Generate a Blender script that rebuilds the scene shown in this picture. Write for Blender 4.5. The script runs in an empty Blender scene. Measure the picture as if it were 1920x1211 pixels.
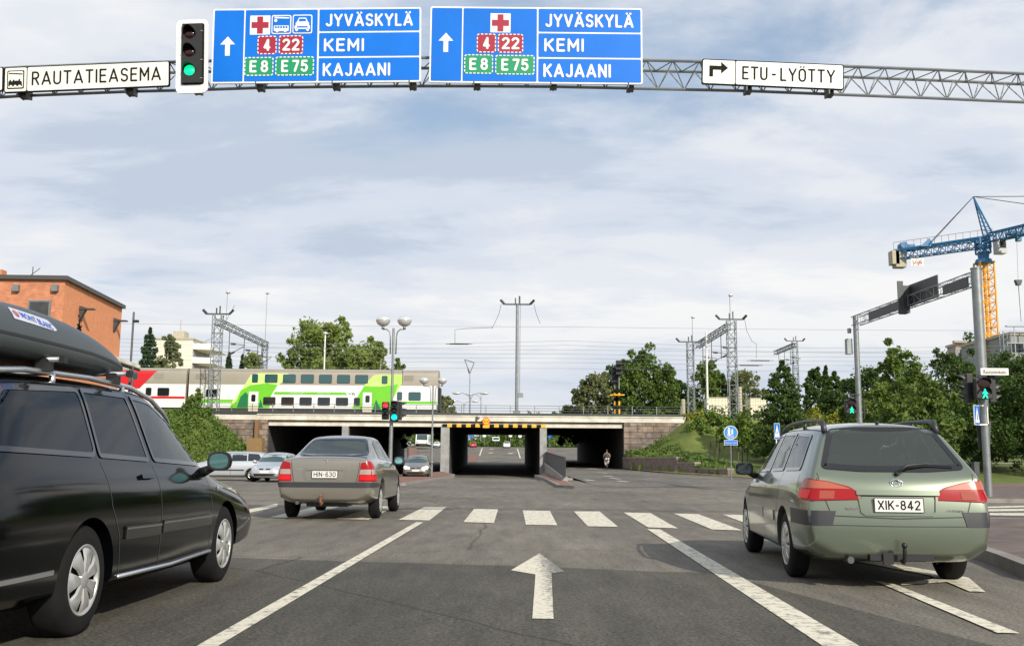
import bpy, bmesh, math, random
from mathutils import Vector, Matrix, Quaternion
from mathutils.bvhtree import BVHTree
R = math.radians
random.seed(7)
sc = bpy.context.scene
col = sc.collection
# ---------------------------------------------------------------- camera
FPX = 1867.0; CAMZ = 1.04
PITCH = math.atan(260.5/FPX); ROLL = R(0.45)
_r0 = Vector((1,0,0)); _f = Vector((0, math.cos(PITCH), math.sin(PITCH))); _u0 = Vector((0,-math.sin(PITCH), math.cos(PITCH)))
_r = _r0*math.cos(ROLL) + _u0*math.sin(ROLL); _u = _u0*math.cos(ROLL) - _r0*math.sin(ROLL)
cd = bpy.data.cameras.new('camera'); cam = bpy.data.objects.new('camera', cd); col.objects.link(cam)
cd.sensor_width = 36; cd.lens = 36*FPX/1920; cd.clip_start = .05; cd.clip_end = 5000
cam.matrix_world = Matrix(((_r.x,_u.x,-_f.x,0),(_r.y,_u.y,-_f.y,0),(_r.z,_u.z,-_f.z,CAMZ),(0,0,0,1)))
sc.camera = cam
def ray(px,py):
    return _r*((px-960)/FPX) + _u*((605.5-py)/FPX) + _f
def P(px,py,Y):
    d = ray(px,py); return Vector((0,0,CAMZ)) + d*(Y/d.y)
def G(px,py,z=0.0):
    d = ray(px,py); return Vector((0,0,CAMZ)) + d*((z-CAMZ)/d.z)
# ---------------------------------------------------------------- sky
SUN_EL, SUN_AZ = R(29), R(149)      # azimuth clockwise from +Y (the view direction)
w = bpy.data.worlds.new('World'); sc.world = w; w.use_nodes = True
nt = w.node_tree; N = nt.nodes; L = nt.links; N.clear()
def wn(t, **k):
    n = N.new(t)
    for a,b in k.items(): setattr(n,a,b)
    return n
out = wn('ShaderNodeOutputWorld'); bg = wn('ShaderNodeBackground'); bg.inputs[1].default_value = .10
sky = wn('ShaderNodeTexSky', sky_type='NISHITA'); sky.sun_disc=False; sky.sun_elevation=SUN_EL; sky.sun_rotation=SUN_AZ
sky.air_density=1.0; sky.dust_density=1.5
tc = wn('ShaderNodeTexCoord'); sep = wn('ShaderNodeSeparateXYZ'); L.new(tc.outputs['Generated'], sep.inputs[0])
def math_(op,a,b=None,c=None):
    m = wn('ShaderNodeMath', operation=op)
    for i,v in enumerate((a,b,c)):
        if v is None: continue
        if isinstance(v,(int,float)): m.inputs[i].default_value=v
        else: L.new(v,m.inputs[i])
    return m.outputs[0]
zz = math_('MAXIMUM', sep.outputs[2], 0.0)
den = math_('ADD', zz, .17)
ux = math_('DIVIDE', sep.outputs[0], den); uy = math_('DIVIDE', sep.outputs[1], den)
cmb = wn('ShaderNodeCombineXYZ'); L.new(ux,cmb.inputs[0]); L.new(uy,cmb.inputs[1])
def noise(scale, detail, rough, off, sx=1.0, sy=1.0, dist=0.0):
    mp = wn('ShaderNodeMapping'); mp.inputs['Location'].default_value=off; mp.inputs['Scale'].default_value=(sx,sy,1)
    L.new(cmb.outputs[0], mp.inputs[0])
    n = wn('ShaderNodeTexNoise'); n.inputs['Scale'].default_value=scale; n.inputs['Detail'].default_value=detail
    n.inputs['Roughness'].default_value=rough; n.inputs['Distortion'].default_value=dist; L.new(mp.outputs[0], n.inputs['Vector'])
    return n.outputs[0]
def ramp(v, pts):
    r = wn('ShaderNodeValToRGB'); e = r.color_ramp.elements
    while len(e)<len(pts): e.new(.5)
    for i,(p,c) in enumerate(pts): e[i].position=p; e[i].color=(*c,1)
    r.color_ramp.interpolation='EASE'; L.new(v,r.inputs[0]); return r.outputs[0]
n1 = noise(.85, 9, .56, (3.1,1.7,0), .75, 1.2, .25)       # bright and grey cloud bellies
n2 = noise(.45, 6, .5, (12.3,7.2,0), .9, 1.1, .3)      # holes with blue in them
n3 = noise(2.6, 9, .6, (5.5,2.2,0), .8, 1.15, .3)
n1 = math_('ADD', n1, math_('MULTIPLY', math_('SUBTRACT', n3, .5), .38))
cloud = ramp(n1, [(.33,(5.5,6.3,7.5)), (.42,(6.9,7.5,8.5)), (.50,(8.0,8.3,8.9)), (.62,(9.4,9.4,9.4))])
n2 = math_('ADD', n2, math_('MULTIPLY', math_('SUBTRACT', n3, .5), .25))
hole = ramp(n2, [(.31,(.0,.0,.0)), (.42,(1,1,1))])
blue = wn('ShaderNodeMix', data_type='RGBA', blend_type='MIX'); blue.inputs[0].default_value=.45
L.new(sky.outputs[0], blue.inputs[6]); blue.inputs[7].default_value=(5.6,7.4,9.8,1)
mx = wn('ShaderNodeMix', data_type='RGBA'); L.new(hole, mx.inputs[0]); L.new(blue.outputs[2], mx.inputs[6]); L.new(cloud, mx.inputs[7])
# thin grey-blue air low down
lowf = wn('ShaderNodeMapRange'); L.new(zz, lowf.inputs[0]); lowf.inputs[1].default_value=.0; lowf.inputs[2].default_value=.16; lowf.inputs[3].default_value=.75; lowf.inputs[4].default_value=0
mx2 = wn('ShaderNodeMix', data_type='RGBA'); L.new(lowf.outputs[0], mx2.inputs[0]); L.new(mx.outputs[2], mx2.inputs[6]); mx2.inputs[7].default_value=(6.6,7.2,8.0,1)
L.new(mx2.outputs[2], bg.inputs[0]); L.new(bg.outputs[0], out.inputs[0])
# ---------------------------------------------------------------- sun
sd = bpy.data.lights.new('sun','SUN'); so = bpy.data.objects.new('sun', sd); col.objects.link(so)
sd.energy = 5.0; sd.angle = R(.5); sd.color=(1.0,.93,.82)
sv = Vector((math.sin(SUN_AZ)*math.cos(SUN_EL), math.cos(SUN_AZ)*math.cos(SUN_EL), math.sin(SUN_EL)))
so.rotation_euler = sv.to_track_quat('Z','Y').to_euler()
sc.view_settings.view_transform='Standard'; sc.view_settings.look='None'; sc.view_settings.exposure=0; sc.view_settings.gamma=1
# ---------------------------------------------------------------- helpers
def tag(o, label=None, cat=None, group=None, kind=None):
    if label: o['label']=label
    if cat: o['category']=cat
    if group: o['group']=group
    if kind: o['kind']=kind
    return o
def empty(name, loc=(0,0,0), rz=0.0, **k):
    o = bpy.data.objects.new(name, None); col.objects.link(o); o.location=loc; o.rotation_euler=(0,0,rz); o.empty_display_size=.3
    return tag(o, **k)
def children(o): return [c for c in bpy.data.objects if c.parent is o]
def copy_tree(o, parent=None):
    c = o.copy(); col.objects.link(c); c.parent = parent
    for ch in children(o): copy_tree(ch, c)
    return c
class MB:
    def __init__(s, xf=None): s.v=[]; s.f=[]; s.m=[]; s.mi=0; s.xf=xf
    def add(s, vs, fs):
        b=len(s.v); s.v += [tuple(v) for v in vs]; s.f += [tuple(b+i for i in f) for f in fs]; s.m += [s.mi]*len(fs); return s
    def box(s, c, d, rz=0, M=None):
        x,y,z=[k/2 for k in d]
        vs=[Vector((a,b,e)) for a in(-x,x) for b in(-y,y) for e in(-z,z)]
        if rz: vs=[Matrix.Rotation(rz,3,'Z')@v for v in vs]
        if M is not None: vs=[M@v for v in vs]
        c=Vector(c); return s.add([v+c for v in vs],[(0,1,3,2),(4,6,7,5),(0,4,5,1),(2,3,7,6),(0,2,6,4),(1,5,7,3)])
    def bb(s, x0,x1,y0,y1,z0,z1): return s.box(((x0+x1)/2,(y0+y1)/2,(z0+z1)/2),(x1-x0,y1-y0,z1-z0))
    def cyl(s, a, b, r0, r1=None, n=10, caps=True):
        a=Vector(a); b=Vector(b); r1=r0 if r1 is None else r1
        d=(b-a)
        if d.length<1e-6: return s
        d.normalize(); t=Vector((0,0,1)) if abs(d.z)<.9 else Vector((1,0,0)); u=d.cross(t).normalized(); v=d.cross(u)
        vs=[a+(u*math.cos(i*2*math.pi/n)+v*math.sin(i*2*math.pi/n))*r0 for i in range(n)]+[b+(u*math.cos(i*2*math.pi/n)+v*math.sin(i*2*math.pi/n))*r1 for i in range(n)]
        fs=[(i,(i+1)%n,n+(i+1)%n,n+i) for i in range(n)]
        if caps: fs+=[tuple(range(n-1,-1,-1)),tuple(range(n,2*n))]
        return s.add(vs,fs)
    def tube(s, pts, r, n=6):
        for a,b in zip(pts,pts[1:]): s.cyl(a,b,r,r,n)
        return s
    def pipe(s, pts, r, n=8):     # continuous smooth tube; r number or list
        pts=[Vector(p) for p in pts]; m=len(pts); rr=r if isinstance(r,(list,tuple)) else [r]*m
        vs=[]; up=None
        for i,p in enumerate(pts):
            d=(pts[min(i+1,m-1)]-pts[max(i-1,0)]).normalized()
            if up is None: up=Vector((0,0,1)) if abs(d.z)<.9 else Vector((1,0,0))
            u=d.cross(up)
            if u.length<1e-4: u=d.cross(Vector((1,.3,0)))
            u.normalize(); v=d.cross(u)
            up=u.cross(d)
            vs+=[p+(u*math.cos(k*2*math.pi/n)+v*math.sin(k*2*math.pi/n))*rr[i] for k in range(n)]
        fs=[(i*n+k,i*n+(k+1)%n,(i+1)*n+(k+1)%n,(i+1)*n+k) for i in range(m-1) for k in range(n)]
        fs+=[tuple(range(n-1,-1,-1)),tuple(range((m-1)*n,m*n))]
        return s.add(vs,fs)
    def lathe(s, prof, c, axis=(0,0,1), n=24):   # prof: (r, h)
        a=Vector(axis).normalized(); t=Vector((0,0,1)) if abs(a.z)<.9 else Vector((1,0,0)); u=a.cross(t).normalized(); v=a.cross(u); c=Vector(c)
        vs=[c+a*h+(u*math.cos(k*2*math.pi/n)+v*math.sin(k*2*math.pi/n))*r for r,h in prof for k in range(n)]
        fs=[(i*n+k,i*n+(k+1)%n,(i+1)*n+(k+1)%n,(i+1)*n+k) for i in range(len(prof)-1) for k in range(n)]
        return s.add(vs,fs)
    def ball(s, c, r, n=12, sc_=(1,1,1)):
        m=n//2+1; pr=[(max(1e-4,math.sin(math.pi*i/(m-1))),-math.cos(math.pi*i/(m-1))) for i in range(m)]
        c=Vector(c); vs=[c+Vector((a*math.cos(k*2*math.pi/n)*sc_[0],a*math.sin(k*2*math.pi/n)*sc_[1],h*sc_[2]))*r for a,h in pr for k in range(n)]
        return s.add(vs,[(i*n+k,i*n+(k+1)%n,(i+1)*n+(k+1)%n,(i+1)*n+k) for i in range(m-1) for k in range(n)])
    def poly(s, pts): return s.add(pts,[tuple(range(len(pts)))])
    def prism(s, pts, d):         # pts 3-D polygon, extruded by vector d
        n=len(pts); d=Vector(d); pts=[Vector(p) for p in pts]
        return s.add(pts+[p+d for p in pts],[tuple(range(n)),tuple(range(2*n-1,n-1,-1))]+[(i,n+i,n+(i+1)%n,(i+1)%n) for i in range(n)])
    def build(s, name, mats, parent=None, smooth=False, loc=None, fix=True, **k):
        me=bpy.data.meshes.new(name); vs=s.v
        if loc is not None: vs=[(x-loc[0],y-loc[1],z-loc[2]) for x,y,z in vs]
        me.from_pydata(vs,[],s.f)
        if not isinstance(mats,(list,tuple)): mats=[mats]
        for m in mats: me.materials.append(m)
        if any(s.m): me.polygons.foreach_set('material_index', s.m)
        if fix:
            bm=bmesh.new(); bm.from_mesh(me); bmesh.ops.recalc_face_normals(bm,faces=bm.faces); bm.to_mesh(me); bm.free()
        if smooth:
            me.polygons.foreach_set('use_smooth',[True]*len(me.polygons))
            if smooth!=2:
                me.set_sharp_from_angle(angle=R(38))
        me.update()
        o=bpy.data.objects.new(name,me); col.objects.link(o)
        if parent is not None: o.parent=parent
        elif loc is not None: o.location=loc
        return tag(o,**k)
# ---------------------------------------------------------------- materials
def newmat(name):
    m=bpy.data.materials.new(name); m.use_nodes=True; nt=m.node_tree; b=nt.nodes['Principled BSDF']; return m,nt,b
def mat(name, c, rough=.5, metal=0.0, var=.0, vs=3.0, coat=0.0, bump=0.0, bs=60.0, spec=.5, c2=None, emit=0.0, vr=.0, coord='Object', detail=6):
    m,nt,b=newmat(name); b.inputs['Base Color'].default_value=(*c,1); b.inputs['Roughness'].default_value=rough
    b.inputs['Metallic'].default_value=metal; b.inputs['Coat Weight'].default_value=coat; b.inputs['Coat Roughness'].default_value=.06; b.inputs['Specular IOR Level'].default_value=spec
    if emit: b.inputs['Emission Color'].default_value=(*c,1); b.inputs['Emission Strength'].default_value=emit
    if var or c2 or bump or vr:
        t=nt.nodes.new('ShaderNodeTexCoord')
    if var or c2:
        n=nt.nodes.new('ShaderNodeTexNoise'); n.inputs['Scale'].default_value=vs; n.inputs['Detail'].default_value=detail; n.inputs['Roughness'].default_value=.62
        nt.links.new(t.outputs[coord],n.inputs['Vector'])
        r=nt.nodes.new('ShaderNodeValToRGB'); r.color_ramp.elements[0].position=.32; r.color_ramp.elements[1].position=.68
        d=c2 if c2 else tuple(min(1,k*(1+var)) for k in c)
        a=c if c2 else tuple(k*(1-var) for k in c)
        r.color_ramp.elements[0].color=(*a,1); r.color_ramp.elements[1].color=(*d,1)
        nt.links.new(n.outputs[0],r.inputs[0]); nt.links.new(r.outputs[0],b.inputs['Base Color'])
    if bump:
        n2=nt.nodes.new('ShaderNodeTexNoise'); n2.inputs['Scale'].default_value=bs; n2.inputs['Detail'].default_value=3
        nt.links.new(t.outputs[coord],n2.inputs['Vector'])
        bp=nt.nodes.new('ShaderNodeBump'); bp.inputs['Strength'].default_value=bump; bp.inputs['Distance'].default_value=.02
        nt.links.new(n2.outputs[0],bp.inputs['Height']); nt.links.new(bp.outputs[0],b.inputs['Normal'])
    return m
def glassmat(name, tint=.25, col_=(.6,.75,.75), rough=.02, gl_=.9, sky_sheen=0.0):
    m,nt,b=newmat(name); nt.nodes.remove(b); o=nt.nodes['Material Output']
    tr=nt.nodes.new('ShaderNodeBsdfTransparent'); tr.inputs[0].default_value=(*(tint*k for k in col_),1)
    gl=nt.nodes.new('ShaderNodeBsdfGlossy'); gl.inputs['Roughness'].default_value=rough; gl.inputs[0].default_value=(gl_*.95,gl_*.98,gl_,1)
    fr=nt.nodes.new('ShaderNodeFresnel'); fr.inputs[0].default_value=1.6
    mx=nt.nodes.new('ShaderNodeMixShader'); nt.links.new(fr.outputs[0],mx.inputs[0]); nt.links.new(tr.outputs[0],mx.inputs[1]); nt.links.new(gl.outputs[0],mx.inputs[2]); nt.links.new(mx.outputs[0],o.inputs[0])
    if sky_sheen:  # grey-green diffuse layer paints the sky's reflection into the glass
        d=nt.nodes.new('ShaderNodeBsdfDiffuse'); d.inputs[0].default_value=(.42,.50,.44,1); q=nt.nodes.new('ShaderNodeMixShader'); q.inputs[0].default_value=sky_sheen; nt.links.new(mx.outputs[0],q.inputs[1]); nt.links.new(d.outputs[0],q.inputs[2]); nt.links.new(q.outputs[0],o.inputs[0])
    return m
M={}
M['steel']=mat('galvanised steel',(.24,.26,.26),.45,.6,var=.15,vs=4)
M['darksteel']=mat('weathered steel',(.085,.09,.09),.5,.5,var=.2)
M['alu']=mat('aluminium',(.62,.64,.66),.3,.9)
M['black']=mat('black plastic',(.012,.012,.013),.5)
M['rubber']=mat('rubber',(.008,.008,.008),.85,var=.3,vs=8,spec=.25)
M['blackgloss']=mat('glossy black',(.008,.008,.009),.12,coat=.5)
M['white']=mat('white enamel',(.72,.72,.68),.5,var=.08,vs=2.5,spec=.3)
M['signblue']=mat('sign blue',(.001,.145,.60),.45,var=.10,vs=1.2,spec=.25)
M['signred']=mat('sign red',(.33,.01,.035),.4)
M['signgreen']=mat('sign green',(.0,.26,.11),.4)
M['signblack']=mat('sign black',(.012,.012,.012),.8,spec=.15)
M['signback']=mat('sign back',(.06,.065,.065),.5,.4,var=.15)
M['chrome']=mat('chrome',(.75,.75,.75),.1,1)
M['concrete']=mat('concrete',(.30,.29,.27),.85,var=.3,vs=1.6,bump=.2,bs=20)
M['fascia']=mat('pale concrete',(.60,.57,.48),.8,var=.22,vs=.9,bump=.1,bs=12)
M['dark_conc']=mat('dark concrete',(.05,.05,.05),.9,var=.3,vs=.6)  # near-black concrete tone for the underpass ceiling and walls
# ================================================================ ground, roads
BY, BY2 = 95.0, 152.0                  # the bridge's near and far faces
def BX(px): return P(px,860,BY).x
def sk(y): return -.0118*(y-BY)        # underpass runs slightly to the left
xL, x0a, x0b, x1a, x1b, x2a, x2b, xR = [BX(p) for p in (500,640,652,826,842,1012,1025,1170)]
def lin(v, pts):
    if v<=pts[0][0]: return pts[0][1]
    for (a,za),(b,zb) in zip(pts,pts[1:]):
        if v<=b: return za+(zb-za)*(v-a)/(b-a)
    return pts[-1][1]
def Hmain(y): return lin(y,[(58,0),(95,-.45),(152,.75),(200,2.4),(260,4.9)])
def Hbike(y): return lin(y,[(50,0),(95,.45),(152,1.3),(200,2.6),(260,4.9)])
def Hlawn(y): return lin(y,[(57,0),(72,.3),(80,1.1),(100,2.3),(105,5.0)])
def wallx(y): return lin(y,[(57,19.0),(71,15.3),(76.5,14.0),(80,13.2),(86,12.0),(93.5,10.4),(96,10.2)])
def Hpark(x,y):
    if 57<y<95.5 and x<wallx(y)+.15: return Hbike(y)-.03
    z = Hlawn(y)
    if 70<y<95.5 and x<wallx(y)+1.2: z=max(z,lin(y,[(70,.3),(72,.6),(76.5,.68),(77.5,1.05),(80,1.1),(81,1.45),(95,1.5)]))
    m = 5.0*min(max((x-10.0)/6.5,0),1)*min(max((y-84)/9,0),1)*(1 if x<21 else max(0,1-(x-21)/6))
    return max(z,m)
def Hleft(x,y):
    z = 5.0*min(max((-22.2-x)/6,0),1)*min(max((y-80)/11,0),1)
    return z
def H(x,y):
    if y<BY-.01:
        if x<xL-.05: return Hleft(x,y)
        if x<x2b+.05: return Hmain(y)
        if x<xR+.05: return Hbike(y)
        return Hpark(x,y)
    if y<=BY2+.01:
        xs=x-sk(y)
        if xs<xL-.4 : return 5.15
        if xs<x2b: return Hmain(y)
        if xs<xR+.1: return Hbike(y)
        return 5.15 if (y>104 or x<21) else Hpark(x,y)
    if x<-46 or x>34: return 5.0
    if x<-38: return Hmain(y)+(5.0-Hmain(y))*(-38-x)/8
    if x>26: return Hmain(y)+(5.0-Hmain(y))*(x-26)/8
    return Hmain(y)
def frange(a,b,s):
    r=[]; 
    while a<b-1e-6: r.append(a); a+=s
    return r
def sheet(name, xs, ys, zf, m, off=0.0, **k):
    mb=MB(); nx=len(xs)
    mb.v=[(x,y,zf(x,y)+off) for y in ys for x in xs]
    mb.f=[(j*nx+i,j*nx+i+1,(j+1)*nx+i+1,(j+1)*nx+i) for j in range(len(ys)-1) for i in range(nx-1)]; mb.m=[0]*len(mb.f)
    return mb.build(name,m,smooth=2,**k)
# materials of the ground
def asphalt(name, base=(.140,.132,.119), tracks=True):
    m,nt,b=newmat(name); n=nt.nodes; l=nt.links
    t=n.new('ShaderNodeTexCoord')
    def nz(s,d,r,sx=1,sy=1):
        mp=n.new('ShaderNodeMapping'); mp.inputs['Scale'].default_value=(sx,sy,1); l.new(t.outputs['Object'],mp.inputs[0])
        q=n.new('ShaderNodeTexNoise'); q.inputs['Scale'].default_value=s; q.inputs['Detail'].default_value=d; q.inputs['Roughness'].default_value=r; l.new(mp.outputs[0],q.inputs[0]); return q.outputs[0]
    big=nz(.22,5,.6,1,.5); fine=nz(38,4,.85); mid=nz(2.6,8,.75,1.3,.22)
    def cr(v,p0,c0,p1,c1):
        q=n.new('ShaderNodeValToRGB'); q.color_ramp.elements[0].position=p0; q.color_ramp.elements[0].color=(*c0,1); q.color_ramp.elements[1].position=p1; q.color_ramp.elements[1].color=(*c1,1); l.new(v,q.inputs[0]); return q.outputs[0]
    a=cr(big,.33,tuple(.66*k for k in base),.67,(1.30*base[0],1.27*base[1],1.22*base[2]))
    s=cr(mid,.3,(.60,.60,.60),.7,(1.28,1.27,1.24))
    g=cr(fine,.36,(.35,.35,.35),.66,(1.9,1.85,1.7))
    def mul(x,y):
        q=n.new('ShaderNodeMix'); q.data_type='RGBA'; q.blend_type='MULTIPLY'; q.inputs[0].default_value=1; q.clamp_result=False; l.new(x,q.inputs[6]); l.new(y,q.inputs[7]); return q.outputs[2]
    c=mul(mul(a,s),g)
    # cracks and tar seams
    vo=n.new('ShaderNodeTexVoronoi'); vo.feature='DISTANCE_TO_EDGE'; vo.inputs['Scale'].default_value=.16
    ds=n.new('ShaderNodeMix'); ds.data_type='RGBA'; ds.inputs[0].default_value=.12; qn=n.new('ShaderNodeTexNoise'); qn.inputs['Scale'].default_value=1.2; l.new(t.outputs['Object'],qn.inputs[0]); l.new(t.outputs['Object'],ds.inputs[6]); l.new(qn.outputs[1],ds.inputs[7])
    l.new(ds.outputs[2],vo.inputs[0])
    ck=cr(vo.outputs[0],.0,(.45,.45,.45),.004,(1,1,1)); c=mul(c,ck)
    l.new(c,b.inputs['Base Color']); b.inputs['Roughness'].default_value=.82; b.inputs['Specular IOR Level'].default_value=.35
    bp=n.new('ShaderNodeBump'); bp.inputs['Strength'].default_value=.5; bp.inputs['Distance'].default_value=.006; l.new(fine,bp.inputs['Height']); l.new(bp.outputs[0],b.inputs['Normal'])
    return m
M['asphalt']=asphalt('asphalt')
M['asphalt2']=asphalt('darker asphalt patch',(.072,.069,.061))
M['asphalt3']=asphalt('cycle path asphalt',(.13,.125,.118))
M['grass']=mat('lawn',(.065,.095,.014),.9,c2=(.14,.17,.03),vs=.5,bump=1.0,bs=10,detail=10)
M['dirt']=mat('rough grass',(.05,.08,.015),.95,c2=(.10,.12,.035),vs=.8,bump=.8,bs=9)
def paintmat():
    m,nt,b=newmat('worn road paint'); n=nt.nodes; l=nt.links; t=n.new('ShaderNodeTexCoord')
    q=n.new('ShaderNodeTexNoise'); q.inputs['Scale'].default_value=9; q.inputs['Detail'].default_value=9; q.inputs['Roughness'].default_value=.75; l.new(t.outputs['Object'],q.inputs[0])
    r=n.new('ShaderNodeValToRGB'); r.color_ramp.elements[0].position=.37; r.color_ramp.elements[0].color=(.16,.15,.13,1); r.color_ramp.elements[1].position=.50; r.color_ramp.elements[1].color=(.64,.60,.48,1)
    l.new(q.outputs[0],r.inputs[0]); l.new(r.outputs[0],b.inputs['Base Color']); b.inputs['Roughness'].default_value=.7; return m
M['paint']=paintmat()
def brickmat(name,c1,c2,mortar,sx,sy,plane='XY',rough=.85,msize=.012,bump=.4,scale=1.0,off=.5,bias=0,nlo=.65,nhi=1.25):
    m,nt,b=newmat(name); n=nt.nodes; l=nt.links; t=n.new('ShaderNodeTexCoord'); sp=n.new('ShaderNodeSeparateXYZ'); l.new(t.outputs['Object'],sp.inputs[0]); cb=n.new('ShaderNodeCombineXYZ')
    l.new(sp.outputs['XYZ'.index(plane[0])],cb.inputs[0]); l.new(sp.outputs['XYZ'.index(plane[1])],cb.inputs[1])
    k=n.new('ShaderNodeTexBrick'); k.inputs['Color1'].default_value=(*c1,1); k.inputs['Color2'].default_value=(*c2,1); k.inputs['Mortar'].default_value=(*mortar,1)
    k.inputs['Scale'].default_value=1; k.inputs['Brick Width'].default_value=sx; k.inputs['Row Height'].default_value=sy; k.inputs['Mortar Size'].default_value=msize; k.inputs['Bias'].default_value=bias; k.offset=off
    l.new(cb.outputs[0],k.inputs[0])
    q=n.new('ShaderNodeTexNoise'); q.inputs['Scale'].default_value=2.2; q.inputs['Detail'].default_value=7; l.new(t.outputs['Object'],q.inputs[0])
    r=n.new('ShaderNodeValToRGB'); r.color_ramp.elements[0].position=.3; r.color_ramp.elements[0].color=(nlo,nlo,nlo,1); r.color_ramp.elements[1].position=.7; r.color_ramp.elements[1].color=(nhi,nhi,nhi,1); l.new(q.outputs[0],r.inputs[0])
    x=n.new('ShaderNodeMix'); x.data_type='RGBA'; x.blend_type='MULTIPLY'; x.inputs[0].default_value=1; x.clamp_result=False; l.new(k.outputs[0],x.inputs[6]); l.new(r.outputs[0],x.inputs[7]); l.new(x.outputs[2],b.inputs['Base Color'])
    b.inputs['Roughness'].default_value=rough
    bp=n.new('ShaderNodeBump'); bp.inputs['Strength'].default_value=bump; bp.inputs['Distance'].default_value=.02; bp.invert=True; l.new(k.outputs['Fac'],bp.inputs['Height']); l.new(bp.outputs[0],b.inputs['Normal'])
    return m
M['paver']=brickmat('brick paving',(.27,.12,.075),(.20,.10,.07),(.10,.08,.07),.24,.12)
M['paver_grey']=brickmat('weathered brick paving',(.17,.115,.09),(.12,.09,.08),(.07,.06,.055),.22,.11)
M['kerb']=mat('granite kerb',(.22,.20,.18),.85,var=.25,vs=3)
xs=sorted(set([-900,-500,-300,-200,-120,-80,-60]+frange(-50,-22,2)+[-46,-38]+[xL-.4,xL-.06,xL]+frange(-22,3,2.5)+[x2b,x2b+.1,6,8,10.2,xR,xR+.1,xR+.5,xR+.95]+frange(11.8,20,.4)+frange(20,40,1.6)+[45,50,60,70,90,120,200,300,500,900]))
ys=sorted(set([-60,-20,0,20,40,50,57,58,62,67,72,76,80]+frange(59,94.6,1.1)+[94.98,95.0,95.3]+[100,104,104.5,105,110,120,130,140,151.9,152.0,152.3,165,180,200,220,240,260,300,400,600,1000,1800]))
def terr(x,y):
    z=H(x,y)
    if BY-.01<=y<BY+.2: return H(x,BY-.02)-.35 if x<xR+.05 and x>xL-.1 else H(x,BY-.02)
    onroad=(y<60) or (y<95 and -22.5<x<xR) or (y>152.2 and -38<x<26)
    if BY+.2<=y<=BY2+.1: return -2.0 if xL-.3<x<xR+.6 else 5.15
    return z-(.35 if onroad else 0)
ground=sheet('ground',xs,ys,terr,M['grass'],kind='structure')
# intersection asphalt and road towards and through the underpass
sheet('road',frange(-70,80,10)+[80],[-30,-10,0,10,20,30,40,50,58,60],lambda x,y:0,M['asphalt'],kind='structure')
o=sheet('road',[xL+.1,-16,-6,x2b-.3],[60.0,70,80,95,110,130,151,152.2],lambda x,y:Hmain(y),M['asphalt'],kind='structure')
for v in o.data.vertices: v.co.x += sk(max(v.co.y,95))
sheet('road',[-38,-20,-10,0,10,26],[152.2,165,180,200,220,240,260],lambda x,y:Hmain(y),M['asphalt'],off=-.004,kind='structure')
sheet('road',[-300,-38,0,26,300],[260,300],lambda x,y:4.9,M['asphalt'],off=.12,kind='structure')
# cycle path: rises apart from the road
mb=MB(); rows=[]
for (y,xa,xb) in ((44,3.9,22),(50,3.9,19.5),(57,3.9,16.5),(70,3.6,13.5),(80,3.5,11.6),(95,x2b+.02,xR-.05),(110,x2b+sk(110),xR-.05+sk(110)),(130,x2b+sk(130),xR-.05+sk(130)),(152.2,x2b+sk(152),xR+sk(152)),(200,4,14)):
    rows.append((y,xa,xb))
for y,xa,xb in rows: mb.v += [(xa,y,Hbike(y)+.008),((xa+xb)/2,y,Hbike(y)+.008),(xb,y,Hbike(y)+.008)]
for j in range(len(rows)-1):
    for i in range(2): mb.f.append((j*3+i,j*3+i+1,(j+1)*3+i+1,(j+1)*3+i)); mb.m.append(0)
mb.build('cycle_path',M['asphalt3'],kind='structure')
# darker resurfaced patch ahead of the camera and a lighter worn band
def flat(name,pts,m,z=.004,**k):
    mb=MB(); mb.poly([(p[0],p[1],z) for p in pts]); return mb.build(name,m,**k)
def gp(*pp): return [tuple(G(a,b).xy) for a,b in pp]
flat('road_patch',gp((300,1040),(420,1045),(640,1052),(1000,1062),(1240,1072),(1345,1074))+[(3.25,4.0),(3.4,-10),(-9,-10),(-9,8)],M['asphalt2'],kind='structure')
# ---- painted markings
def mark(pts,z=.009,name='road_marking'):
    mb=MB(); mb.poly([(p[0],p[1],z) for p in pts]); return mb.build(name,M['paint'],kind='structure')
for q in [((747,975),(795,951),(837,951),(805,976)),((869,979),(889,954),(934,955),(926,981)),((980,957),(1031,958),(1045,985),(986,984)),
          ((1076,959),(1124,959),(1159,988),(1102,987)),((1169,961),(1219,962),(1271,991),(1215,989)),((1263,963),(1309,964),(1392,995),(1335,993)),
          ((1355,965),(1402,966),(1500,998),(1440,997)),((1450,967),(1500,968),(1620,1000),(1560,999)),((1550,969),(1600,970),(1730,1002),(1670,1001)),
          ((630,973),(706,949),(742,950),(690,975)),((505,970),(610,946),(648,947),(565,972))]:
    mark(gp(*q))
mark(gp((372,1211),(781,979),(793,980),(412,1211)))
mark([G(430,1180).xy,G(360,1220).xy,G(-150,1500).xy,G(-60,1500).xy,G(410,1212).xy][::-1] if False else gp((180,1320),(372,1211.5),(412,1211.5),(235,1320)))
mark(gp((1213,992),(1238,993),(1608,1211),(1540,1211)))
mark(gp((1540,1211.5),(1608,1211.5),(1800,1320),(1705,1320)))
mark(gp((1640,1090),(1672,1094),(1912,1189),(1870,1188)))
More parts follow.
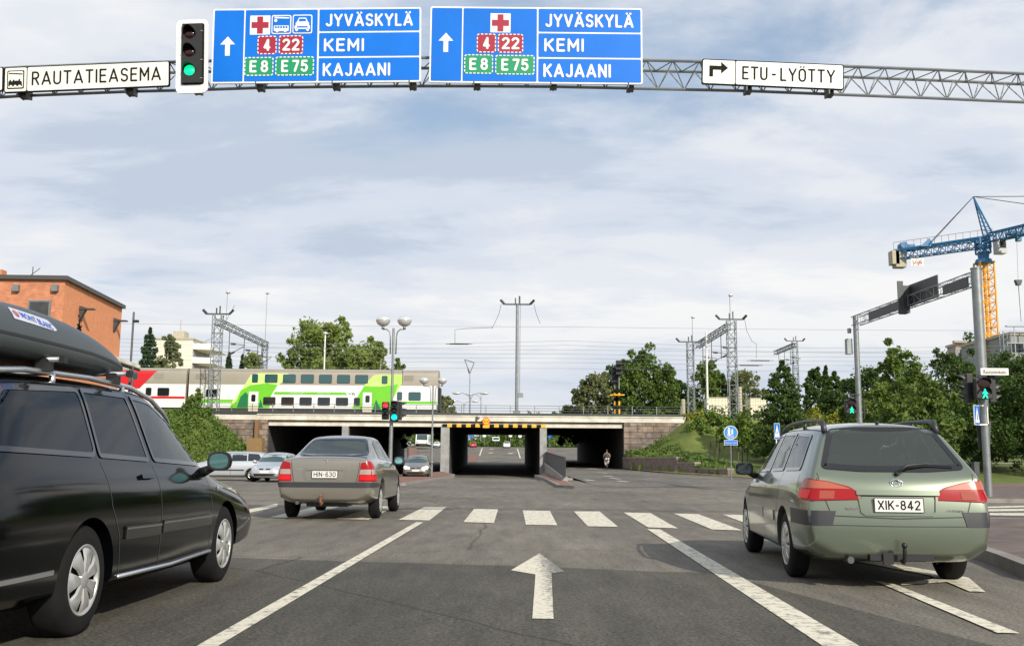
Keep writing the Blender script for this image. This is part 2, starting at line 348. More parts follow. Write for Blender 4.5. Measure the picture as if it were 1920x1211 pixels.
# arrows
ar_=mark(gp((998,1161),(1004,1078),(958,1070),(1012,1038),(1059,1073),(1034,1076),(1038,1162)))
mw=M['paint'].copy(); n_=mw.node_tree.nodes; l_=mw.node_tree.links; nz_=[q for q in n_ if q.type=='TEX_NOISE'][0]; rp_=[q for q in n_ if q.type=='VALTORGB'][0]; tc_=[q for q in n_ if q.type=='TEX_COORD'][0]
nz_.inputs['Scale'].default_value=22; sp_=n_.new('ShaderNodeSeparateXYZ'); l_.new(tc_.outputs['Object'],sp_.inputs[0]); mr_=n_.new('ShaderNodeMapRange'); xw=G(1014,1100).x; mr_.inputs[1].default_value=xw-.02; mr_.inputs[2].default_value=xw+.20; mr_.inputs[3].default_value=.03; mr_.inputs[4].default_value=-.20; l_.new(sp_.outputs[0],mr_.inputs[0]); ad_=n_.new('ShaderNodeMath'); l_.new(nz_.outputs[0],ad_.inputs[0]); l_.new(mr_.outputs[0],ad_.inputs[1]); l_.new(ad_.outputs[0],rp_.inputs[0]); ar_.data.materials[0]=mw
mark(gp((1600,1052),(1640,1052),(1750,1071),(1816,1084),(1848,1111),(1818,1110),(1776,1092),(1690,1098),(1690,1094),(1755,1086),(1745,1080)))
# stop line left, far lines
mark(gp((300,1000),(520,950),(520,944),(300,990)))
mark(gp((1846,950),(1925,948),(1925,951),(1846,953))); mark(gp((1846,955),(1925,954),(1925,958),(1846,959))); mark(gp((1846,962),(1925,962),(1925,967),(1846,966)))
# cycle path dashes
for (a,b) in ((1072,883),(1099,877),(1104,880),(1111,883),(1120,886),(1130,889),(1140,893),(1153,897),(1167,902),(1105,900)):
    p=G(a,b,.1)
    for _ in range(6): p=G(a,b,Hbike(min(p.y,92))+.02)
    s=.13; e=.020*p.y; dx=-.145*e; mb=MB()
    mb.add([(p.x-s-dx,p.y-e,Hbike(p.y-e)+.025),(p.x+s-dx,p.y-e,Hbike(p.y-e)+.025),(p.x+s+dx,p.y+e,Hbike(p.y+e)+.025),(p.x-s+dx,p.y+e,Hbike(p.y+e)+.025)],[(0,1,2,3)]); mb.build('road_marking',M['paint'],kind='structure')
# far road markings seen through the underpass
def markh(xa,xb,ya,yb,w):
    mb=MB(); mb.add([(xa,ya,Hmain(ya)+.02),(xa+w,ya,Hmain(ya)+.02),(xb+w,yb,Hmain(yb)+.02),(xb,yb,Hmain(yb)+.02)],[(0,1,2,3)]); mb.build('road_marking',M['paint'],kind='structure')
def Gm(px,py):
    y=150.0
    for _ in range(40):
        p=G(px,py,Hmain(y)); y=.5*y+.5*min(max(p.y,60),259)
    return p
for (a,b,c,d) in ((898,854,903,840),(974,859,969,841)):
    p=P(a,b,1); yb=0
    # intersect the rising road numerically
    def hit(px,py):
        best=None
        for i in range(1530,2590,4):
            y=i/10; q=P(px,py,y)
            if q.z<=Hmain(y): best=q; break
        return best or P(px,py,250)
    p,q=hit(a,b),hit(c,d); markh(p.x,q.x,p.y,q.y,.28)
for (a,b) in ((920,842),(918,849),(955,850)):
    p=hit(a,b); markh(p.x-.4,p.x,p.y-2,p.y+2,.9)
# ---- paved islands with kerbs
def island(name,pts,m,h=.12,kw=.15,zf=None,**k):
    mb=MB(); n=len(pts); c=Vector((sum(p[0] for p in pts)/n,sum(p[1] for p in pts)/n)); zf=zf or (lambda x,y:0)
    inner=[]
    for i in range(n):
        a=Vector(pts[i-1]); b=Vector(pts[i]); d=Vector(pts[(i+1)%n])
        e1=(b-a).normalized(); e2=(d-b).normalized(); nn=Vector((-(e1.y+e2.y),e1.x+e2.x)).normalized()
        if (c-b).dot(nn)<0: nn=-nn
        inner.append(b+nn*kw)
    top=[(p[0],p[1],zf(*p)+h) for p in pts]; bot=[(p[0],p[1],zf(*p)-.1) for p in pts]; inn=[(p[0],p[1],zf(*p)+h) for p in inner]
    mb.mi=1; mb.add(bot+top+inn,[(i,(i+1)%n,n+(i+1)%n,n+i) for i in range(n)]+[(n+i,n+(i+1)%n,2*n+(i+1)%n,2*n+i) for i in range(n)])
    mb.mi=0; mb.add(inn,[tuple(range(n))])
    return mb.build(name,[m,M['kerb']],kind='structure',fix=True)
i1=gp((1920,1084),(1870,1062),(1828,1046),(1775,1022),(1745,1005),(1740,993),(1775,984)); i1=[(p[0],p[1]) for p in i1]
island('pavement',[(9,6.2),(5.4,7.2),(4.8,8.6)]+i1+[(28,18.6),(28,6.2)],M['paver_grey'],.13)
island('pavement',[(p[0],p[1]) for p in gp((1700,937),(1760,941),(1925,943))]+[(60,27),(60,44)]+[tuple(G(1925,915).xy),tuple(G(1700,914).xy)],M['paver_grey'],.12)
# brick splitter island left of the main lane, and its tip
island('pavement',gp((690,912),(760,910),(850,895),(853,892))+[(x1b-.2,90),(x1b-.3,94.8),(x1a+.1,94.8),(-7.2,75),(-8.0,62),(-9.8,50)],M['paver'],.12)
island('pavement',gp((1002,893),(1022,901),(1045,914),(1076,916),(1056,900))+[(3.7,60),(3.35,74),(3.1,90),(2.75,90),(2.6,75)],M['paver'],.12)
# brick strip along the park, right of the cycle path
mb=MB(); st_=[(44,22,31),(47,20.5,29),(57,16.5,18.0),(70,13.5,14.6),(80,11.6,12.6),(93,10.4,11.2)]
for y,a,b in st_: mb.v+=[(a,y,Hbike(y)+.09),(b,y,Hbike(y)+.09)]
mb.f=[(2*i,2*i+1,2*i+3,2*i+2) for i in range(len(st_)-1)]; mb.m=[0]*len(mb.f); mb.build('pavement',M['paver'],kind='structure')
# left far pavement seen beyond the underpass
mb=MB()
def hitm(px,py):
    for i in range(1530,2590,4):
        y=i/10; q=P(px,py,y)
        if q.z<=Hmain(y): return q
    return P(px,py,250)
for quad in (((766,868),(786,868),(780,836),(766,836)),((878,869),(892,869),(896,852),(878,852)),((1026,854),(1042,854),(1044,846),(1026,846))):
    mb.add([hitm(*q)+Vector((0,0,.06)) for q in quad],[(0,1,2,3)])
mb.build('pavement',M['paver'],kind='structure')
# ================================================================ bridge
M['stone']=brickmat('rough granite blocks',(.26,.19,.145),(.13,.11,.095),(.09,.075,.06),1.5,.56,'XZ',msize=.03,bump=1.0,nlo=.5,nhi=1.5)
M['stone_y']=brickmat('rough granite blocks side',(.15,.12,.10),(.10,.085,.075),(.25,.22,.19),1.9,.80,'YZ',msize=.035,bump=1.0)
def Z(py,px=900,Y=BY): return P(px,py,Y).z
zd0=Z(800.5); zd1=Z(792); zf0=Z(790); zf1=Z(781)       # beam bottom/top, fascia bottom/top
bridge=empty('railway_bridge',(0,BY,0),label='long concrete railway bridge with pale edge beams crossing over the road',cat='bridge')
def bpart(mb,name,m,**k):
    o=mb.build(name,m,parent=bridge,**k); o.matrix_parent_inverse=Matrix.Translation((0,-BY,0)); return o
mb=MB(); mb.bb(xL+.05,xR-.1,BY,BY+.5,zd0,zd1); bpart(mb,'lower_beam',M['fascia'])
mb=MB(); mb.bb(BX(372),BX(1285),BY-.35,BY+.4,zf0,zf1); mb.bb(xL-1,BX(1286),BY-.42,BY+.4,zf1+.002,zf1+.10); bpart(mb,'edge_beam',M['fascia']); mb=MB(); mb.bb(xL-6,BX(1284),BY-.2,BY+.3,zf1+.102,zf1+.30); bpart(mb,'ballast_kerb',M['signback'])
mb=MB(); ztop=zf1-.06; xa_,xb_=xL-.5,xR+.5
mb.add([(xa_,BY+.4,zd0+.05),(xb_,BY+.4,zd0+.05),(xb_,BY2+.3,5.08),(xa_,BY2+.3,5.08),(xa_,BY+.4,ztop),(xb_,BY+.4,ztop),(xb_,BY2+.3,ztop),(xa_,BY2+.3,ztop)],[(0,1,2,3),(4,5,6,7),(0,1,5,4),(1,2,6,5),(2,3,7,6),(3,0,4,7)]); bpart(mb,'deck',M['dark_conc'])
mb=MB(); mb.bb(xL,xR,BY+.05,BY+.4,zd1-.3,zf0+.01); bpart(mb,'bearing_shelf',M['dark_conc'])
def sheared_wall(xa,xb,ya,yb,z0,z1):
    a=sk(ya); b=sk(yb); mb=MB(); mb.add([(xa+a,ya,z0),(xb+a,ya,z0),(xb+b,yb,z0),(xa+b,yb,z0),(xa+a,ya,z1),(xb+a,ya,z1),(xb+b,yb,z1),(xa+b,yb,z1)],[(0,1,2,3),(4,5,6,7),(0,1,5,4),(1,2,6,5),(2,3,7,6),(3,0,4,7)]); return mb
M['pier']=mat('painted concrete pier',(.27,.27,.265),.8,var=.25,vs=1.8)
for xa,xb in ((x0a,x0b),(x1a,x1b),(x2a,x2b)):
    bpart(sheared_wall(xa,xb,BY-.15,BY+.45,-1,zd0-.003),'pier',M['pier'])
    bpart(sheared_wall(xa+.02,xb-.02,BY+.45,BY2,-1,5.12),'dividing_wall',M['dark_conc'])
bpart(sheared_wall(xL-2.0,xL,BY+.5,BY2,-1,5.12),'abutment_wall',M['dark_conc'])
bpart(sheared_wall(xR,xR+2.0,BY+.5,BY2,-1,5.12),'abutment_wall',M['dark_conc'])
# stone wing walls: things of their own beside the bridge
mb=MB(); mb.bb(BX(360),xL+.02,BY-.3,BY+.25,-1,zf0-.003); w1=mb.build('stone_wall',M['stone'],loc=(BX(430),BY,0),label='brown granite block wall left of the bridge openings above the grassy bank',cat='wall')
mb=MB(); mb.bb(xR-.02,BX(1284),BY-.3,BY+.25,-1,zf0-.003); mb.build('stone_wall',M['stone'],loc=(BX(1225),BY,0),label='brown granite block wall right of the cycle path opening',cat='wall')
# chevrons over the main lane
mb=MB(); n=22; xa,xb=BX(829),BX(1023)
M['yellow']=mat('warning yellow',(.80,.42,.02),.5)
for i in range(n):
    mb.mi=i%2; a=xa+(xb-xa)*i/n; b=xa+(xb-xa)*(i+1)/n; mb.bb(a,b,BY-.2,BY-.001,zd0-.02,zd0+.26)
o=mb.build('height_marker',[M['signblack'],M['yellow']],loc=((xa+xb)/2,BY-.2,zd0),label='black and yellow striped height warning strip under the bridge edge',cat='warning strip')
# round yellow height limit sign
rs=empty('height_limit_sign',(BX(911),BY-.62,Z(790)),label='round yellow and red height limit sign fixed on the bridge edge',cat='road sign')
mb=MB(); mb.lathe([(.001,.0),(.36,.0),(.36,.04),(.001,.04)],(0,0,0),(0,-1,0),28); mb.build('rim',M['signred'] if False else mat('sign rim red',(.6,.05,.02),.4),parent=rs)
mb=MB(); mb.lathe([(.29,.042),(.29,.05),(.001,.05)],(0,0,0),(0,-1,0),28); mb.build('face',M['yellow'],parent=rs)
mb=MB(); mb.bb(-.3,.3,-.03,.0,-.62,-.36); mb.build('sub_plate',M['yellow'],parent=rs)
mb=MB(); mb.bb(-.9,-.82,.02,.3,-.1,.5); mb.bb(-.95,-.6,.05,.2,.3,.36); mb.build('bracket',M['darksteel'],parent=rs)
def text_mesh(txt,size,thick=.0,bold=0.0,sx=1.0,space=1.0):
    c=bpy.data.curves.new('t','FONT'); c.body=txt; c.size=size; c.offset=bold; c.extrude=thick; c.space_character=space; c.align_x='CENTER'; c.align_y='CENTER'; c.resolution_u=3
    o=bpy.data.objects.new('t',c); col.objects.link(o); dg=bpy.context.evaluated_depsgraph_get(); me=bpy.data.meshes.new_from_object(o.evaluated_get(dg)); bpy.data.objects.remove(o); bpy.data.curves.remove(c)
    for v in me.vertices: v.co.x*=sx
    return me
def text(name,txt,parent,mat_,loc,h,w=None,bold=0.02,rot=(R(90),0,0),thick=.002,sx=.8,space=1.0,label=None,capfix=True):
    """lettering whose capital height is h; centred at loc"""
    me=text_mesh(txt,h/.70,thick,bold*h,sx,space); xs=[v.co.x for v in me.vertices]; ys=[v.co.y for v in me.vertices]
    ref=text_mesh('H',h/.70,0,bold*h,1); ry=[v.co.y for v in ref.vertices]; cy=(min(ry)+max(ry))/2; hh=max(ry)-min(ry); bpy.data.meshes.remove(ref)
    cx=(min(xs)+max(xs))/2; ww=max(xs)-min(xs); fx=(w/ww) if w else 1
    for v in me.vertices: v.co.x=(v.co.x-cx)*fx; v.co.y=(v.co.y-cy)*h/hh
    me.materials.append(mat_); o=bpy.data.objects.new(name,me); col.objects.link(o); o.parent=parent; o.location=loc; o.rotation_euler=rot
    if label: o['label']=label
    return o
text('numerals','4,2 m',rs,M['signblack'],(0,-.055,0),.2,.46)
# railing along the deck edge
def railing(name,xa,xb,y,z,h,n,label,bars=4):
    r=empty(name,(xa,y,z),label=label,cat='railing')
    mb=MB()
    for i in range(n+1): x=(xb-xa)*i/n; mb.bb(x-.03,x+.03,-.03,.03,0,h)
    mb.build('post',M['darksteel'],parent=r) if False else None
    for i in range(n+1):
        x=(xb-xa)*i/n; q=MB(); q.bb(x-.035,x+.035,-.035,.035,0,h); q.build('post',M['steel'],parent=r)
    mb=MB()
    for k in range(bars): zz=h*(k+1)/bars; mb.bb(0,xb-xa,-.025,.025,zz-.04,zz)
    mb.build('rails',M['darksteel'],parent=r); return r
zr=zf1+.1
railing('bridge_railing',BX(818),BX(1278),BY-.1,zr,.98,10,'grey steel railing with four rails on the right half of the bridge')
railing('bridge_railing',BX(392),BX(817.5),BY-.1,zr,.98,11,'grey steel railing on the left half of the bridge before the train')
# ramp wall with its slatted railing between the main lane and the cycle path
rw=empty('ramp_wall',(x2b-.3,70,0),label='sloping concrete wall between main lane and cycle path in front of the pier',cat='wall')
a=G(1048,908); yb=94.7; ya=a.y+4; xa=G(1048,908).x+.35
mb=MB(); xb=x2b-.25
def zw(t): return .12+ (Z(872,1015)-.0)*t
pts=[(xa,ya,-.5),(xb,yb,-.9),(xb,yb,1.0),(xa,ya,.30)]
mb.prism(pts,(.3,0,0)); o=mb.build('wall',M['concrete'],parent=rw); o.matrix_parent_inverse=rw.matrix_world.inverted() if False else Matrix.Translation(-rw.location)
mb=MB()
nsl=26
for i in range(nsl+1):
    t=i/nsl; x=xa+(xb-xa)*t+.15; y=ya+(yb-ya)*t; z0=.30+.70*t; mb.bb(x-.035,x+.035,y-.25,y+.25,z0,z0+.95)
for k in (.08,1.0):
    mb.cyl((xa+.15,ya,.30+k),(xb+.15,yb,1.0+k),.04,n=6)
o=mb.build('ramp_railing',mat('dark railing paint',(.02,.024,.028),.5),label='dark slatted railing standing on the sloping ramp wall',cat='railing')
# granite steps edge wall right of the cycle path and low wall at far left
M['granite']=mat('sawn granite',(.20,.155,.14),.8,var=.3,vs=2.5)
M['granite_top']=mat('granite top',(.30,.25,.22),.8,var=.2,vs=2.5)
mb=MB()
segs=[((1150,857,94),(1180,858,92)),((1180,858,92),(1267,866,84)),((1267,874,82),(1292,876,78)),((1292,884,77),(1335,887,73))]
pl=[(10.4,93.5,1.55),(12.0,86,1.55),(13.2,80,1.55),(13.2,80,1.15),(14.0,76.5,1.15),(14.0,76.5,.72),(15.3,71,.72)]
for (x0,y0,z0),(x1,y1,z1) in zip(pl,pl[1:]):
    if abs(x1-x0)<.01: continue
    mb.mi=0; mb.prism([(x0,y0,-.2),(x1,y1,-.2),(x1,y1,z0-.1),(x0,y0,z0-.1)],(.45,.1,0)); mb.mi=1; mb.prism([(x0-.03,y0,z0-.098),(x1-.03,y1,z0-.098),(x1-.03,y1,z0),(x0-.03,y0,z0)],(.5,.1,0))
mb.build('stepped_wall',[M['granite'],M['granite_top']],loc=(12.5,82,0),label='low stepped granite wall between brick strip and park slope',cat='wall')
mb=MB(); mb.bb(-34,xL+1.0,86.6,87.1,-.1,1.45); mb.build('low_stone_wall',brickmat('pale stone courses',(.36,.31,.24),(.27,.23,.18),(.15,.13,.1),1.2,.24,'XZ',msize=.02),loc=(-28,86.8,0),label='low pale stone wall at the foot of the left grassy bank',cat='wall')
mb=MB(); p=P(474,832,91); p=P(482,835,91); mb.bb(p.x-.68,p.x+.68,90,91,p.z-.9,p.z+.65); mb.build('utility_box',mat('ochre box',(.22,.14,.055),.7,var=.1),loc=(p.x,90.5,p.z-1.9),label='ochre metal cabinet on the stone wall near the left bank',cat='cabinet')
mb=MB(); p=P(482,800,94.5); mb.bb(p.x-.18,p.x+.18,94.3,94.69,p.z-2.2,zf0-.01); mb.build('drain_pipe',mat('rusty pipe',(.2,.11,.05),.7),loc=(p.x,94.5,0),label='rusty brown downpipe on the left granite wall',cat='pipe')
# ================================================================ cars
def paint(name,c,metal=.55,rough=.32,c2=None,dust=.55,coatw=1.0):
    m,nt,b=newmat(name); b.inputs['Base Color'].default_value=(*c,1); b.inputs['Metallic'].default_value=metal; b.inputs['Roughness'].default_value=rough
    b.inputs['Coat Weight'].default_value=coatw; b.inputs['Coat Roughness'].default_value=.04; n=nt.nodes; l=nt.links
    t=n.new('ShaderNodeTexCoord'); q=n.new('ShaderNodeTexNoise'); q.inputs['Scale'].default_value=2.5; q.inputs['Detail'].default_value=8; l.new(t.outputs['Object'],q.inputs[0])
    r=n.new('ShaderNodeMapRange'); r.inputs[3].default_value=.02; r.inputs[4].default_value=.16; l.new(q.outputs[0],r.inputs[0]); l.new(r.outputs[0],b.inputs['Coat Roughness'])
    # road dust: towards the sills, a colour of its own
    sp=n.new('ShaderNodeSeparateXYZ'); l.new(t.outputs['Object'],sp.inputs[0]); mr=n.new('ShaderNodeMapRange'); mr.inputs[1].default_value=.75; mr.inputs[2].default_value=.2; mr.inputs[3].default_value=0; mr.inputs[4].default_value=dust; l.new(sp.outputs[2],mr.inputs[0])
    mm=n.new('ShaderNodeMath'); mm.operation='MULTIPLY'; l.new(mr.outputs[0],mm.inputs[0]); l.new(q.outputs[0],mm.inputs[1])
    mx=n.new('ShaderNodeMix'); mx.data_type='RGBA'; mx.inputs[6].default_value=(*c,1); mx.inputs[7].default_value=(*( .5*k+.06 for k in c),1); l.new(mm.outputs[0],mx.inputs[0]); l.new(mx.outputs[2],b.inputs['Base Color'])
    return m
M['p_green']=paint('sage green metallic paint',(.165,.195,.145),.62,.28,dust=.35)
M['p_beige']=paint('grey beige metallic paint',(.28,.26,.215),.6,.28,dust=.4)
M['p_black']=paint('black paint',(.0015,.002,.0025),.0,.10,dust=.0,coatw=.2)
M['p_black'].node_tree.nodes['Principled BSDF'].inputs['Specular IOR Level'].default_value=.22
M['p_silver']=paint('silver paint',(.50,.53,.56),.5,.35)
M['p_grey']=paint('warm grey paint',(.23,.21,.18),.5,.35)
M['p_red']=paint('red paint',(.45,.015,.02),.0,.3)
M['p_white']=paint('white paint',(.75,.76,.76),.0,.3)
M['glass']=glassmat('tinted car glass',.85,gl_=.85,sky_sheen=.07)
M['glass_dark']=mat('dark car glass',(.012,.018,.02),.04,spec=.8)
M['privacy']=glassmat('privacy glass',.10,gl_=.7)
M['glass2']=glassmat('green tinted glass',.7,gl_=.8,sky_sheen=.05)
M['interior']=mat('dark interior cloth',(.07,.072,.075),.9,var=.2)
M['trim']=mat('grey black trim',(.03,.031,.035),.45)
M['lampred']=mat('red lamp lens',(.30,.003,.006),.2,coat=.25,spec=.3)
M['lamplit']=mat('lit brake lens',(.45,.005,.008),.3,coat=.2,emit=.0,spec=.3); 
b=M['lamplit'].node_tree.nodes['Principled BSDF']; b.inputs['Emission Color'].default_value=(1,.02,.02,1); b.inputs['Emission Strength'].default_value=.22
M['lamporange']=mat('amber lamp lens',(.38,.10,.06),.2,coat=.4,spec=.3)
M['lampbrown']=mat('brown red lens',(.30,.05,.03),.15,coat=.5)
M['lampclear']=mat('clear lamp lens',(.40,.30,.27),.15,.2,coat=.6)
M['headlamp']=mat('headlamp glass',(.75,.78,.8),.08,.5,coat=1)
b=M['headlamp'].node_tree.nodes['Principled BSDF']
M['headlit']=mat('lit headlamp',(.9,.9,.85),.2,emit=2.5)
M['plate']=mat('plate white',(.66,.65,.60),.4)
M['rim']=mat('silver wheel',(.50,.50,.48),.35,.6)
def cage_mesh(S, rear_bulge=.03, front_bulge=.05, lv=4):
    """S: stations (x_low,x5,x_top, zb,wb, ws, wm, w4,z4, w5,z5, w6,z6, z8) from rear to front -> smooth dense mesh"""
    bm=bmesh.new(); rings=[]
    for (xl,x5,xt,zb,wb,ws,wm,w4,z4,w5,z5,w6,z6,z8) in S:
        pts=[(xl,0,zb),(xl,wb,zb),(xl,ws,zb+.10),(xl,wm,(zb+.1+z4)/2),(xl*.5+x5*.5,w4,z4),(x5,w5,z5),(xt,w6,z6),(xt,w6*.6,z6+(z8-z6)*.75),(xt,0,z8)]
        row=[bm.verts.new(pts[0])]; lf=[bm.verts.new(p) for p in pts[1:8]]; c=bm.verts.new(pts[8]); rt=[bm.verts.new((p[0],-p[1],p[2])) for p in pts[1:8]]
        rings.append([row[0]]+lf+[c]+rt[::-1])
    n=16; cl=bm.edges.layers.float.new('crease_edge')
    for a,b in zip(rings,rings[1:]):
        for i in range(n): bm.faces.new((a[i],a[(i+1)%n],b[(i+1)%n],b[i]))
        for i,cv in ((1,.35),(2,.65),(5,.45),(6,.35)):
            for k in (i,16-i):
                e=bm.edges.get((a[k],b[k]))
                if e: e[cl]=cv
    for i in range(n):
        e=bm.edges.get((rings[0][i],rings[0][(i+1)%n])); e[cl]=.45 if not 5<=i<=10 else .3
    for r,bulge,sg in ((rings[0],rear_bulge,-1),(rings[-1],front_bulge,1)):
        cs={}
        for i in range(2,7):
            p=r[i].co; cs[i]=bm.verts.new((p.x+sg*bulge,0,p.z))
        R_=lambda i: r[16-i]
        for s in (0,1):
            g=(lambda i:r[i]) if s==0 else R_
            bm.faces.new((r[0],g(1),g(2),cs[2]))
            for i in range(2,6): bm.faces.new((g(i),g(i+1),cs[i+1],cs[i]))
            bm.faces.new((cs[6],g(6),g(7),r[8]))
    bmesh.ops.recalc_face_normals(bm,faces=bm.faces)
    me=bpy.data.meshes.new('cage'); bm.to_mesh(me); bm.free()
    o=bpy.data.objects.new('cage',me); col.objects.link(o)
    s=o.modifiers.new('s','SUBSURF'); s.levels=lv; s.render_levels=lv
    dg=bpy.context.evaluated_depsgraph_get(); m2=bpy.data.meshes.new_from_object(o.evaluated_get(dg)); bpy.data.objects.remove(o)
    return m2
def cut_arches(me, wheels, hw, depth=.26):
    o=bpy.data.objects.new('b',me); col.objects.link(o); tmp=[]
    while len(me.materials)<2: me.materials.append(None)
    for (x,z,r) in wheels:
        for s in (1,-1):
            mb=MB(); mb.cyl((x,s*(hw-depth),z),(x,s*(hw+.2),z),r,r,40); mb.m=[1]*len(mb.f)
            c=mb.build('c',[M['black'],M['black']]); tmp.append(c); b=o.modifiers.new('b','BOOLEAN'); b.object=c; b.operation='DIFFERENCE'; b.solver='EXACT'
    dg=bpy.context.evaluated_depsgraph_get(); m2=bpy.data.meshes.new_from_object(o.evaluated_get(dg)); bpy.data.objects.remove(o)
    for c in tmp: bpy.data.objects.remove(c)
    return m2
def inpoly(u,v,pts):
    c=False; n=len(pts); j=n-1
    for i in range(n):
        a,b=pts[i]; d,e=pts[j]
        if (b>v)!=(e>v) and u<(d-a)*(v-b)/(e-b)+a: c=not c
        j=i
    return c
def roundpoly(pts, r, seg=4):
    out=[]; n=len(pts)
    for i in range(n):
        p=Vector(pts[i]); a=Vector(pts[i-1]); b=Vector(pts[(i+1)%n]); da=(a-p); db=(b-p); rr=min(r,da.length*.45,db.length*.45); s=p+da.normalized()*rr; e=p+db.normalized()*rr
        for k in range(seg+1):
            t=k/seg; out.append(tuple((s*(1-t)+p*t)*(1-t)+(p*(1-t)+e*t)*t))
    return out
def inset(pts,d):
    n=len(pts); area=sum(pts[i-1][0]*pts[i][1]-pts[i][0]*pts[i-1][1] for i in range(n)); sg=1 if area>0 else -1; out=[]
    for i in range(n):
        a=Vector(pts[i-1]); p=Vector(pts[i]); b=Vector(pts[(i+1)%n]); e=(b-a)
        if e.length<1e-6: out.append(tuple(p)); continue
        e.normalize(); out.append(tuple(p+Vector((-e.y,e.x))*d*sg))
    return out
class Proj:
    """projects flat outlines onto a body surface; d = direction of the rays (towards the body), u/v = plane axes"""
    def __init__(s,bvh,d): s.b=bvh; s.d=Vector(d).normalized(); s.v=Vector((0,0,1)); s.u=s.v.cross(s.d).normalized() if abs(s.d.z)<.9 else Vector((1,0,0)); 
    def setaxes(s,u,v): s.u=Vector(u); s.v=Vector(v); return s
    def hit(s,a,b,off):
        o=s.u*a+s.v*b-s.d*8
        h,n,_,_=s.b.ray_cast(o,s.d,20)
        if h is None:
            h,n,_,_=s.b.find_nearest(s.u*a+s.v*b-s.d*1.2)
        if n.dot(s.d)>0: n=-n
        return h+n*off
    def orient(s,v,f):
        o=[]
        for q in f:
            a,b,c=(Vector(v[i]) for i in q[:3]); n=(b-a).cross(c-b)
            if len(q)>3: n+= (c-b).cross(Vector(v[q[3]])-c)
            o.append(q if n.dot(s.d)<0 else tuple(reversed(q)))
        return o
    def patch(s,pts,off=.004,step=.06,thick=0.0):
        bm=bmesh.new(); vs=[bm.verts.new((a,b,0)) for a,b in pts]; bm.faces.new(vs)
        us=[p[0] for p in pts]; ws=[p[1] for p in pts]
        for ax,lo,hi in ((0,min(us),max(us)),(1,min(ws),max(ws))):
            k=max(1,int((hi-lo)/step))
            for i in range(1,k):
                q=lo+(hi-lo)*i/k; co=(q,0,0) if ax==0 else (0,q,0); no=(1,0,0) if ax==0 else (0,1,0)
                bmesh.ops.bisect_plane(bm,geom=bm.verts[:]+bm.edges[:]+bm.faces[:],plane_co=co,plane_no=no)
        out=MB(); bm.verts.index_update(); out.v=[tuple(s.hit(v.co.x,v.co.y,off)) for v in bm.verts]; out.f=[tuple(v.index for v in f.verts) for f in bm.faces]; out.m=[0]*len(out.f); 
        if thick:   # skirt down into the body
            be=[e for e in bm.edges if e.is_boundary]; base=len(out.v)
            for e in be:
                a,b=e.verts; k=len(out.v); out.v+=[out.v[a.index],out.v[b.index],tuple(s.hit(b.co.x,b.co.y,off-thick)),tuple(s.hit(a.co.x,a.co.y,off-thick))]; out.f.append((k,k+1,k+2,k+3)); out.m.append(0)
        out.f=s.orient(out.v,out.f); bm.free(); return out
    def ribbon(s,pts,w,off=.005,step=.04,closed=False,side=0):
        """side 0: centred on the line; -1/1: only to one side"""
        P2=[Vector(p) for p in pts]; 
        if closed: P2.append(P2[0])
        q=[P2[0]]
        for a,b in zip(P2,P2[1:]):
            k=max(1,int((b-a).length/step)); q+= [a+(b-a)*i/k for i in range(1,k+1)]
        if closed: q=q[:-1]
        n=len(q); o=MB(); wa,wb={0:(w/2,-w/2),1:(w,0),-1:(0,-w)}[side]
        for i in range(n):
            a=q[i-1] if (i or closed) else q[0]; b=q[(i+1)%n] if (i<n-1 or closed) else q[-1]; e=(b-a)
            e=e.normalized() if e.length>1e-7 else Vector((1,0)); nn=Vector((-e.y,e.x))
            for k in (wa,wb):
                p=q[i]+nn*k; o.v.append(tuple(s.hit(p.x,p.y,off)))
        m=n if closed else n-1
        for i in range(m): j=(i+1)%n; o.f.append((2*i,2*j,2*j+1,2*i+1)); o.m.append(0)
        o.f=s.orient(o.v,o.f); return o
def fit_smooth(o):
    o.data.polygons.foreach_set('use_smooth',[True]*len(o.data.polygons)); return o
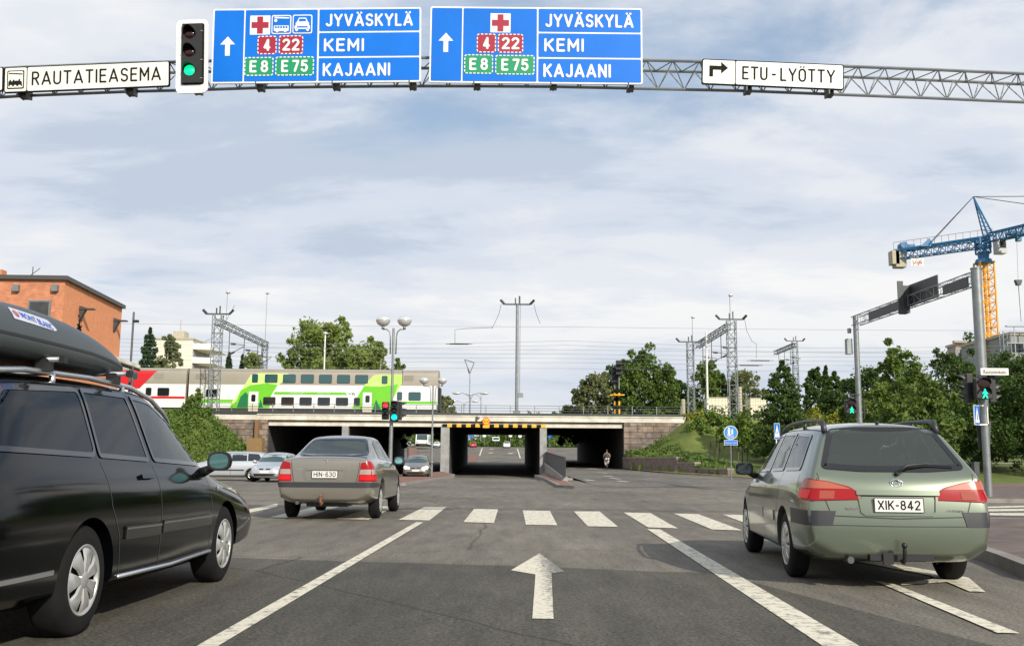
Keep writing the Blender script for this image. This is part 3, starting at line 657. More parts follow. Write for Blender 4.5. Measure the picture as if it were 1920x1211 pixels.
def make_wheel(r,rimr,w,kind='spoke7'):
    """wheel centred at the origin, axle along y, outer face at +y"""
    root=empty('wheel')
    mb=MB(); mb.lathe([(rimr-.01,-w/2),(rimr+.02,-w/2-.004),(r-.045,-w/2),(r-.012,-w/2+.018),(r,-w/2+.045),(r,w/2-.045),(r-.012,w/2-.018),(r-.045,w/2),(rimr+.02,w/2+.004),(rimr-.01,w/2),(rimr-.02,w/2-.03)],(0,0,0),(0,1,0),48)
    for k in (-.03,0,.03): pass
    mb.build('tyre',M['rubber'],parent=root,smooth=True)
    mb=MB(); mb.lathe([(rimr,w/2-.002),(rimr-.008,w/2+.004),(rimr-.02,w/2),(rimr-.03,w/2-.02)],(0,0,0),(0,1,0),48)
    n={'spoke7':7,'spoke5':5,'cover':9}[kind]
    for i in range(n):
        a=2*math.pi*i/n; ca,sa=math.cos(a),math.sin(a)
        def q(rad,t,y): return (rad*ca-t*sa,y,rad*sa+t*ca)
        wi,wo={'spoke7':(.022,.062),'spoke5':(.03,.075),'cover':(.018,.045)}[kind]; r0,r1=.045,rimr-.018
        L_=[]; 
        for rad,ww,y in ((r0,wi,w/2+.006),((r0+r1)/2,(wi+wo)/2*1.02,w/2+.012),(r1*.9,wo,w/2+.002),(r1,wo*.9,w/2-.010)):
            L_.append((q(rad,-ww,y-.012),q(rad,-ww*.75,y),q(rad,ww*.75,y),q(rad,ww,y-.012)))
        vs=[p for row in L_ for p in row]; fs=[(4*j+k,4*j+k+1,4*j+k+5,4*j+k+4) for j in range(3) for k in range(3)]; mb.add(vs,fs)
    mb.lathe([(.001,w/2+.014),(.03,w/2+.013),(.05,w/2+.006),(.058,w/2-.01)],(0,0,0),(0,1,0),20)
    mb.build('rim',M['rim'],parent=root,smooth=True,fix=False)
    mb=MB(); mb.lathe([(.001,w/2-.055),(rimr-.02,w/2-.05)],(0,0,0),(0,1,0),32); mb.lathe([(.001,w/2-.03),(.13,w/2-.03),(.13,w/2-.05)],(0,0,0),(0,1,0),24); mb.build('brake_disc',M['black'],parent=root,fix=False)
    return root
def wheels(car,xr,xf,tr,r,rimr,w,kind):
    for s in (1,-1):
        for x in (xr,xf):
            wh=make_wheel(r,rimr,w,kind); wh.parent=car; wh.location=(x,s*(tr/2),r); 
            if s<0: wh.rotation_euler=(0,0,math.pi)
def finish_body(me,mats,parent,name='body',delf=None,bvh=None):
    me.materials.clear()
    for m in mats: me.materials.append(m)
    if delf:
        bm=bmesh.new(); bm.from_mesh(me); kill=[f for f in bm.faces if f.material_index==0 and delf(f.calc_center_median())]
        bmesh.ops.delete(bm,geom=kill,context='FACES'); bm.to_mesh(me); bm.free()
    me.polygons.foreach_set('use_smooth',[True]*len(me.polygons)); me.set_sharp_from_angle(angle=R(40))
    o=bpy.data.objects.new(name,me); col.objects.link(o); o.parent=parent; return o
M['paintback']={}
def twoface(base):
    """car paint outside, dark lining where the sheet is seen from inside"""
    m=base.copy(); m.name=base.name+' lined'; n=m.node_tree.nodes; l=m.node_tree.links; b=n['Principled BSDF']; o=n['Material Output']
    g=n.new('ShaderNodeNewGeometry'); d=n.new('ShaderNodeBsdfDiffuse'); d.inputs[0].default_value=(.13,.13,.125,1); x=n.new('ShaderNodeMixShader')
    l.new(g.outputs['Backfacing'],x.inputs[0]); l.new(b.outputs[0],x.inputs[1]); l.new(d.outputs[0],x.inputs[2]); l.new(x.outputs[0],o.inputs[0]); return m
def bvh_of(me):
    bm=bmesh.new(); bm.from_mesh(me); t=BVHTree.FromBMesh(bm); bm.free(); return t
def window(car,pr,pts,frame_w=.035,glass=None,name='window',frame=None,rad=.05,cut=None,off=.004):
    pts=roundpoly(pts,rad); g=glass or M['glass']
    o=pr.patch(inset(pts,frame_w*.3),off,.08).build(name,g,parent=car,smooth=2,fix=False)
    area=sum(pts[i-1][0]*pts[i][1]-pts[i][0]*pts[i-1][1] for i in range(len(pts)))
    f=pr.ribbon(pts,frame_w,off+.003,.03,closed=True,side=1 if area>0 else -1).build('window_frame',frame or M['blackgloss'],parent=o,smooth=2,fix=False)
    if cut is not None: cut.append((pr,inset(pts,frame_w*.55)))
    return o
def seat(car,x,y,z=.28,back=.56,rear=False):
    mb=MB(); mb.box((x+.22,y,z+.1),(.5,.5 if not rear else 1.25,.16)); 
    Mx=Matrix.Rotation(R(-14),3,'Y'); mb.box((x-.07,y,z+.42),(.14,.48 if not rear else 1.25,back),M=Mx)
    hs=[0] if not rear else [-.36,.36]
    for h in hs: mb.box((x-.15,y+h,z+.42+back/2+.05),(.08,.24,.13),M=Mx)
    o=mb.build('rear_seat' if rear else 'seat',M['interior'],parent=car); m=o.modifiers.new('b','BEVEL'); m.width=.035; m.segments=3; return o
PLATES=[]
def plate(car,loc,rot,txt,w=.44,h=.118):
    mb=MB(); mb.box((0,0,0),(w,.012,h)); o=mb.build('number_plate',M['plate'],parent=car); o.location=loc; o.rotation_euler=rot; m=o.modifiers.new('b','BEVEL'); m.width=.005
    q=MB(); 
    for (a,b,c,d) in ((-w/2,w/2,-h/2,-h/2+.005),(-w/2,w/2,h/2-.005,h/2),(-w/2,-w/2+.005,-h/2,h/2),(w/2-.005,w/2,-h/2,h/2)): q.bb(a,b,-.0085,-.0062,c,d)
    q.build('plate_border',M['signblack'],parent=o)
    if txt: PLATES.append((o,txt,h*.66,w*.86))
    return o
M['mg']=mat('mirror glass',(.30,.62,.60),.05,.9)
M['mgd']=mat('mirror glass dark',(.10,.12,.12),.08,.8)
def mirror_(car,x,y,z,paintm,s,glassm=None,w=.098,h=.078,sq=2.6):
    """door mirror; s=+1 left: rounded shell, rear-facing glass set in a black rim"""
    y-=s*.02; n=28
    def ring(fx,fw,fh): return [(x+fx,y+w*fw*math.copysign(abs(math.cos(t))**(2/sq),math.cos(t)),z+h*fh*math.copysign(abs(math.sin(t))**(2/sq),math.sin(t))) for t in [k*2*math.pi/n for k in range(n)]]
    mb=MB(); rs_=[ring(-.055,.96,.96),ring(-.05,1,1),ring(-.01,1.0,1.0),ring(.04,.85,.85),ring(.07,.5,.5),ring(.078,.05,.05)]
    mb.add([p for r in rs_ for p in r],[(i*n+k,i*n+(k+1)%n,(i+1)*n+(k+1)%n,(i+1)*n+k) for i in range(5) for k in range(n)]); o=mb.build('door_mirror',paintm,parent=car,smooth=2)
    q=MB(); q.pipe([(x+.01,y-s*.05,z-h*.6),(x+.03,y-s*.17,z-h-.02)],[.028,.045],8); q.build('mirror_arm',M['black'],parent=o,smooth=2)
    q=MB(); q.poly(ring(-.0535,.955,.955)); q.build('mirror_rim',M['black'],parent=o)
    q=MB(); q.poly(ring(-.0555,.78,.76)); q.build('mirror_glass',glassm or M['mg'],parent=o)
    return o
def interior(car,x0,x1,hw,front,rear,z=.30,wheel=True):
    mb=MB(); mb.bb(x0,x1,-hw,hw,z-.05,z); mb.build('floor_pan',M['interior'],parent=car)
    for s in (-1,1): seat(car,front,s*.36,z)
    seat(car,rear,0,z,.50,True)
    mb=MB(); mb.bb(front+.85,front+1.25,-hw+.03,hw-.03,z+.30,z+.62); o=mb.build('dashboard',M['interior'],parent=car); m=o.modifiers.new('b','BEVEL'); m.width=.06; m.segments=3
    mb=MB(); c=Vector((front+.72,.36,z+.62)); mb.pipe([c+Vector((math.sin(t)*.05*0+math.cos(t)*.06,math.sin(t)*.19,math.cos(t)*.18)) for t in [k*math.pi/10 for k in range(21)]],.015,6); mb.build('steering_wheel',M['black'],parent=car,smooth=2)
# ---------------------------------------------------------------- specs (rear -> front)
#        x_low  x5   x_top  zb   wb   ws   wm   w4   z4   w5   z5   w6   z6   z8
WAGON=[( .06, .13, .50,  .30, .55, .74, .80, .77, .80, .72, .97, .54,1.33,1.40),
       ( .12, .17, .52,  .24, .62, .80, .845,.82, .82, .76, .98, .56,1.355,1.43),
       ( .40, .42, .80,  .20, .66, .83, .868,.85, .84, .79, .98, .585,1.385,1.455),
       (1.05,1.05,1.25,  .18, .68, .85, .875,.865,.84, .80, .97, .60,1.40,1.475),
       (1.75,1.75,1.85,  .18, .68, .86, .88, .87, .83, .80, .955,.605,1.41,1.485),
       (2.35,2.35,2.30,  .18, .68, .86, .88, .87, .82, .80, .94, .60,1.40,1.475),
       (2.95,3.00,2.65,  .18, .68, .85, .875,.865,.81, .79, .925,.575,1.35,1.42),
       (3.25,3.30,3.22,  .18, .68, .85, .87, .86, .80, .78, .90, .66, .985,1.02),
       (3.60,3.60,3.60,  .18, .66, .84, .865,.85, .77, .74, .85, .56, .90, .93),
       (4.05,4.05,4.05,  .19, .62, .80, .83, .80, .70, .68, .78, .48, .815,.835),
       (4.38,4.36,4.33,  .21, .55, .70, .73, .70, .60, .58, .69, .40, .715,.73),
       (4.52,4.50,4.47,  .25, .45, .57, .60, .57, .53, .48, .60, .34, .625,.635)]
SEDAN=[( .05, .06, .10,  .30, .55, .74, .80, .78, .80, .70, .955,.50, .985,1.0),
       ( .12, .12, .17,  .24, .60, .80, .84, .83, .82, .75, .965,.56,1.005,1.022),
       ( .45, .45, .45,  .20, .66, .83, .865,.85, .83, .77, .965,.60,1.01,1.03),
       ( .90, .82, .80,  .18, .68, .85, .875,.86, .83, .79, .965,.64,1.02,1.045),
       (1.15,1.10,1.42,  .18, .68, .85, .875,.865,.83, .79, .965,.555,1.33,1.375),
       (1.70,1.70,1.85,  .18, .68, .86, .88, .87, .82, .79, .95, .58,1.375,1.425),
       (2.30,2.30,2.30,  .18, .68, .86, .88, .87, .81, .79, .935,.58,1.365,1.42),
       (2.90,2.95,2.62,  .18, .68, .85, .875,.865,.80, .78, .915,.55,1.31,1.37),
       (3.20,3.25,3.18,  .18, .68, .85, .87, .86, .79, .77, .89, .65, .96,1.0),
       (3.60,3.60,3.60,  .18, .66, .84, .86, .85, .76, .74, .84, .56, .88, .91),
       (4.02,4.02,4.02,  .19, .62, .80, .83, .80, .69, .68, .77, .48, .80, .82),
       (4.30,4.28,4.25,  .21, .55, .72, .74, .70, .60, .58, .68, .40, .705,.72),
       (4.42,4.40,4.37,  .25, .45, .58, .60, .57, .53, .48, .60, .34, .625,.635)]
def scale_spec(S,sx=1,sy=1,sz=1): return [(a*sx,b*sx,c*sx,d*sz,e*sy,f*sy,g*sy,h*sy,i*sz,j*sy,k*sz,l*sy,m*sz,n*sz) for a,b,c,d,e,f,g,h,i,j,k,l,m,n in S]
def axes(b):
    return (Proj(b,(0,-1,0)).setaxes((1,0,0),(0,0,1)),   # left side: rays towards -y, plane x,z
            Proj(b,(0,1,0)).setaxes((1,0,0),(0,0,1)),    # right side
            Proj(b,(1,0,0)).setaxes((0,1,0),(0,0,1)),    # rear
            Proj(b,(-1,0,0)).setaxes((0,1,0),(0,0,1)))   # front
def corner(b,s): c=.7071; return Proj(b,(c,-s*c,0)).setaxes((s*c,c,0) if s>0 else (-c,c,0),(0,0,1))
def cutter(cuts,sidecond):
    def f(c):
        for pr,pts in cuts:
            d=pr.d
            a=c.dot(pr.u); b=c.dot(pr.v)
            if abs(d.y)>.9 and c.y*d.y>-.35: continue
            if abs(d.x)>.9 and (c.x*d.x>(-3.0 if d.x<0 else 1.9)): continue
            if inpoly(a,b,pts): return True
        return False
    return f
def seams(car,prs,lines,m=None,w=.007,name='door_seam'):
    for pr in prs:
        for l in lines: pr.ribbon(l,w,.0025).build(name,m or M['black'],parent=car,fix=False)
def place(o,rearpt_px,local,heading):
    """put car so that local contact point (x,y) meets the ground pixel"""
    g=G(*rearpt_px); a=R(90-heading); p=Matrix.Rotation(a,3,'Z')@Vector((local[0],local[1],0)); o.location=(g.x-p.x,g.y-p.y,0); o.rotation_euler=(0,0,a)
# ---------------------------------------------------------------- sage green estate car
def green_wagon():
    car=empty('estate_car',label='sage green metallic estate car with roof rails in the right lane seen from behind',cat='car')
    me=cut_arches(cage_mesh(WAGON,.035),[(1.0,.31,.355),(3.63,.31,.355)],.86)
    b=bvh_of(cage_mesh(WAGON,.035)); Lf,Rt,Re,Fr=axes(b); cuts=[]
    seams_l=[]
    # glass
    rw=[(-.66,1.02),(-.50,1.375),(-.25,1.395),(.25,1.395),(.50,1.375),(.66,1.02),(.3,.995),(-.3,.995)]
    window(car,Re,rw,.05,M['glass'],'rear_window',cut=cuts,rad=.06)
    window(car,Fr,[(-.66,.99),(-.50,1.36),(.50,1.36),(.66,.99)],.04,M['glass'],'windscreen',cut=cuts)
    for pr in (Lf,Rt):
        window(car,pr,[(.50,1.00),(.72,1.335),(1.28,1.365),(1.22,.99)],.03,M['glass'],'side_window',cut=cuts,rad=.06)
        window(car,pr,[(1.29,.99),(1.35,1.37),(1.93,1.38),(2.00,.975)],.03,M['glass'],'side_window',cut=cuts,rad=.04)
        window(car,pr,[(2.08,.975),(2.01,1.38),(2.35,1.37),(2.75,1.24),(3.08,.96)],.03,M['glass'],'side_window',cut=cuts,rad=.05)
    body=finish_body(me,[twoface(M['p_green']),M['black']],car,delf=cutter(cuts,None))
    # seams
    seams(car,(Lf,Rt),[[(2.04,.97),(2.06,.6),(2.06,.30)],[(3.14,.93),(3.2,.6),(3.18,.30)],[(1.25,.97),(1.27,.7),(1.40,.5),(1.42,.30)],[(.46,.97),(.35,.60),(.1,.6)]])
    seams(car,(Re,),[[(-.70,.98),(-.665,.80),(-.60,.62),(0,.60),(.60,.62),(.665,.80),(.70,.98)],],w=.009)
    seams(car,(Re,),[[(-.60,.54),(0,.535),(.60,.54)]],w=.006)
    # trims: black corner inserts, side mouldings
    for s,pr in ((1,Lf),(-1,Rt)):
        Co=corner(b,s); Co.patch([(s*.46,.535),(s*1.03,.535),(s*1.03,.665),(s*.44,.66)][::s],.007,.05,.008).build('bumper_insert',M['trim'],parent=car,smooth=2,fix=False)
        for a,bx in ((1.46,2.03),(2.08,3.18)):
            pr.patch([(a,.50),(bx,.50),(bx,.60),(a,.60)],.012,.08,.014).build('side_moulding',M['p_green'],parent=car,smooth=2,fix=False)
        pr.patch([(1.72,.865),(1.94,.865),(1.94,.905),(1.72,.905)],.022,.05,.024).build('door_handle',M['p_green'],parent=car,smooth=2,fix=False)
        pr.patch([(2.70,.85),(2.92,.85),(2.92,.89),(2.70,.89)],.022,.05,.024).build('door_handle',M['p_green'],parent=car,smooth=2,fix=False)
        # tail lamp wraps round the corner
        tr=roundpoly([(s*.28,.760),(s*.295,.81),(s*.37,.865),(s*.52,.91),(s*.68,.935),(s*.74,.92),(s*.79,.87),(s*.815,.79),(s*.81,.755),(s*.6,.745)][::s],.02)
        o=Co.patch(tr,.010,.04,.012).build('tail_lamp',M['lampred'],parent=car,smooth=2,fix=False)
        Co.patch([(s*.355,.845),(s*.40,.865),(s*.52,.904),(s*.68,.928),(s*.735,.912),(s*.775,.866),(s*.785,.852)][::s],.013,.04).build('indicator_lens',M['lamporange'],parent=o,smooth=2,fix=False)
        Co.patch([(s*.64,.762),(s*.785,.765),(s*.785,.835),(s*.62,.835)][::s],.013,.04).build('brake_lens',M['lamplit'],parent=o,smooth=2,fix=False)
        Co.patch([(s*.46,.762),(s*.56,.762),(s*.56,.83),(s*.46,.83)][::s],.013,.04).build('reverse_lens',M['lampbrown'],parent=o,smooth=2,fix=False)
        seams(car,(Co,),[[(s*.60,.735),(s*.59,.94)]],w=.008,name='lamp_gap')
        seams(car,(Co,),[tr+[tr[0]]],w=.008,name='lamp_gap')
        # roof rail
        q=MB(); z=1.50; y0=.60
        q.pipe([(.52,s*.53,1.35),(.58,s*.53,1.435),(.75,s*.54,1.462),(1.3,s*.55,1.478),(1.9,s*.55,1.478),(2.3,s*.54,1.46),(2.55,s*.53,1.42),(2.72,s*.52,1.35)],[.03,.028,.021,.017,.017,.019,.022,.025],10)
        for x in (1.3,): q.cyl((x,s*.55,1.38),(x,s*.55,1.478),.02,.02,8)
        q.build('roof_rail',M['trim'],parent=car,smooth=2)
        mirror_(car,2.98,s*.97,1.0,M['trim'],s,M['mgd'],.105,.068,4.5)
    # tailgate: handle bar, recess, plate
    Re.patch(roundpoly([(-.37,.795),(.37,.795),(.37,.835),(-.37,.835)],.012),.022,.05,.024).build('tailgate_handle',M['p_green'],parent=car,smooth=2,fix=False)
    Re.patch([(-.36,.786),(.36,.786),(.36,.795),(-.36,.795)],.006,.05).build('handle_shadow_gap',M['black'],parent=car,fix=False)
    Re.ribbon([(-.345,.785),(-.33,.655),(-.30,.635),(.30,.635),(.33,.655),(.345,.785)],.022,.012,.03).build('plate_recess_edge',M['p_green'],parent=car,smooth=2,fix=False)
    plate(car,(.065-.02,-.0,.715),(R(-4),0,R(-90)),'XIK-842',.44,.125)
    # oval badge
    q=MB(); q.pipe([(0,.055*math.cos(t),.034*math.sin(t)) for t in [k*math.pi/12 for k in range(25)]],.005,6); q.pipe([(0,.025*math.cos(t),.034*math.sin(t)) for t in [k*math.pi/12 for k in range(25)]],.004,6); q.pipe([(0,.04*math.cos(t),.012+.016*math.sin(t)) for t in [k*math.pi/12 for k in range(25)]],.004,6)
    h=Re.hit(0,.90,.004); o=q.build('badge',M['chrome'],parent=car,smooth=2); o.location=h; o.rotation_euler=(0,R(8),0)
    h=Re.hit(0.40,.68,.004); text('maker_lettering','TOYOTA',car,M['chrome'],h,.022,.15,.03,rot=(R(90),0,R(-90)))
    h=Re.hit(-.50,.67,.004); text('model_lettering','AVENSIS',car,M['chrome'],h,.02,.17,.03,rot=(R(90),0,R(-90)))
    # wiper
    q=MB(); p=[Re.hit(-.02,.975,.02),Re.hit(-.12,1.03,.035),Re.hit(-.30,1.05,.03),Re.hit(-.54,1.035,.02)]; q.pipe(p,[.018,.014,.009,.006],8); q.cyl(Re.hit(-.02,.975,-.01),Re.hit(-.02,.975,.035),.024,.02,12); q.build('rear_wiper',M['black'],parent=car,smooth=2)
    # tow bar
    q=MB(); q.pipe([(.10,0,.27),(-.02,0,.24),(-.06,0,.29),(-.06,0,.36)],.018,10); q.ball((-.06,0,.385),.026,12); q.bb(.02,.12,-.28,.28,.25,.30); q.bb(-.0,.03,.08,.17,.22,.32); q.build('tow_bar',M['black'],parent=car,smooth=True)
    q=MB(); q.cyl((.03,.45,.25),(.3,.45,.25),.03,.03,14); q.build('exhaust_pipe',M['darksteel'],parent=car,smooth=True)
    q=MB(); q.ball((.62,0,1.445),.02,8); q.build('washer_jet',M['black'],parent=car)
    interior(car,.4,3.3,.70,2.05,1.15,.32)
    wheels(car,1.0,3.63,1.50,.31,.205,.19,'cover')
    return car
car=green_wagon(); place(car,(1478,1080),(1.0,.80),5.2); car.scale=(1.0,.925,.985); car.location.x-=.035
# ---------------------------------------------------------------- grey beige saloon
def sedan():
    car=empty('saloon_car',label='grey beige metallic four door saloon in the left lane seen from behind',cat='car')
    me=cut_arches(cage_mesh(SEDAN,.03),[(.98,.31,.35),(3.62,.31,.35)],.86)
    b=bvh_of(cage_mesh(SEDAN,.03)); Lf,Rt,Re,Fr=axes(b); cuts=[]
    window(car,Re,[(-.64,1.045),(-.49,1.345),(.49,1.345),(.64,1.045),(.3,1.03),(-.3,1.03)],.035,M['glass'],'rear_window',cut=cuts,rad=.06)
    window(car,Fr,[(-.66,.98),(-.48,1.32),(.48,1.32),(.66,.98)],.04,M['glass'],'windscreen',cut=cuts)
    for pr in (Lf,Rt):
        window(car,pr,[(1.12,.99),(1.42,1.26),(1.72,1.335),(1.98,1.345),(2.02,.965)],.03,M['glass'],'side_window',cut=cuts,rad=.07)
        window(car,pr,[(2.10,.965),(2.05,1.345),(2.35,1.33),(2.70,1.20),(3.02,.95)],.03,M['glass'],'side_window',cut=cuts,rad=.05)
    finish_body(me,[twoface(M['p_beige']),M['black']],car,delf=cutter(cuts,None))
    seams(car,(Lf,Rt),[[(2.06,.97),(2.06,.30)],[(3.08,.92),(3.14,.6),(3.12,.30)],[(1.05,1.0),(1.10,.8),(1.36,.55),(1.40,.30)],[(1.52,.98),(1.56,1.29)]])
    seams(car,(Re,),[[(-.60,1.0),(-.575,.78),(-.54,.585),(-.5,.57),(.5,.57),(.54,.585),(.575,.78),(.60,1.0)]],w=.009)
    for s,pr in ((1,Lf),(-1,Rt)):
        Co=corner(b,s)
        tr=roundpoly([(s*.435,.60),(s*.47,.91),(s*.60,.94),(s*.70,.90),(s*.80,.74),(s*.83,.60)][::s],.025)
        o=Co.patch(tr,.010,.04,.012).build('tail_lamp',M['lampred'],parent=car,smooth=2,fix=False)
        Co.patch([(s*.452,.715),(s*.462,.80),(s*.755,.80),(s*.79,.735),(s*.795,.715)][::s],.013,.04).build('clear_lens',M['lampclear'],parent=o,smooth=2,fix=False)
        Co.patch([(s*.45,.625),(s*.455,.70),(s*.80,.70),(s*.81,.625)][::s],.013,.04).build('brake_lens',M['lamplit'],parent=o,smooth=2,fix=False)
        pr.patch([(.40,.50),(.60,.50),(.60,.56),(.40,.56)],.012,.05,.012).build('bumper_insert',M['trim'],parent=car,smooth=2,fix=False)
        pr.patch([(1.42,.52),(3.08,.50),(3.08,.56),(1.42,.58)],.010,.08,.012).build('side_moulding',M['p_beige'],parent=car,smooth=2,fix=False)
        pr.patch([(1.68,.84),(1.90,.84),(1.90,.88),(1.68,.88)],.022,.05,.024).build('door_handle',M['p_beige'],parent=car,smooth=2,fix=False)
        pr.patch([(2.72,.83),(2.94,.83),(2.94,.87),(2.72,.87)],.022,.05,.024).build('door_handle',M['p_beige'],parent=car,smooth=2,fix=False)
        mirror_(car,2.90,s*.95,.96,mat('blue mirror shell',(.02,.05,.22),.3) if s<0 else M['p_beige'],s)
    Re.patch([(-.66,.50),(.66,.50),(.66,.585),(-.66,.585)],.012,.06,.012).build('bumper_strip',M['trim'],parent=car,smooth=2,fix=False)
    for s in (1,-1): corner(b,s).patch([(s*.475,.50),(s*.93,.50),(s*.93,.575),(s*.475,.585)][::s],.0125,.05,.012).build('bumper_strip',M['trim'],parent=car,smooth=2,fix=False)
    Re.patch([(-.32,.785),(.32,.785),(.32,.83),(-.32,.83)],.022,.05,.024).build('boot_handle',M['p_beige'],parent=car,smooth=2,fix=False)
    Re.ribbon([(-.37,.80),(-.35,.66),(-.31,.625),(.31,.625),(.35,.66),(.37,.80)],.022,.012,.03).build('plate_recess_edge',M['p_beige'],parent=car,smooth=2,fix=False)
    plate(car,(.0,0,.715),(R(-3),0,R(-90)),'HIN-630',.44,.125)
    h=Re.hit(0,.935,.006); q=MB(); q.pipe([(0,.028*math.cos(t),.028*math.sin(t)) for t in [k*math.pi/12 for k in range(25)]],.005,6); q.pipe([(0,.03,.0),(0,-.03,.0)],.005,6); o=q.build('badge',M['chrome'],parent=car,smooth=2); o.location=h
    h=Re.hit(.45,.80,.004); text('maker_lettering','OPEL',car,M['chrome'],h,.025,.12,.03,rot=(R(90),0,R(-90)))
    h=Re.hit(-.45,.80,.004); text('model_lettering','VECTRA',car,M['chrome'],h,.022,.15,.03,rot=(R(90),0,R(-90)))
    rust=mat('rusty tow bar',(.20,.085,.04),.8,var=.3)
    q=MB(); q.pipe([(.15,.05,.25),(.0,.05,.21),(-.05,.05,.26),(-.05,.05,.34)],.020,10); q.ball((-.05,.05,.365),.026,12); q.build('tow_bar',rust,parent=car,smooth=True)
    q=MB(); q.cyl((.0,.46,.24),(.3,.46,.24),.03,.03,14); q.build('exhaust_pipe',M['darksteel'],parent=car,smooth=True)
    q=MB(); q.bb(.25,.9,-.35,.35,.17,.24); q.build('spare_wheel_well',M['black'],parent=car)
    interior(car,.7,3.2,.70,2.0,1.15,.30)
    q=MB(); q.bb(.80,1.12,-.6,.6,.93,.955); q.build('parcel_shelf',M['interior'],parent=car)
    q=MB(); q.ball((.92,.42,1.0),.07,12,(1.0,1.3,.8)); q.ball((.92,.36,1.03),.05,12); q.build('soft_toy',M['white'],parent=car,smooth=2)
    wheels(car,.98,3.62,1.50,.31,.20,.19,'spoke5')
    for c in children(car):
        if c.name.startswith('wheel'): c.location.z-=.055
    return car
car2=sedan(); place(car2,(712,971),(.98,-.85),.6); car2.scale=(1.0,1.02,1.04); car2.location.z=.057
# ---------------------------------------------------------------- black estate with roof box
BLK=[list(r) for r in scale_spec(WAGON,.975,1.03,1.035)]
for i_,dx in ((0,.42),(1,.40),(2,.30),(3,.10)):
    for k_ in (0,1,2): BLK[i_][k_]-=dx
for r_ in BLK:
    if r_[12]>1.2: r_[12]+=.07; r_[13]+=.065
for i_,dx in ((-1,.20),(-2,.18),(-3,.08)):
    for k_ in (0,1,2): BLK[i_][k_]+=dx+.06
for i_,f_ in ((-1,1.28),(-2,1.14),(-3,1.04)):
    for k_ in (4,5,6,7,9,11): BLK[i_][k_]*=f_
def black_wagon():
    car=empty('estate_car',label='glossy black estate car with silver roof rails in the nearest left lane',cat='car')
    me=cut_arches(cage_mesh(BLK,.035),[(.86,.325,.365),(3.568,.325,.365)],.89)
    b=bvh_of(cage_mesh(BLK,.035)); Lf,Rt,Re,Fr=axes(b); cuts=[]
    window(car,Re,[(-.66,1.05),(-.50,1.46),(.50,1.46),(.66,1.05)],.05,M['privacy'],'rear_window',cut=cuts)
    window(car,Fr,[(-.67,1.04),(-.51,1.405),(.51,1.405),(.67,1.04)],.04,M['glass2'],'windscreen',cut=cuts)
    for pr in (Lf,Rt):
        window(car,pr,[(-.12,1.075),(.20,1.44),(1.13,1.49),(1.07,1.045)],.03,M['privacy'],'side_window',cut=cuts,rad=.08)
        window(car,pr,[(1.10,1.045),(1.16,1.49),(1.86,1.495),(1.92,1.02)],.03,M['privacy'],'side_window',cut=cuts,rad=.04)
        window(car,pr,[(2.00,1.02),(1.94,1.495),(2.30,1.475),(2.68,1.335),(3.06,.985)],.03,M['glass2'],'side_window',cut=cuts,rad=.05)
    finish_body(me,[twoface(M['p_black']),M['black']],car,delf=cutter(cuts,None))
    gap=mat('panel gap',(.05,.05,.052),.5)
    seams(car,(Lf,Rt),[[(1.96,1.0),(1.98,.6),(1.98,.30),(1.4,.30)],[(3.06,.96),(3.14,.6),(3.12,.32),(1.99,.30)],[(1.10,1.02),(1.14,.75),(1.27,.55),(1.32,.30)]],gap)
    line=mat('silver trim line',(.28,.30,.33),.25,.8)
    for s,pr in ((1,Lf),(-1,Rt)):
        for a,bx in ((1.35,1.96),(2.00,3.10)):
            o=pr.patch([(a,.525),(bx,.515),(bx,.60),(a,.61)],.012,.08,.014).build('side_moulding',M['blackgloss'],parent=car,smooth=2,fix=False)
            pr.patch([(a,.588),(bx,.578),(bx,.590),(a,.600)],.016,.08,.0).build('moulding_edge',line,parent=o,smooth=2,fix=False)
        q=MB(); y=s*.885; q.pipe([(1.30,y,.295),(2.2,y+s*.012,.285),(3.14,y,.30)],.014,8); q.build('sill_strip',M['alu'],parent=car,smooth=2)
        pr.patch([(-.30,.40),(.44,.40),(.44,.425),(-.30,.425)],.008,.05,.008).build('bumper_strip',M['alu'],parent=car,smooth=2,fix=False)
        for x,z in ((1.74,.915),(2.84,.895)):
            pr.patch([(x-.10,z-.012),(x+.10,z-.012),(x+.10,z+.016),(x-.10,z+.016)],.022,.05,.02).build('door_handle',M['p_black'],parent=car,smooth=2,fix=False)
        h=pr.hit(3.34,.80,.004); q=MB(); q.ball(h,.022,12,(1,.4,1)); q.build('side_repeater',M['headlamp'],parent=car,smooth=2)
        q=MB(); q.pipe([(.05,s*.56,1.44),(.20,s*.56,1.52),(.55,s*.565,1.555),(1.4,s*.57,1.575),(2.1,s*.565,1.56),(2.55,s*.55,1.50),(2.85,s*.54,1.41),(3.0,s*.53,1.34)],[.02,.02,.019,.019,.019,.019,.018,.016],10)
        for x in (.9,1.95): q.cyl((x,s*.57,1.47),(x,s*.57,1.565),.02,.02,8)
        q.build('roof_rail',M['alu'],parent=car,smooth=2)
        Re.patch([(s*.60,.68),(s*.62,.98),(s*.70,.98),(s*.74,.68)][::s],.01,.05,.012).build('tail_lamp',M['lampred'],parent=car,smooth=2,fix=False)
        q=MB(); o=mirror_(car,3.02,s*1.0,1.03,M['p_black'],s)
        Fr.patch([(s*.40,.60),(s*.46,.72),(s*.84,.80),(s*.80,.62)][::-s],.01,.05,.012).build('headlamp',M['headlamp'],parent=car,smooth=2,fix=False)
    # cross bars with feet
    for x in (.78,1.78):
        q=MB(); q.pipe([(x,-.68,1.635),(x,.68,1.635)],.016,10); o=q.build('cross_bar',M['alu'],parent=car,smooth=2)
        for s in (1,-1):
            q=MB(); q.box((x,s*.575,1.60),(.11,.06,.075)); q.build('bar_foot',M['black'],parent=o); q=MB(); q.box((x,s*.69,1.635),(.05,.03,.045)); q.build('bar_cap',M['black'],parent=o)
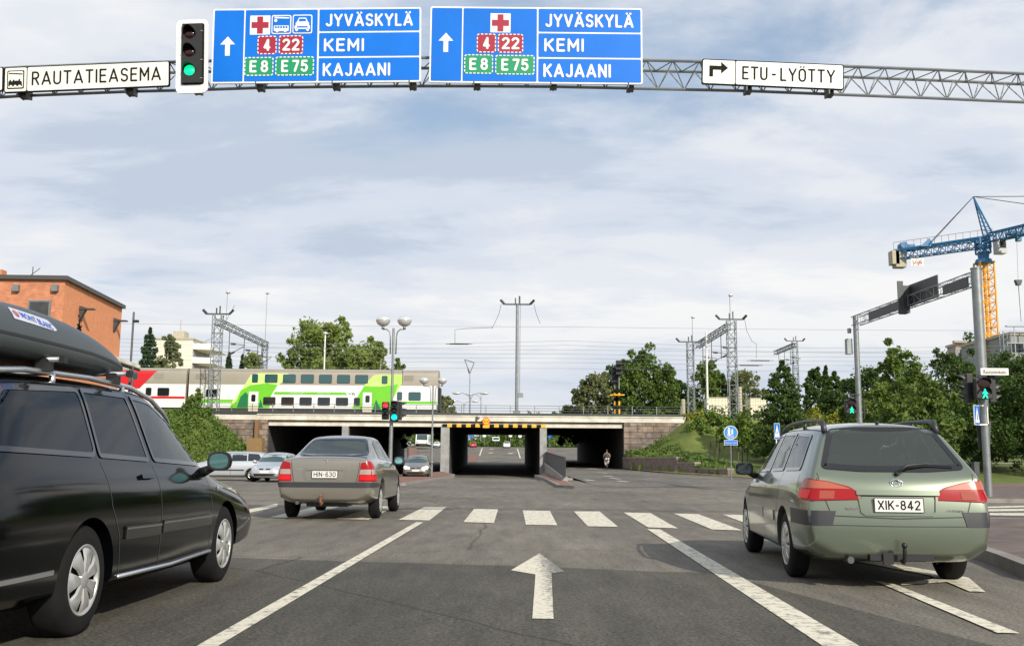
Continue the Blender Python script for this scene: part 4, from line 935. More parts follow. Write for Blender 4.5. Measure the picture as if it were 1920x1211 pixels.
    interior(car,.4,3.3,.72,2.0,1.1,.34)
    wheels(car,.86,3.568,1.53,.325,.212,.205,'spoke7')
    q=MB(); q.bb(-.2,3.9,-.62,.62,.19,.24); q.build('underbody',M['black'],parent=car)
    return car
car3=black_wagon(); place(car3,(148,1192),(.86,-.86),1.3)
# roof box: a smooth shell tapering to its nose
def roof_box():
    o=empty('roof_box',label='grey plastic roof box with pointed nose on the black estate car',cat='roof box')
    bm=bmesh.new(); rings=[]
    for x,hw,zb,zs,zt in ((-.62,.30,.0,.10,.22),(-.60,.34,-.01,.12,.30),(-.4,.37,-.01,.13,.36),(.1,.38,-.01,.13,.37),(.6,.375,-.01,.125,.345),(1.0,.35,0,.115,.27),(1.3,.29,.01,.10,.185),(1.5,.20,.03,.085,.12),(1.56,.13,.04,.075,.095)):
        pts=[(0,zb),(hw*.8,zb),(hw,zb+.04),(hw*1.02,zs),(hw*.9,zs+(zt-zs)*.55),(hw*.55,zt-.01),(0,zt)]
        full=pts+[(-y,z) for y,z in pts[-2:0:-1]]
        rings.append([bm.verts.new((x,y,z)) for y,z in full])
    n=len(rings[0])
    for a,b in zip(rings,rings[1:]):
        for i in range(n): bm.faces.new((a[i],a[(i+1)%n],b[(i+1)%n],b[i]))
    bm.faces.new(rings[0][::-1]); bm.faces.new(rings[-1]); bmesh.ops.recalc_face_normals(bm,faces=bm.faces)
    me=bpy.data.meshes.new('lid'); bm.to_mesh(me); bm.free(); me.materials.append(mat('grey roof box plastic',(.045,.055,.056),.38,bump=.12,bs=400,var=.08)); me.polygons.foreach_set('use_smooth',[True]*len(me.polygons))
    l=bpy.data.objects.new('shell',me); col.objects.link(l); l.parent=o; m=l.modifiers.new('s','SUBSURF'); m.levels=3; m.render_levels=3
    dg=bpy.context.evaluated_depsgraph_get(); b=bvh_of(l.evaluated_get(dg).to_mesh()); Lf,Rt,Re,Fr=axes(b)
    for pr,s in ((Rt,-1),(Lf,1)):
        pr.ribbon([(-.55,.115),(.6,.112),(1.45,.078)],.018,.004,.05).build('lid_seam',M['black'],parent=l,smooth=2,fix=False)
        s_=pr.patch(roundpoly([(-.35,.215),(-.32,.29),(.08,.27),(.14,.21),(.10,.20)],.012),.003,.03).build('maker_sticker',mat('sticker silver',(.5,.52,.58),.35),parent=o,smooth=2,fix=False)
        me2=text_mesh('MONT BLANC',.054,0,.0006,1.0)
        for v in me2.vertices:
            u=v.co.x*-s; w_=v.co.y; x=-.08+u*.98; z=.236+w_*1.0-(u*.09); v.co=pr.hit(x,z,.0055)
        me2.materials.append(mat('sticker blue',(.02,.08,.50),.4)); t=bpy.data.objects.new('sticker_lettering',me2); col.objects.link(t); t.parent=s_
        q=MB(); q.v=[tuple(pr.hit(-.295+.024*math.cos(k*.5236),.252+.022*math.sin(k*.5236),.005)) for k in range(12)]; q.f=[tuple(range(12))]; q.m=[0]; q.build('sticker_dot',M['p_red'],parent=s_,fix=False)
    return o
rb=roof_box(); a=R(90-1.3); off=Matrix.Rotation(a,3,'Z')@Vector((.72,-.26,1.625)); rb.location=car3.location+off; rb.rotation_euler=(0,0,a); rb.scale=(1,.96,.94)
# ================================================================ sign gantry over the road
GY=13.0
def lattice3(mb,pts,w,h,r,rd,pitch=.36):
    """triangular truss, apex down, along a polyline of bottom points"""
    a,b,c=[],[],[]
    for p in pts: p=Vector(p); a.append(p); b.append(p+Vector((0,-w/2,h))); c.append(p+Vector((0,w/2,h)))
    for l in (a,b,c): mb.pipe(l,r,6)
    Ls=[(q-p).length for p,q in zip(a,a[1:])]; tot=sum(Ls); n=int(tot/pitch)
    def at(l,t):
        d=t*tot
        for (p,q),k in zip(zip(l,l[1:]),Ls):
            if d<=k: return p+(q-p)*(d/k)
            d-=k
        return l[-1]
    for i in range(n):
        t0=i/n; t1=(i+.5)/n; t2=(i+1)/n
        for l in (b,c):
            mb.cyl(at(l,t0),at(a,t1),rd,rd,5,False); mb.cyl(at(a,t1),at(l,t2),rd,rd,5,False)
        mb.cyl(at(b,t0),at(c,t1),rd,rd,5,False); mb.cyl(at(c,t1),at(b,t2),rd,rd,5,False)
gpx=[(-120,190),(47,180),(245,172),(372,169),(490,165),(632,163),(775,162),(895,162),(1038,163),(1180,166),(1402,171),(1555,177),(1740,184),(1920,192),(2100,201)]
gpts=[P(a,b,GY) for a,b in gpx]; z0=gpts[0].z; z1=gpts[-1].z
gpts=[Vector((-10.0,GY,z0-.22))]+gpts+[Vector((15.0,GY,z1-.5))]
gan=empty('sign_gantry',(0,GY,0),label='grey lattice sign gantry spanning the road above the lanes',cat='gantry')
def gbuild(mb,name,m,par=gan,**k):
    o=mb.build(name,m,parent=par,**k); o.matrix_parent_inverse=Matrix.Translation(-par.location); return o
mb=MB(); lattice3(mb,gpts,.36,.33,.021,.008,.355); gbuild(mb,'truss',M['steel'])
for x,z in ((-10.0,gpts[0].z),(15.0,gpts[-1].z)):
    mb=MB(); mb.cyl((x,GY,-.05),(x,GY,z+.45),.13,.11,16); mb.cyl((x,GY,0),(x,GY,.03),.3,.3,12); gbuild(mb,'post',M['steel'],smooth=True)
for a,b in ((47,180),(247,174),(372,171),(490,165),(632,163),(775,162),(895,162),(1038,162),(1182,166),(1402,171),(1555,177)):
    c=P(a,b,GY-.16); mb=MB(); mb.box(c,(.085,.12,.075)); mb.bb(c.x-.012,c.x+.012,GY-.2,GY+.02,c.z+.0,c.z+.16); mb.bb(c.x-.05,c.x-.035,GY-.30,GY-.1,c.z-.045,c.z+.03); gbuild(mb,'clamp',M['darksteel'])
class Sign:
    """flat sign described in photograph pixels around its own centre; every layer sits a little proud of the last"""
    def __init__(s,name,cx,cy,tilt,Y,label,cat='road sign'):
        s.c=P(cx,cy,Y); s.cx,s.cy=cx,cy; s.k=(P(cx+50,cy,Y)-P(cx-50,cy,Y)).length/100
        s.kz=(P(cx,cy+20,Y)-P(cx,cy-20,Y)).length/40
        s.o=empty(name,s.c,label=label,cat=cat); s.o.rotation_euler=(0,R(tilt),0); s.n=0
    def pt(s,px,py,y=0): return ((px-s.cx)*s.k,y,-(py-s.cy)*s.kz)
    def poly(s,name,pts,m,y,parent=None,thick=0,**k):
        mb=MB(); q=[s.pt(a,b,y) for a,b in pts]
        if thick: mb.prism(q,(0,thick,0))
        else: mb.poly(q)
        return mb.build(name,m,parent=parent or s.o,**k)
    def rr(s,x0,x1,y0,y1,r): return roundpoly([(x0,y0),(x1,y0),(x1,y1),(x0,y1)],r,3)
    def text(s,t,px,py,h,w,m,y,bold=.16,name='lettering'): return stroketext(name,t,s.o,m,s.pt(px,py,y),h*s.kz,w*s.k,bold)
def dashed(sg,x0,x1,y0,y1,m,y,parent,r=4,t=2.0,nd=None):
    """white broken outline of a route number field"""
    pts=[Vector(p) for p in roundpoly([(x0,y0),(x1,y0),(x1,y1),(x0,y1)],r,4)]; pts.append(pts[0]); L_=[0]
    for a,b in zip(pts,pts[1:]): L_.append(L_[-1]+(b-a).length)
    tot=L_[-1]; nd=int(tot/7.2)*1; mb=MB()
    def at(d):
        d%=tot
        for i in range(len(pts)-1):
            if d<=L_[i+1]+1e-9: return pts[i]+(pts[i+1]-pts[i])*((d-L_[i])/max(1e-9,L_[i+1]-L_[i]))
        return pts[-1]
    cc=Vector(((x0+x1)/2,(y0+y1)/2))
    for i in range(nd):
        d0=(i+.2)*tot/nd; d1=(i+.8)*tot/nd; seg=[at(d0+(d1-d0)*j/3) for j in range(4)]
        outl=[]; inl=[]
        for j,p in enumerate(seg):
            e=(seg[min(j+1,3)]-seg[max(j-1,0)]).normalized(); nn=Vector((-e.y,e.x)); outl.append(p+nn*t/2); inl.append(p-nn*t/2)
        for j in range(3): mb.add([sg.pt(*q,y) for q in (outl[j],outl[j+1],inl[j+1],inl[j])],[(0,1,2,3)])
    return mb.build('broken_border',m,parent=parent)
W_=M['white']
def arc(cx,cy,rx,ry,a0,a1,n=10): return [(cx+rx*math.cos(R(a0+(a1-a0)*i/n)),cy+ry*math.sin(R(a0+(a1-a0)*i/n))) for i in range(n+1)]
GL={ # width, strokes; cap height 1
'A':(.66,[[(0,0),(.33,1),(.66,0)],[(.11,.27),(.55,.27)]]),'E':(.46,[[(.46,1),(0,1),(0,0),(.46,0)],[(0,.52),(.40,.52)]]),'H':(.52,[[(0,0),(0,1)],[(.52,0),(.52,1)],[(0,.5),(.52,.5)]]),
'I':(.0,[[(0,0),(0,1)]]),'J':(.40,[[(.40,1),(.40,.25)]+arc(.2,.22,.2,.22,0,-160)]),'K':(.54,[[(0,0),(0,1)],[(.52,1),(.02,.42)],[(.17,.58),(.54,0)]]),'L':(.42,[[(0,1),(0,0),(.42,0)]]),
'M':(.66,[[(0,0),(0,1),(.33,.32),(.66,1),(.66,0)]]),'N':(.54,[[(0,0),(0,1),(.54,0),(.54,1)]]),'O':(.54,[arc(.27,.72,.27,.28,0,180)+arc(.27,.28,.27,.28,180,360)+[(.54,.72)]]),
'R':(.50,[[(0,0),(0,1)]+[(.25,1)]+arc(.25,.75,.24,.25,90,-90)+[(0,.5)],[(.24,.5),(.50,0)]]),'S':(.50,[arc(.25,.745,.24,.255,25,90)+arc(.25,.745,.24,.25,90,270)[1:]+arc(.25,.255,.25,.25,90,-90)[1:]+arc(.25,.255,.25,.255,-90,-155)[1:]]),
'T':(.54,[[(0,1),(.54,1)],[(.27,1),(.27,0)]]),'U':(.52,[[(0,1),(0,.27)]+arc(.26,.26,.26,.26,180,360)+[(.52,1)]]),'V':(.60,[[(0,1),(.30,0),(.60,1)]]),'X':(.56,[[(0,0),(.56,1)],[(0,1),(.56,0)]]),'Y':(.60,[[(0,1),(.30,.45),(.60,1)],[(.30,.45),(.30,0)]]),
'-':(.24,[[(0,.45),(.24,.45)]]),' ':(.16,[]),
'0':(.48,[arc(.24,.74,.24,.26,0,180)+arc(.24,.26,.24,.26,180,360)+[(.48,.74)]]),'2':(.48,[arc(.24,.76,.24,.24,165,0)+[(.44,.6),(0,0),(.50,0)]]),'3':(.46,[arc(.22,.76,.22,.24,160,-80)+[(.2,.53)],arc(.22,.27,.25,.27,80,-160)]),'4':(.54,[[(.38,0),(.38,1),(0,.25),(.54,.25)]]),
'5':(.48,[[(.44,1),(.06,1),(.03,.55)]+arc(.23,.32,.25,.32,130,-150)]),'6':(.48,[arc(.25,.74,.23,.26,35,180)+[(.0,.3)]+arc(.24,.29,.24,.29,180,540,16)]),'7':(.46,[[(0,1),(.46,1),(.16,0)]]),'8':(.48,[arc(.24,.765,.21,.235,-90,270,16),arc(.24,.27,.24,.27,90,450,16)])}
GL['Ä']=(GL['A'][0],GL['A'][1]+[[(.17,1.17),(.171,1.18)],[(.49,1.17),(.491,1.18)]]); GL['Ö']=(GL['O'][0],GL['O'][1]+[[(.13,1.2),(.131,1.21)],[(.41,1.2),(.411,1.21)]])
def stroketext(name,txt,parent,m,loc,h,w,st=.15,rot=(0,0,0),gap=.26):
    '''road sign lettering drawn with round ended strokes; w = overall width'''
    mb=MB(); x=0; S=[]
    for ch in txt:
        if ch==' ': x+=.22; continue
        wd,ss=GL[ch]
        for s_ in ss: S.append([(x+a,b) for a,b in s_])
        x+=wd+gap+st*.5
    tot=x-gap-st*.5; fx=(w-st*h)/ (tot*h); lw=st*h/2
    def pt(p): return Vector(((p[0]-tot/2)*h*fx,0,(p[1]-.5)*(h-2*lw)))
    k=0
    for s_ in S:
        q=[pt(p) for p in s_]
        for a,b in zip(q,q[1:]):
            d=b-a
            if d.length<1e-7: continue
            d.normalize(); n_=Vector((-d.z,0,d.x))*lw; e=d*lw*0; y=Vector((0,-.00004*(k%24),0)); k+=1
            mb.add([a+n_+y,b+n_+y,b-n_+y,a-n_+y],[(0,1,2,3)])
        for i,a in enumerate(q):
            if 0<i<len(q)-1 and (q[i]-q[i-1]).length<h*.12: 
                pass
            y=Vector((0,-.00004*(k%24),0)); k+=1
            mb.add([a+Vector((math.cos(t)*lw,0,math.sin(t)*lw))+y for t in [j*math.pi/4+.39 for j in range(8)]],[tuple(range(8))])
    o=mb.build(name,m,parent=parent,fix=False); o.location=loc; o.rotation_euler=rot; return o
def direction_sign(x0,x1,y0,y1,tilt,xd1,xd2,ya,yb,ax,ay,cross,fields,texts,extra,label):
    s=Sign('direction_sign',(x0+x1)/2,(y0+y1)/2,tilt,GY-.30,label)
    s.poly('panel',s.rr(x0,x1,y0,y1,4),W_,0,thick=.03)
    rows=[(xd2+1.6,x1-3,y0+3,ya-1.6),(xd2+1.6,x1-3,ya+1.6,yb-1.6),(xd2+1.6,x1-3,yb+1.6,y1-3)]
    for a,b,c,d in [(x0+3,xd1-1.3,y0+3,y1-3),(xd1+1.3,xd2-1.6,y0+3,y1-3)]+rows:
        s.poly('blue_field',s.rr(a,b,c,d,2),M['signblue'],-.003)
    s.poly('arrow',[(ax,ay),(ax+14,ay+15),(ax+4.5,ay+15),(ax+4.5,ay+36),(ax-4.5,ay+36),(ax-4.5,ay+15),(ax-14,ay+15)],W_,-.006)
    cx,cy=cross; o=s.poly('hospital_symbol',s.rr(cx-19,cx+19,cy-18,cy+18,1),W_,-.006)
    a,b=16,5.5; s.poly('red_cross',[(cx-b,cy-a),(cx+b,cy-a),(cx+b,cy-b),(cx+a,cy-b),(cx+a,cy+b),(cx+b,cy+b),(cx+b,cy+a),(cx-b,cy+a),(cx-b,cy+b),(cx-a,cy+b),(cx-a,cy-b),(cx-b,cy-b)],M['signred'],-.009,parent=o)
    for (a,b,c,d,m,t,tw) in fields:
        f=s.poly('route_field',s.rr(a,b,c,d,4),m,-.006); dashed(s,a+1,b-1,c+1,d-1,W_,-.009,f)
        s.text(t,(a+b)/2,(c+d)/2,22.5,tw,W_,-.010,.185,'route_number')
    for (t,tx,ty,h,w) in texts: s.text(t,tx,ty,h,w,W_,-.007,.165)
    extra and extra(s); return s
def pictos(s):
    # bus stop pictogram
    o=s.poly('bus_pictogram',s.rr(508.5,545.5,28.5,64,4),W_,-.006); s.poly('pictogram_field',s.rr(510.5,543.5,30.5,62,3),M['signblue'],-.009,parent=o)
    s.poly('roof_line',[(514,31.5),(542,33.5),(542,35.5),(514,35)],W_,-.012,parent=o)
    s.poly('bus_shape',s.rr(513,541,48.5,59,1.5),W_,-.012,parent=o)
    for k in range(5): s.poly('bus_window',s.rr(515+k*5,518.6+k*5,50,53.5,.4),M['signblue'],-.014,parent=o)
    for k in (519.5,534.5): s.poly('bus_wheel',[(k+2.6*math.cos(t),59+2.6*math.sin(t)) for t in [i*math.pi/6 for i in range(12)]],W_,-.015,parent=o)
    s.poly('clock',[(516.3+3*math.cos(t),39+3*math.sin(t)) for t in [i*math.pi/6 for i in range(12)]],W_,-.012,parent=o)
    # car train pictogram
    o=s.poly('car_pictogram',s.rr(548,585,28,63.5,4),W_,-.006); s.poly('pictogram_field',s.rr(550,583,30,61.5,3),M['signblue'],-.009,parent=o)
    s.poly('car_shape',[(560,34),(573,34),(577,42),(579,44),(579,50),(554,50),(554,44),(556,42)],W_,-.012,parent=o)
    s.poly('car_window',[(561,36),(572,36),(574,41),(559,41)],M['signblue'],-.014,parent=o)
    s.poly('wagon_shape',[(552,49),(556,49),(557,53),(576,53),(577,49),(581,49),(581,55.5),(552,55.5)],W_,-.013,parent=o)
    for k in (556,576.5): s.poly('wagon_wheel',[(k+2.6*math.cos(t),57+2.6*math.sin(t)) for t in [i*math.pi/6 for i in range(12)]],W_,-.013,parent=o)
direction_sign(398,789.5,15.5,155,-1.0,458,596.5,61,108,427,68,(487,47),
  [(483,519,67.5,102,M['signred'],'4',13),(523,568.5,67,102,M['signred'],'22',32),(459.5,514,107,142,M['signgreen'],'E 8',35),(517.5,589.5,106.5,142,M['signgreen'],'E 75',50)],
  [('JYVÄSKYLÄ',692,39,24,164),('KEMI',645,85.5,24.5,75),('KAJAANI',669,131.5,24.5,126)],pictos,'blue direction sign with hospital, bus and car symbols, left of the two blue signs')
direction_sign(806,1204.5,14,156.5,.1,867,1008,61.5,109,836,64,(938,44.5),
  [(894,930,65,100.5,M['signred'],'4',13),(933.5,981,65,100.5,M['signred'],'22',33),(871,925,104,140,M['signgreen'],'E 8',35),(929,1002.5,104.5,141,M['signgreen'],'E 75',51)],
  [('JYVÄSKYLÄ',1105,39,25,166),('KEMI',1057.5,85,25,74),('KAJAANI',1082,132.5,25.5,126)],None,'blue direction sign with only the hospital symbol, right of the two blue signs')
M['signcream']=mat('sign cream white',(.74,.73,.64),.4,var=.05,vs=1)
def white_sign(x0,x1,y0,y1,tilt,xd,label,name='street_sign'):
    s=Sign(name,(x0+x1)/2,(y0+y1)/2,tilt,GY-.30,label); s.poly('panel',s.rr(x0,x1,y0,y1,4),M['signblack'],0,thick=.03)
    for a,b in ((x0+2,xd-.8),(xd+.8,x1-2)): s.poly('white_field',s.rr(a,b,y0+2,y1-2,3),M['signcream'],-.003)
    return s
s=white_sign(8,318,120.5,168.5,-2.9,51,'white sign reading RAUTATIEASEMA with a black locomotive symbol','station_sign')
s.text('RAUTATIEASEMA',181,143.8,26,242,M['signblack'],-.006,.125)
o=s.poly('locomotive_pictogram',s.rr(14,46,127.5,162,3),M['signblack'],-.006); s.poly('pictogram_field',s.rr(16,44,129.5,160,2.5),M['signcream'],-.009,parent=o)
s.poly('roof_line',[(17.5,132),(43,134),(43,136),(17.5,134)],M['signblack'],-.012,parent=o)
s.poly('locomotive_shape',[(17,157),(17,148),(19,148),(19,145),(22,145),(22,148),(25,148),(25,145),(28,145),(28,147),(36,147),(36,144),(39,144),(39,148),(41.5,148),(43,157)],M['signblack'],-.012,parent=o)
for k in (22,30,38): s.poly('locomotive_wheel',[(k+2.4*math.cos(t),157+2*math.sin(t)) for t in [i*math.pi/6 for i in range(12)]],M['signcream'],-.014,parent=o)
s=white_sign(-120,6,128.5,174,-3.2,-60,'white sign cut off by the left edge of the picture')
s=white_sign(1316,1582,116,163.5,2.1,1379,'white sign reading ETU-LYÖTTY with a black right-turn arrow')
s.text('ETU - LYÖTTY',1478.5,139.5,25,174,M['signblack'],-.006,.125)
s.poly('arrow',[(1330,149),(1330,128.5),(1352,128.5),(1352,121),(1365,132),(1352,143),(1352,136),(1337,136),(1337,149)],M['signblack'],-.006)
# signal head on the gantry
def lens(par,c,r,m,depth=.02,n=24,name='lens'):
    mb=MB(); mb.lathe([(r,0),(r*.8,depth*.6),(r*.4,depth),(.001,depth*1.05)],(0,0,0),(0,-1,0),n); o=mb.build(name,m,parent=par,smooth=2); o.location=c; return o
M['lens_green']=mat('lit green lens',(.0,.75,.25),.3,emit=1.3); M['lens_cyan']=mat('lit blue green lens',(.0,.85,.62),.3,emit=1.6); M['lens_red_lit']=mat('lit red lens',(1.0,.02,.05),.3,emit=1.6)
M['lens_off']=mat('unlit lens',(.02,.004,.004),.15); M['lens_off_g']=mat('unlit dark lens',(.004,.012,.008),.15)
s=Sign('traffic_light',360.5,106,-2.4,GY-.62,'black traffic light with white border hanging on the gantry showing green','traffic light')
s.poly('backboard',s.rr(330,390,37,174.5,11),W_,0,thick=.02); s.poly('housing_face',s.rr(340.5,383,44.5,159,4),M['signblack'],-.003)
mb=MB(); a=s.pt(343,47); b=s.pt(380,157); mb.bb(a[0],b[0],-.045,-.004,b[2],a[2]); mb.build('housing',M['black'],parent=s.o)
for (yy,m) in ((66,M['lens_off']),(100,M['lens_off']),(134.5,M['lens_green'])):
    c=s.pt(357.5,yy); lens(s.o,(c[0],-.047,c[2]),.070,m)
    mb=MB(); n=18; v=[]
    for k in range(n+1):
        t=math.pi*(-.08)+math.pi*1.16*k/n; v+=[(c[0]+.086*math.cos(t),-.045,c[2]+.086*math.sin(t)),(c[0]+.083*math.cos(t),-.045-.12*max(.25,math.sin(t)),c[2]+.083*math.sin(t)-.01)]
    mb.add(v,[(2*k,2*k+1,2*k+3,2*k+2) for k in range(n)]); mb.build('visor',M['black'],parent=s.o,smooth=2)
mb=MB()
for yy in (62,116,150): c=s.pt(382,yy); mb.bb(c[0]-.03,c[0],-.056,-.044,c[2]-.006,c[2]+.006)
mb.build('hinges',M['steel'],parent=s.o)
# ================================================================ second gantry over the side street (right)
def PX(px,py,X):
    d=ray(px,py); return Vector((0,0,CAMZ))+d*(X/d.x)
X0=14.5
g2=empty('sign_gantry',(X0,31,0),label='grey lattice gantry over the side street at right with signs seen from behind',cat='gantry')
ra=PX(1830,512,X0); la=PX(1604,597,X0)
mb=MB(); mb.cyl((X0,ra.y,-.05),(X0,ra.y,2.6),.11,.11,18); mb.cyl((X0,ra.y,2.6),(X0,ra.y,3.1),.11,.16,18); mb.cyl((X0,ra.y,3.1),(X0,ra.y,ra.z+.12),.16,.15,18); mb.cyl((X0,ra.y,ra.z+.12),(X0,ra.y,ra.z+.16),.17,.17,18); gbuild(mb,'post',M['steel'],g2,smooth=True)
mb=MB(); mb.cyl((X0,la.y,-.05),(X0,la.y,la.z+.10),.12,.11,16); gbuild(mb,'post',M['steel'],g2,smooth=True)
mb=MB()
def square_lattice(mb,a,b,w,h,n,r,rd,up=Vector((0,0,1))):
    a=Vector(a); b=Vector(b); d=(b-a).normalized(); sd_=d.cross(up).normalized()*w/2; u=sd_.cross(d).normalized()*h/2
    cs=[sd_+u,-sd_+u,-sd_-u,sd_-u]
    for c in cs: mb.cyl(a+c,b+c,r,r,5)
    for i in range(n):
        p=a+(b-a)*i/n; q=a+(b-a)*(i+1)/n
        for k in range(4):
            c0,c1=cs[k],cs[(k+1)%4]
            if i%2: c0,c1=c1,c0
            mb.cyl(p+c0,q+c1,rd,rd,4,False)
        for k in range(4): mb.cyl(p+cs[k],p+cs[(k+1)%4],rd,rd,4,False)
a=Vector((X0,ra.y,ra.z-.16)); b=Vector((X0,la.y,la.z-.12)); square_lattice(mb,a,b,.36,.36,20,.020,.007); gbuild(mb,'truss',M['steel'],g2)
for q,nm in ((((1628,586),(1689,562),(1689,579),(1628,602)),'small dark sign back on the far end of the side street gantry'),(((1695,538),(1757,515),(1758,557),(1695,579)),'largest dark sign back on the side street gantry'),(((1767,536),(1814,518),(1815,539),(1768,553)),'dark sign back nearest the right post of the side street gantry')):
    pts=[PX(*p,X0+(.0 if q[0][0]==1695 else -.23)) for p in q]; pts[3].y=pts[0].y; pts[2].y=pts[1].y
    c=sum(pts,Vector())/4; mb=MB(); mb.prism([p-c for p in pts],(.03,0,0)); so_=mb.build('road_sign',M['signback'],label=nm,cat='sign back'); so_.location=c
q=PX(1691,560,X0-.25); mb=MB(); mb.bb(q.x-.05,q.x+.2,q.y-.22,q.y+.22,q.z-.55,q.z+.45); mb.bb(q.x-.25,q.x-.05,q.y-.3,q.y-.24,q.z-.6,q.z+.6); mb.build('signal_housing',M['signback'],loc=tuple(q),label='dark signal head seen edge on in the middle of the side street gantry',cat='traffic light')
# equipment on the left post
q=PX(1602,640,X0); mb=MB(); mb.bb(X0-.36,X0-.14,q.y-.15,q.y+.15,q.z-.55,q.z+.1); mb.cyl((X0-.2,q.y,q.z+.35),(X0-.2,q.y,q.z+.55),.08,.08,10); gbuild(mb,'post_box',M['steel'],g2)
# pedestrian lights
M['walk']=mat('lit walking figure',(.0,.85,.42),.3,emit=1.5)
def ped_light(cx,cy,Y,hpx,label,side=0):
    c=P(cx,cy,Y); k=Y/FPX; w=hpx*.42*k; h=hpx*k/2
    o=empty('pedestrian_light',c,label=label,cat='traffic light')
    mb=MB(); mb.bb(-w,w,-.1,.12,-h,h); b=mb.build('housing',M['black'],parent=o); m=b.modifiers.new('b','BEVEL'); m.width=.03; m.segments=2
    for s in (.5,-.5):
        mb=MB(); n=10; v=[]
        for i in range(n+1):
            t=math.pi*i/n; v+=[(w*.8*math.cos(t),-.1,h*s+w*.8*math.sin(t)),(w*.78*math.cos(t),-.1-.18*max(.2,math.sin(t)),h*s+w*.75*math.sin(t))]
        mb.add(v,[(2*i,2*i+1,2*i+3,2*i+2) for i in range(n)]); mb.build('visor',M['black'],parent=o)
    lens(o,(0,-.105,h*.5),w*.75,M['lens_off'])
    z=-h*.5; s=w*.66; mb=MB()
    mb.poly([(s*.18*math.cos(t),-.13,z+s*.68+s*.2*math.sin(t)) for t in [i*math.pi/5 for i in range(10)]])
    mb.poly([(-s*.2,-.13,z+.45*s),(s*.22,-.13,z+.45*s),(s*.5,-.13,z+.0*s),(s*.38,-.13,z-.05*s),(s*.2,-.13,z+.18*s),(s*.2,-.13,z-.15*s),(s*.5,-.13,z-.8*s),(s*.3,-.13,z-.8*s),(0,-.13,z-.3*s),(-s*.3,-.13,z-.8*s),(-s*.52,-.13,z-.8*s),(-s*.2,-.13,z-.15*s),(-s*.2,-.13,z+.15*s),(-s*.4,-.13,z-.05*s),(-s*.5,-.13,z+.05*s)])
    mb.build('walking_figure',M['walk'],parent=o); return o
YP=ra.y
ped_light(1595,762,la.y-.3,26,'pedestrian light with green walking figure on the far post of the side street gantry')
ped_light(1843,729,YP-.4,38,'pedestrian light with green walking figure under the street name plate')
mb=MB(); q=P(1606,740,la.y); mb.lathe([(.15,-.03),(.15,.03)],q,(0,0,1),16); p=P(1596,748,la.y-.2); mb.tube([q,(p.x,p.y,q.z),p],.03); q2=P(1621,752,la.y); mb.tube([q,q2,P(1621,785,la.y)],.02); gbuild(mb,'bracket',M['darksteel'],g2)
# vehicle signals flanking the near post, seen from the side
def side_signal(cx,cy,Y,h,s,label,m=None):
    c=P(cx,cy,Y); o=empty('traffic_light',c,label=label,cat='traffic light')
    mb=MB(); mb.bb(-.11,.11,-.16,.16,-h/2,h/2); b=mb.build('housing',M['black'],parent=o); mm=b.modifiers.new('b','BEVEL'); mm.width=.03; mm.segments=2
    for k in (-1,0,1):
        mb=MB(); z=k*h/3; n=10; v=[]
        for i in range(n+1):
            t=math.pi*i/n; v+=[(s*.11,.12*math.cos(t),z+.12*math.sin(t)),(s*(.11+.24*max(.2,math.sin(t))),.118*math.cos(t),z+.115*math.sin(t)-.02)]
        mb.add(v,[(2*i,2*i+1,2*i+3,2*i+2) for i in range(n)]); mb.build('visor',m or M['signback'],parent=o)
    return o
side_signal(1815,728,YP,.9,-1,'three light traffic signal left of the near post of the side street gantry')
side_signal(1857,728,YP+.05,.9,1,'three light traffic signal right of the near post of the side street gantry')
mb=MB(); 
for yy in (711,746):
    a=P(1808,yy,YP+.2); b=P(1866,yy,YP+.2); mb.cyl(a,b,.022,.022,6)
gbuild(mb,'bracket',M['darksteel'],g2)
# street name plate and crossing sign on the same post
s=Sign('street_name_plate',1865,696,0,YP-.3,'white street name plate reading Rautatienkatu on the near gantry post')
s.poly('plate',s.rr(1839,1891,690,703,1),M['signcream'],0,thick=.04); text('lettering','Rautatienkatu',s.o,M['signblack'],s.pt(1865,697,-.004),7*s.kz,42*s.k,.0)
s.poly('plate_end',[(1891.2,690),(1893.5,691),(1893.5,703),(1891.2,703)],M['signblack'],-.001)
def crossing_sign(cx,cy,Y,w,h,label,rz=0.0):
    o=empty('crossing_sign',P(cx,cy,Y),label=label,cat='road sign'); o.rotation_euler=(0,0,R(rz)); k=h/2; a=w/2
    mb=MB(); mb.bb(-a,a,0,.03,-k,k); mb.build('panel',M['white'],parent=o)
    mb=MB(); mb.bb(-a*.93,a*.93,-.004,-.002,-k*.95,k*.95); mb.build('blue_field',M['signblue'],parent=o)
    mb=MB(); mb.poly([(0,-.006,k*.85),(a*.85,-.006,-k*.75),(-a*.85,-.006,-k*.75)]); mb.build('white_triangle',M['white'],parent=o)
    mb=MB(); z=-k*.15; s=a*.5; mb.poly([(s*.18*math.cos(t),-.008,z+s*.7+s*.2*math.sin(t)) for t in [i*math.pi/5 for i in range(10)]]); mb.poly([(-s*.25,-.008,z+.45*s),(s*.25,-.008,z+.45*s),(s*.25,-.008,z-.2*s),(s*.6,-.008,z-1.0*s),(s*.35,-.008,z-1.0*s),(0,-.008,z-.4*s),(-s*.4,-.008,z-1.0*s),(-s*.65,-.008,z-1.0*s),(-s*.25,-.008,z-.2*s)])
    mb.build('walker_symbol',M['signblack'],parent=o); return o
crossing_sign(1832,778,YP-.35,.46,.60,'blue pedestrian crossing sign turned aside on the near gantry post',48)
mb=MB(); c=P(1842,778,YP-.1); w=.17; 
for a,b,e,f in ((-w,w,.27,.31),(-w,w,-.31,-.27),(-w,-w+.03,-.31,.31),(w-.03,w,-.31,.31)): mb.bb(a,b,-.02,.02,e,f)
mb.build('empty_sign_frame',M['white'],loc=(0,0,0),label='empty white metal sign frame beside the crossing sign on the gantry post',cat='frame').location=c
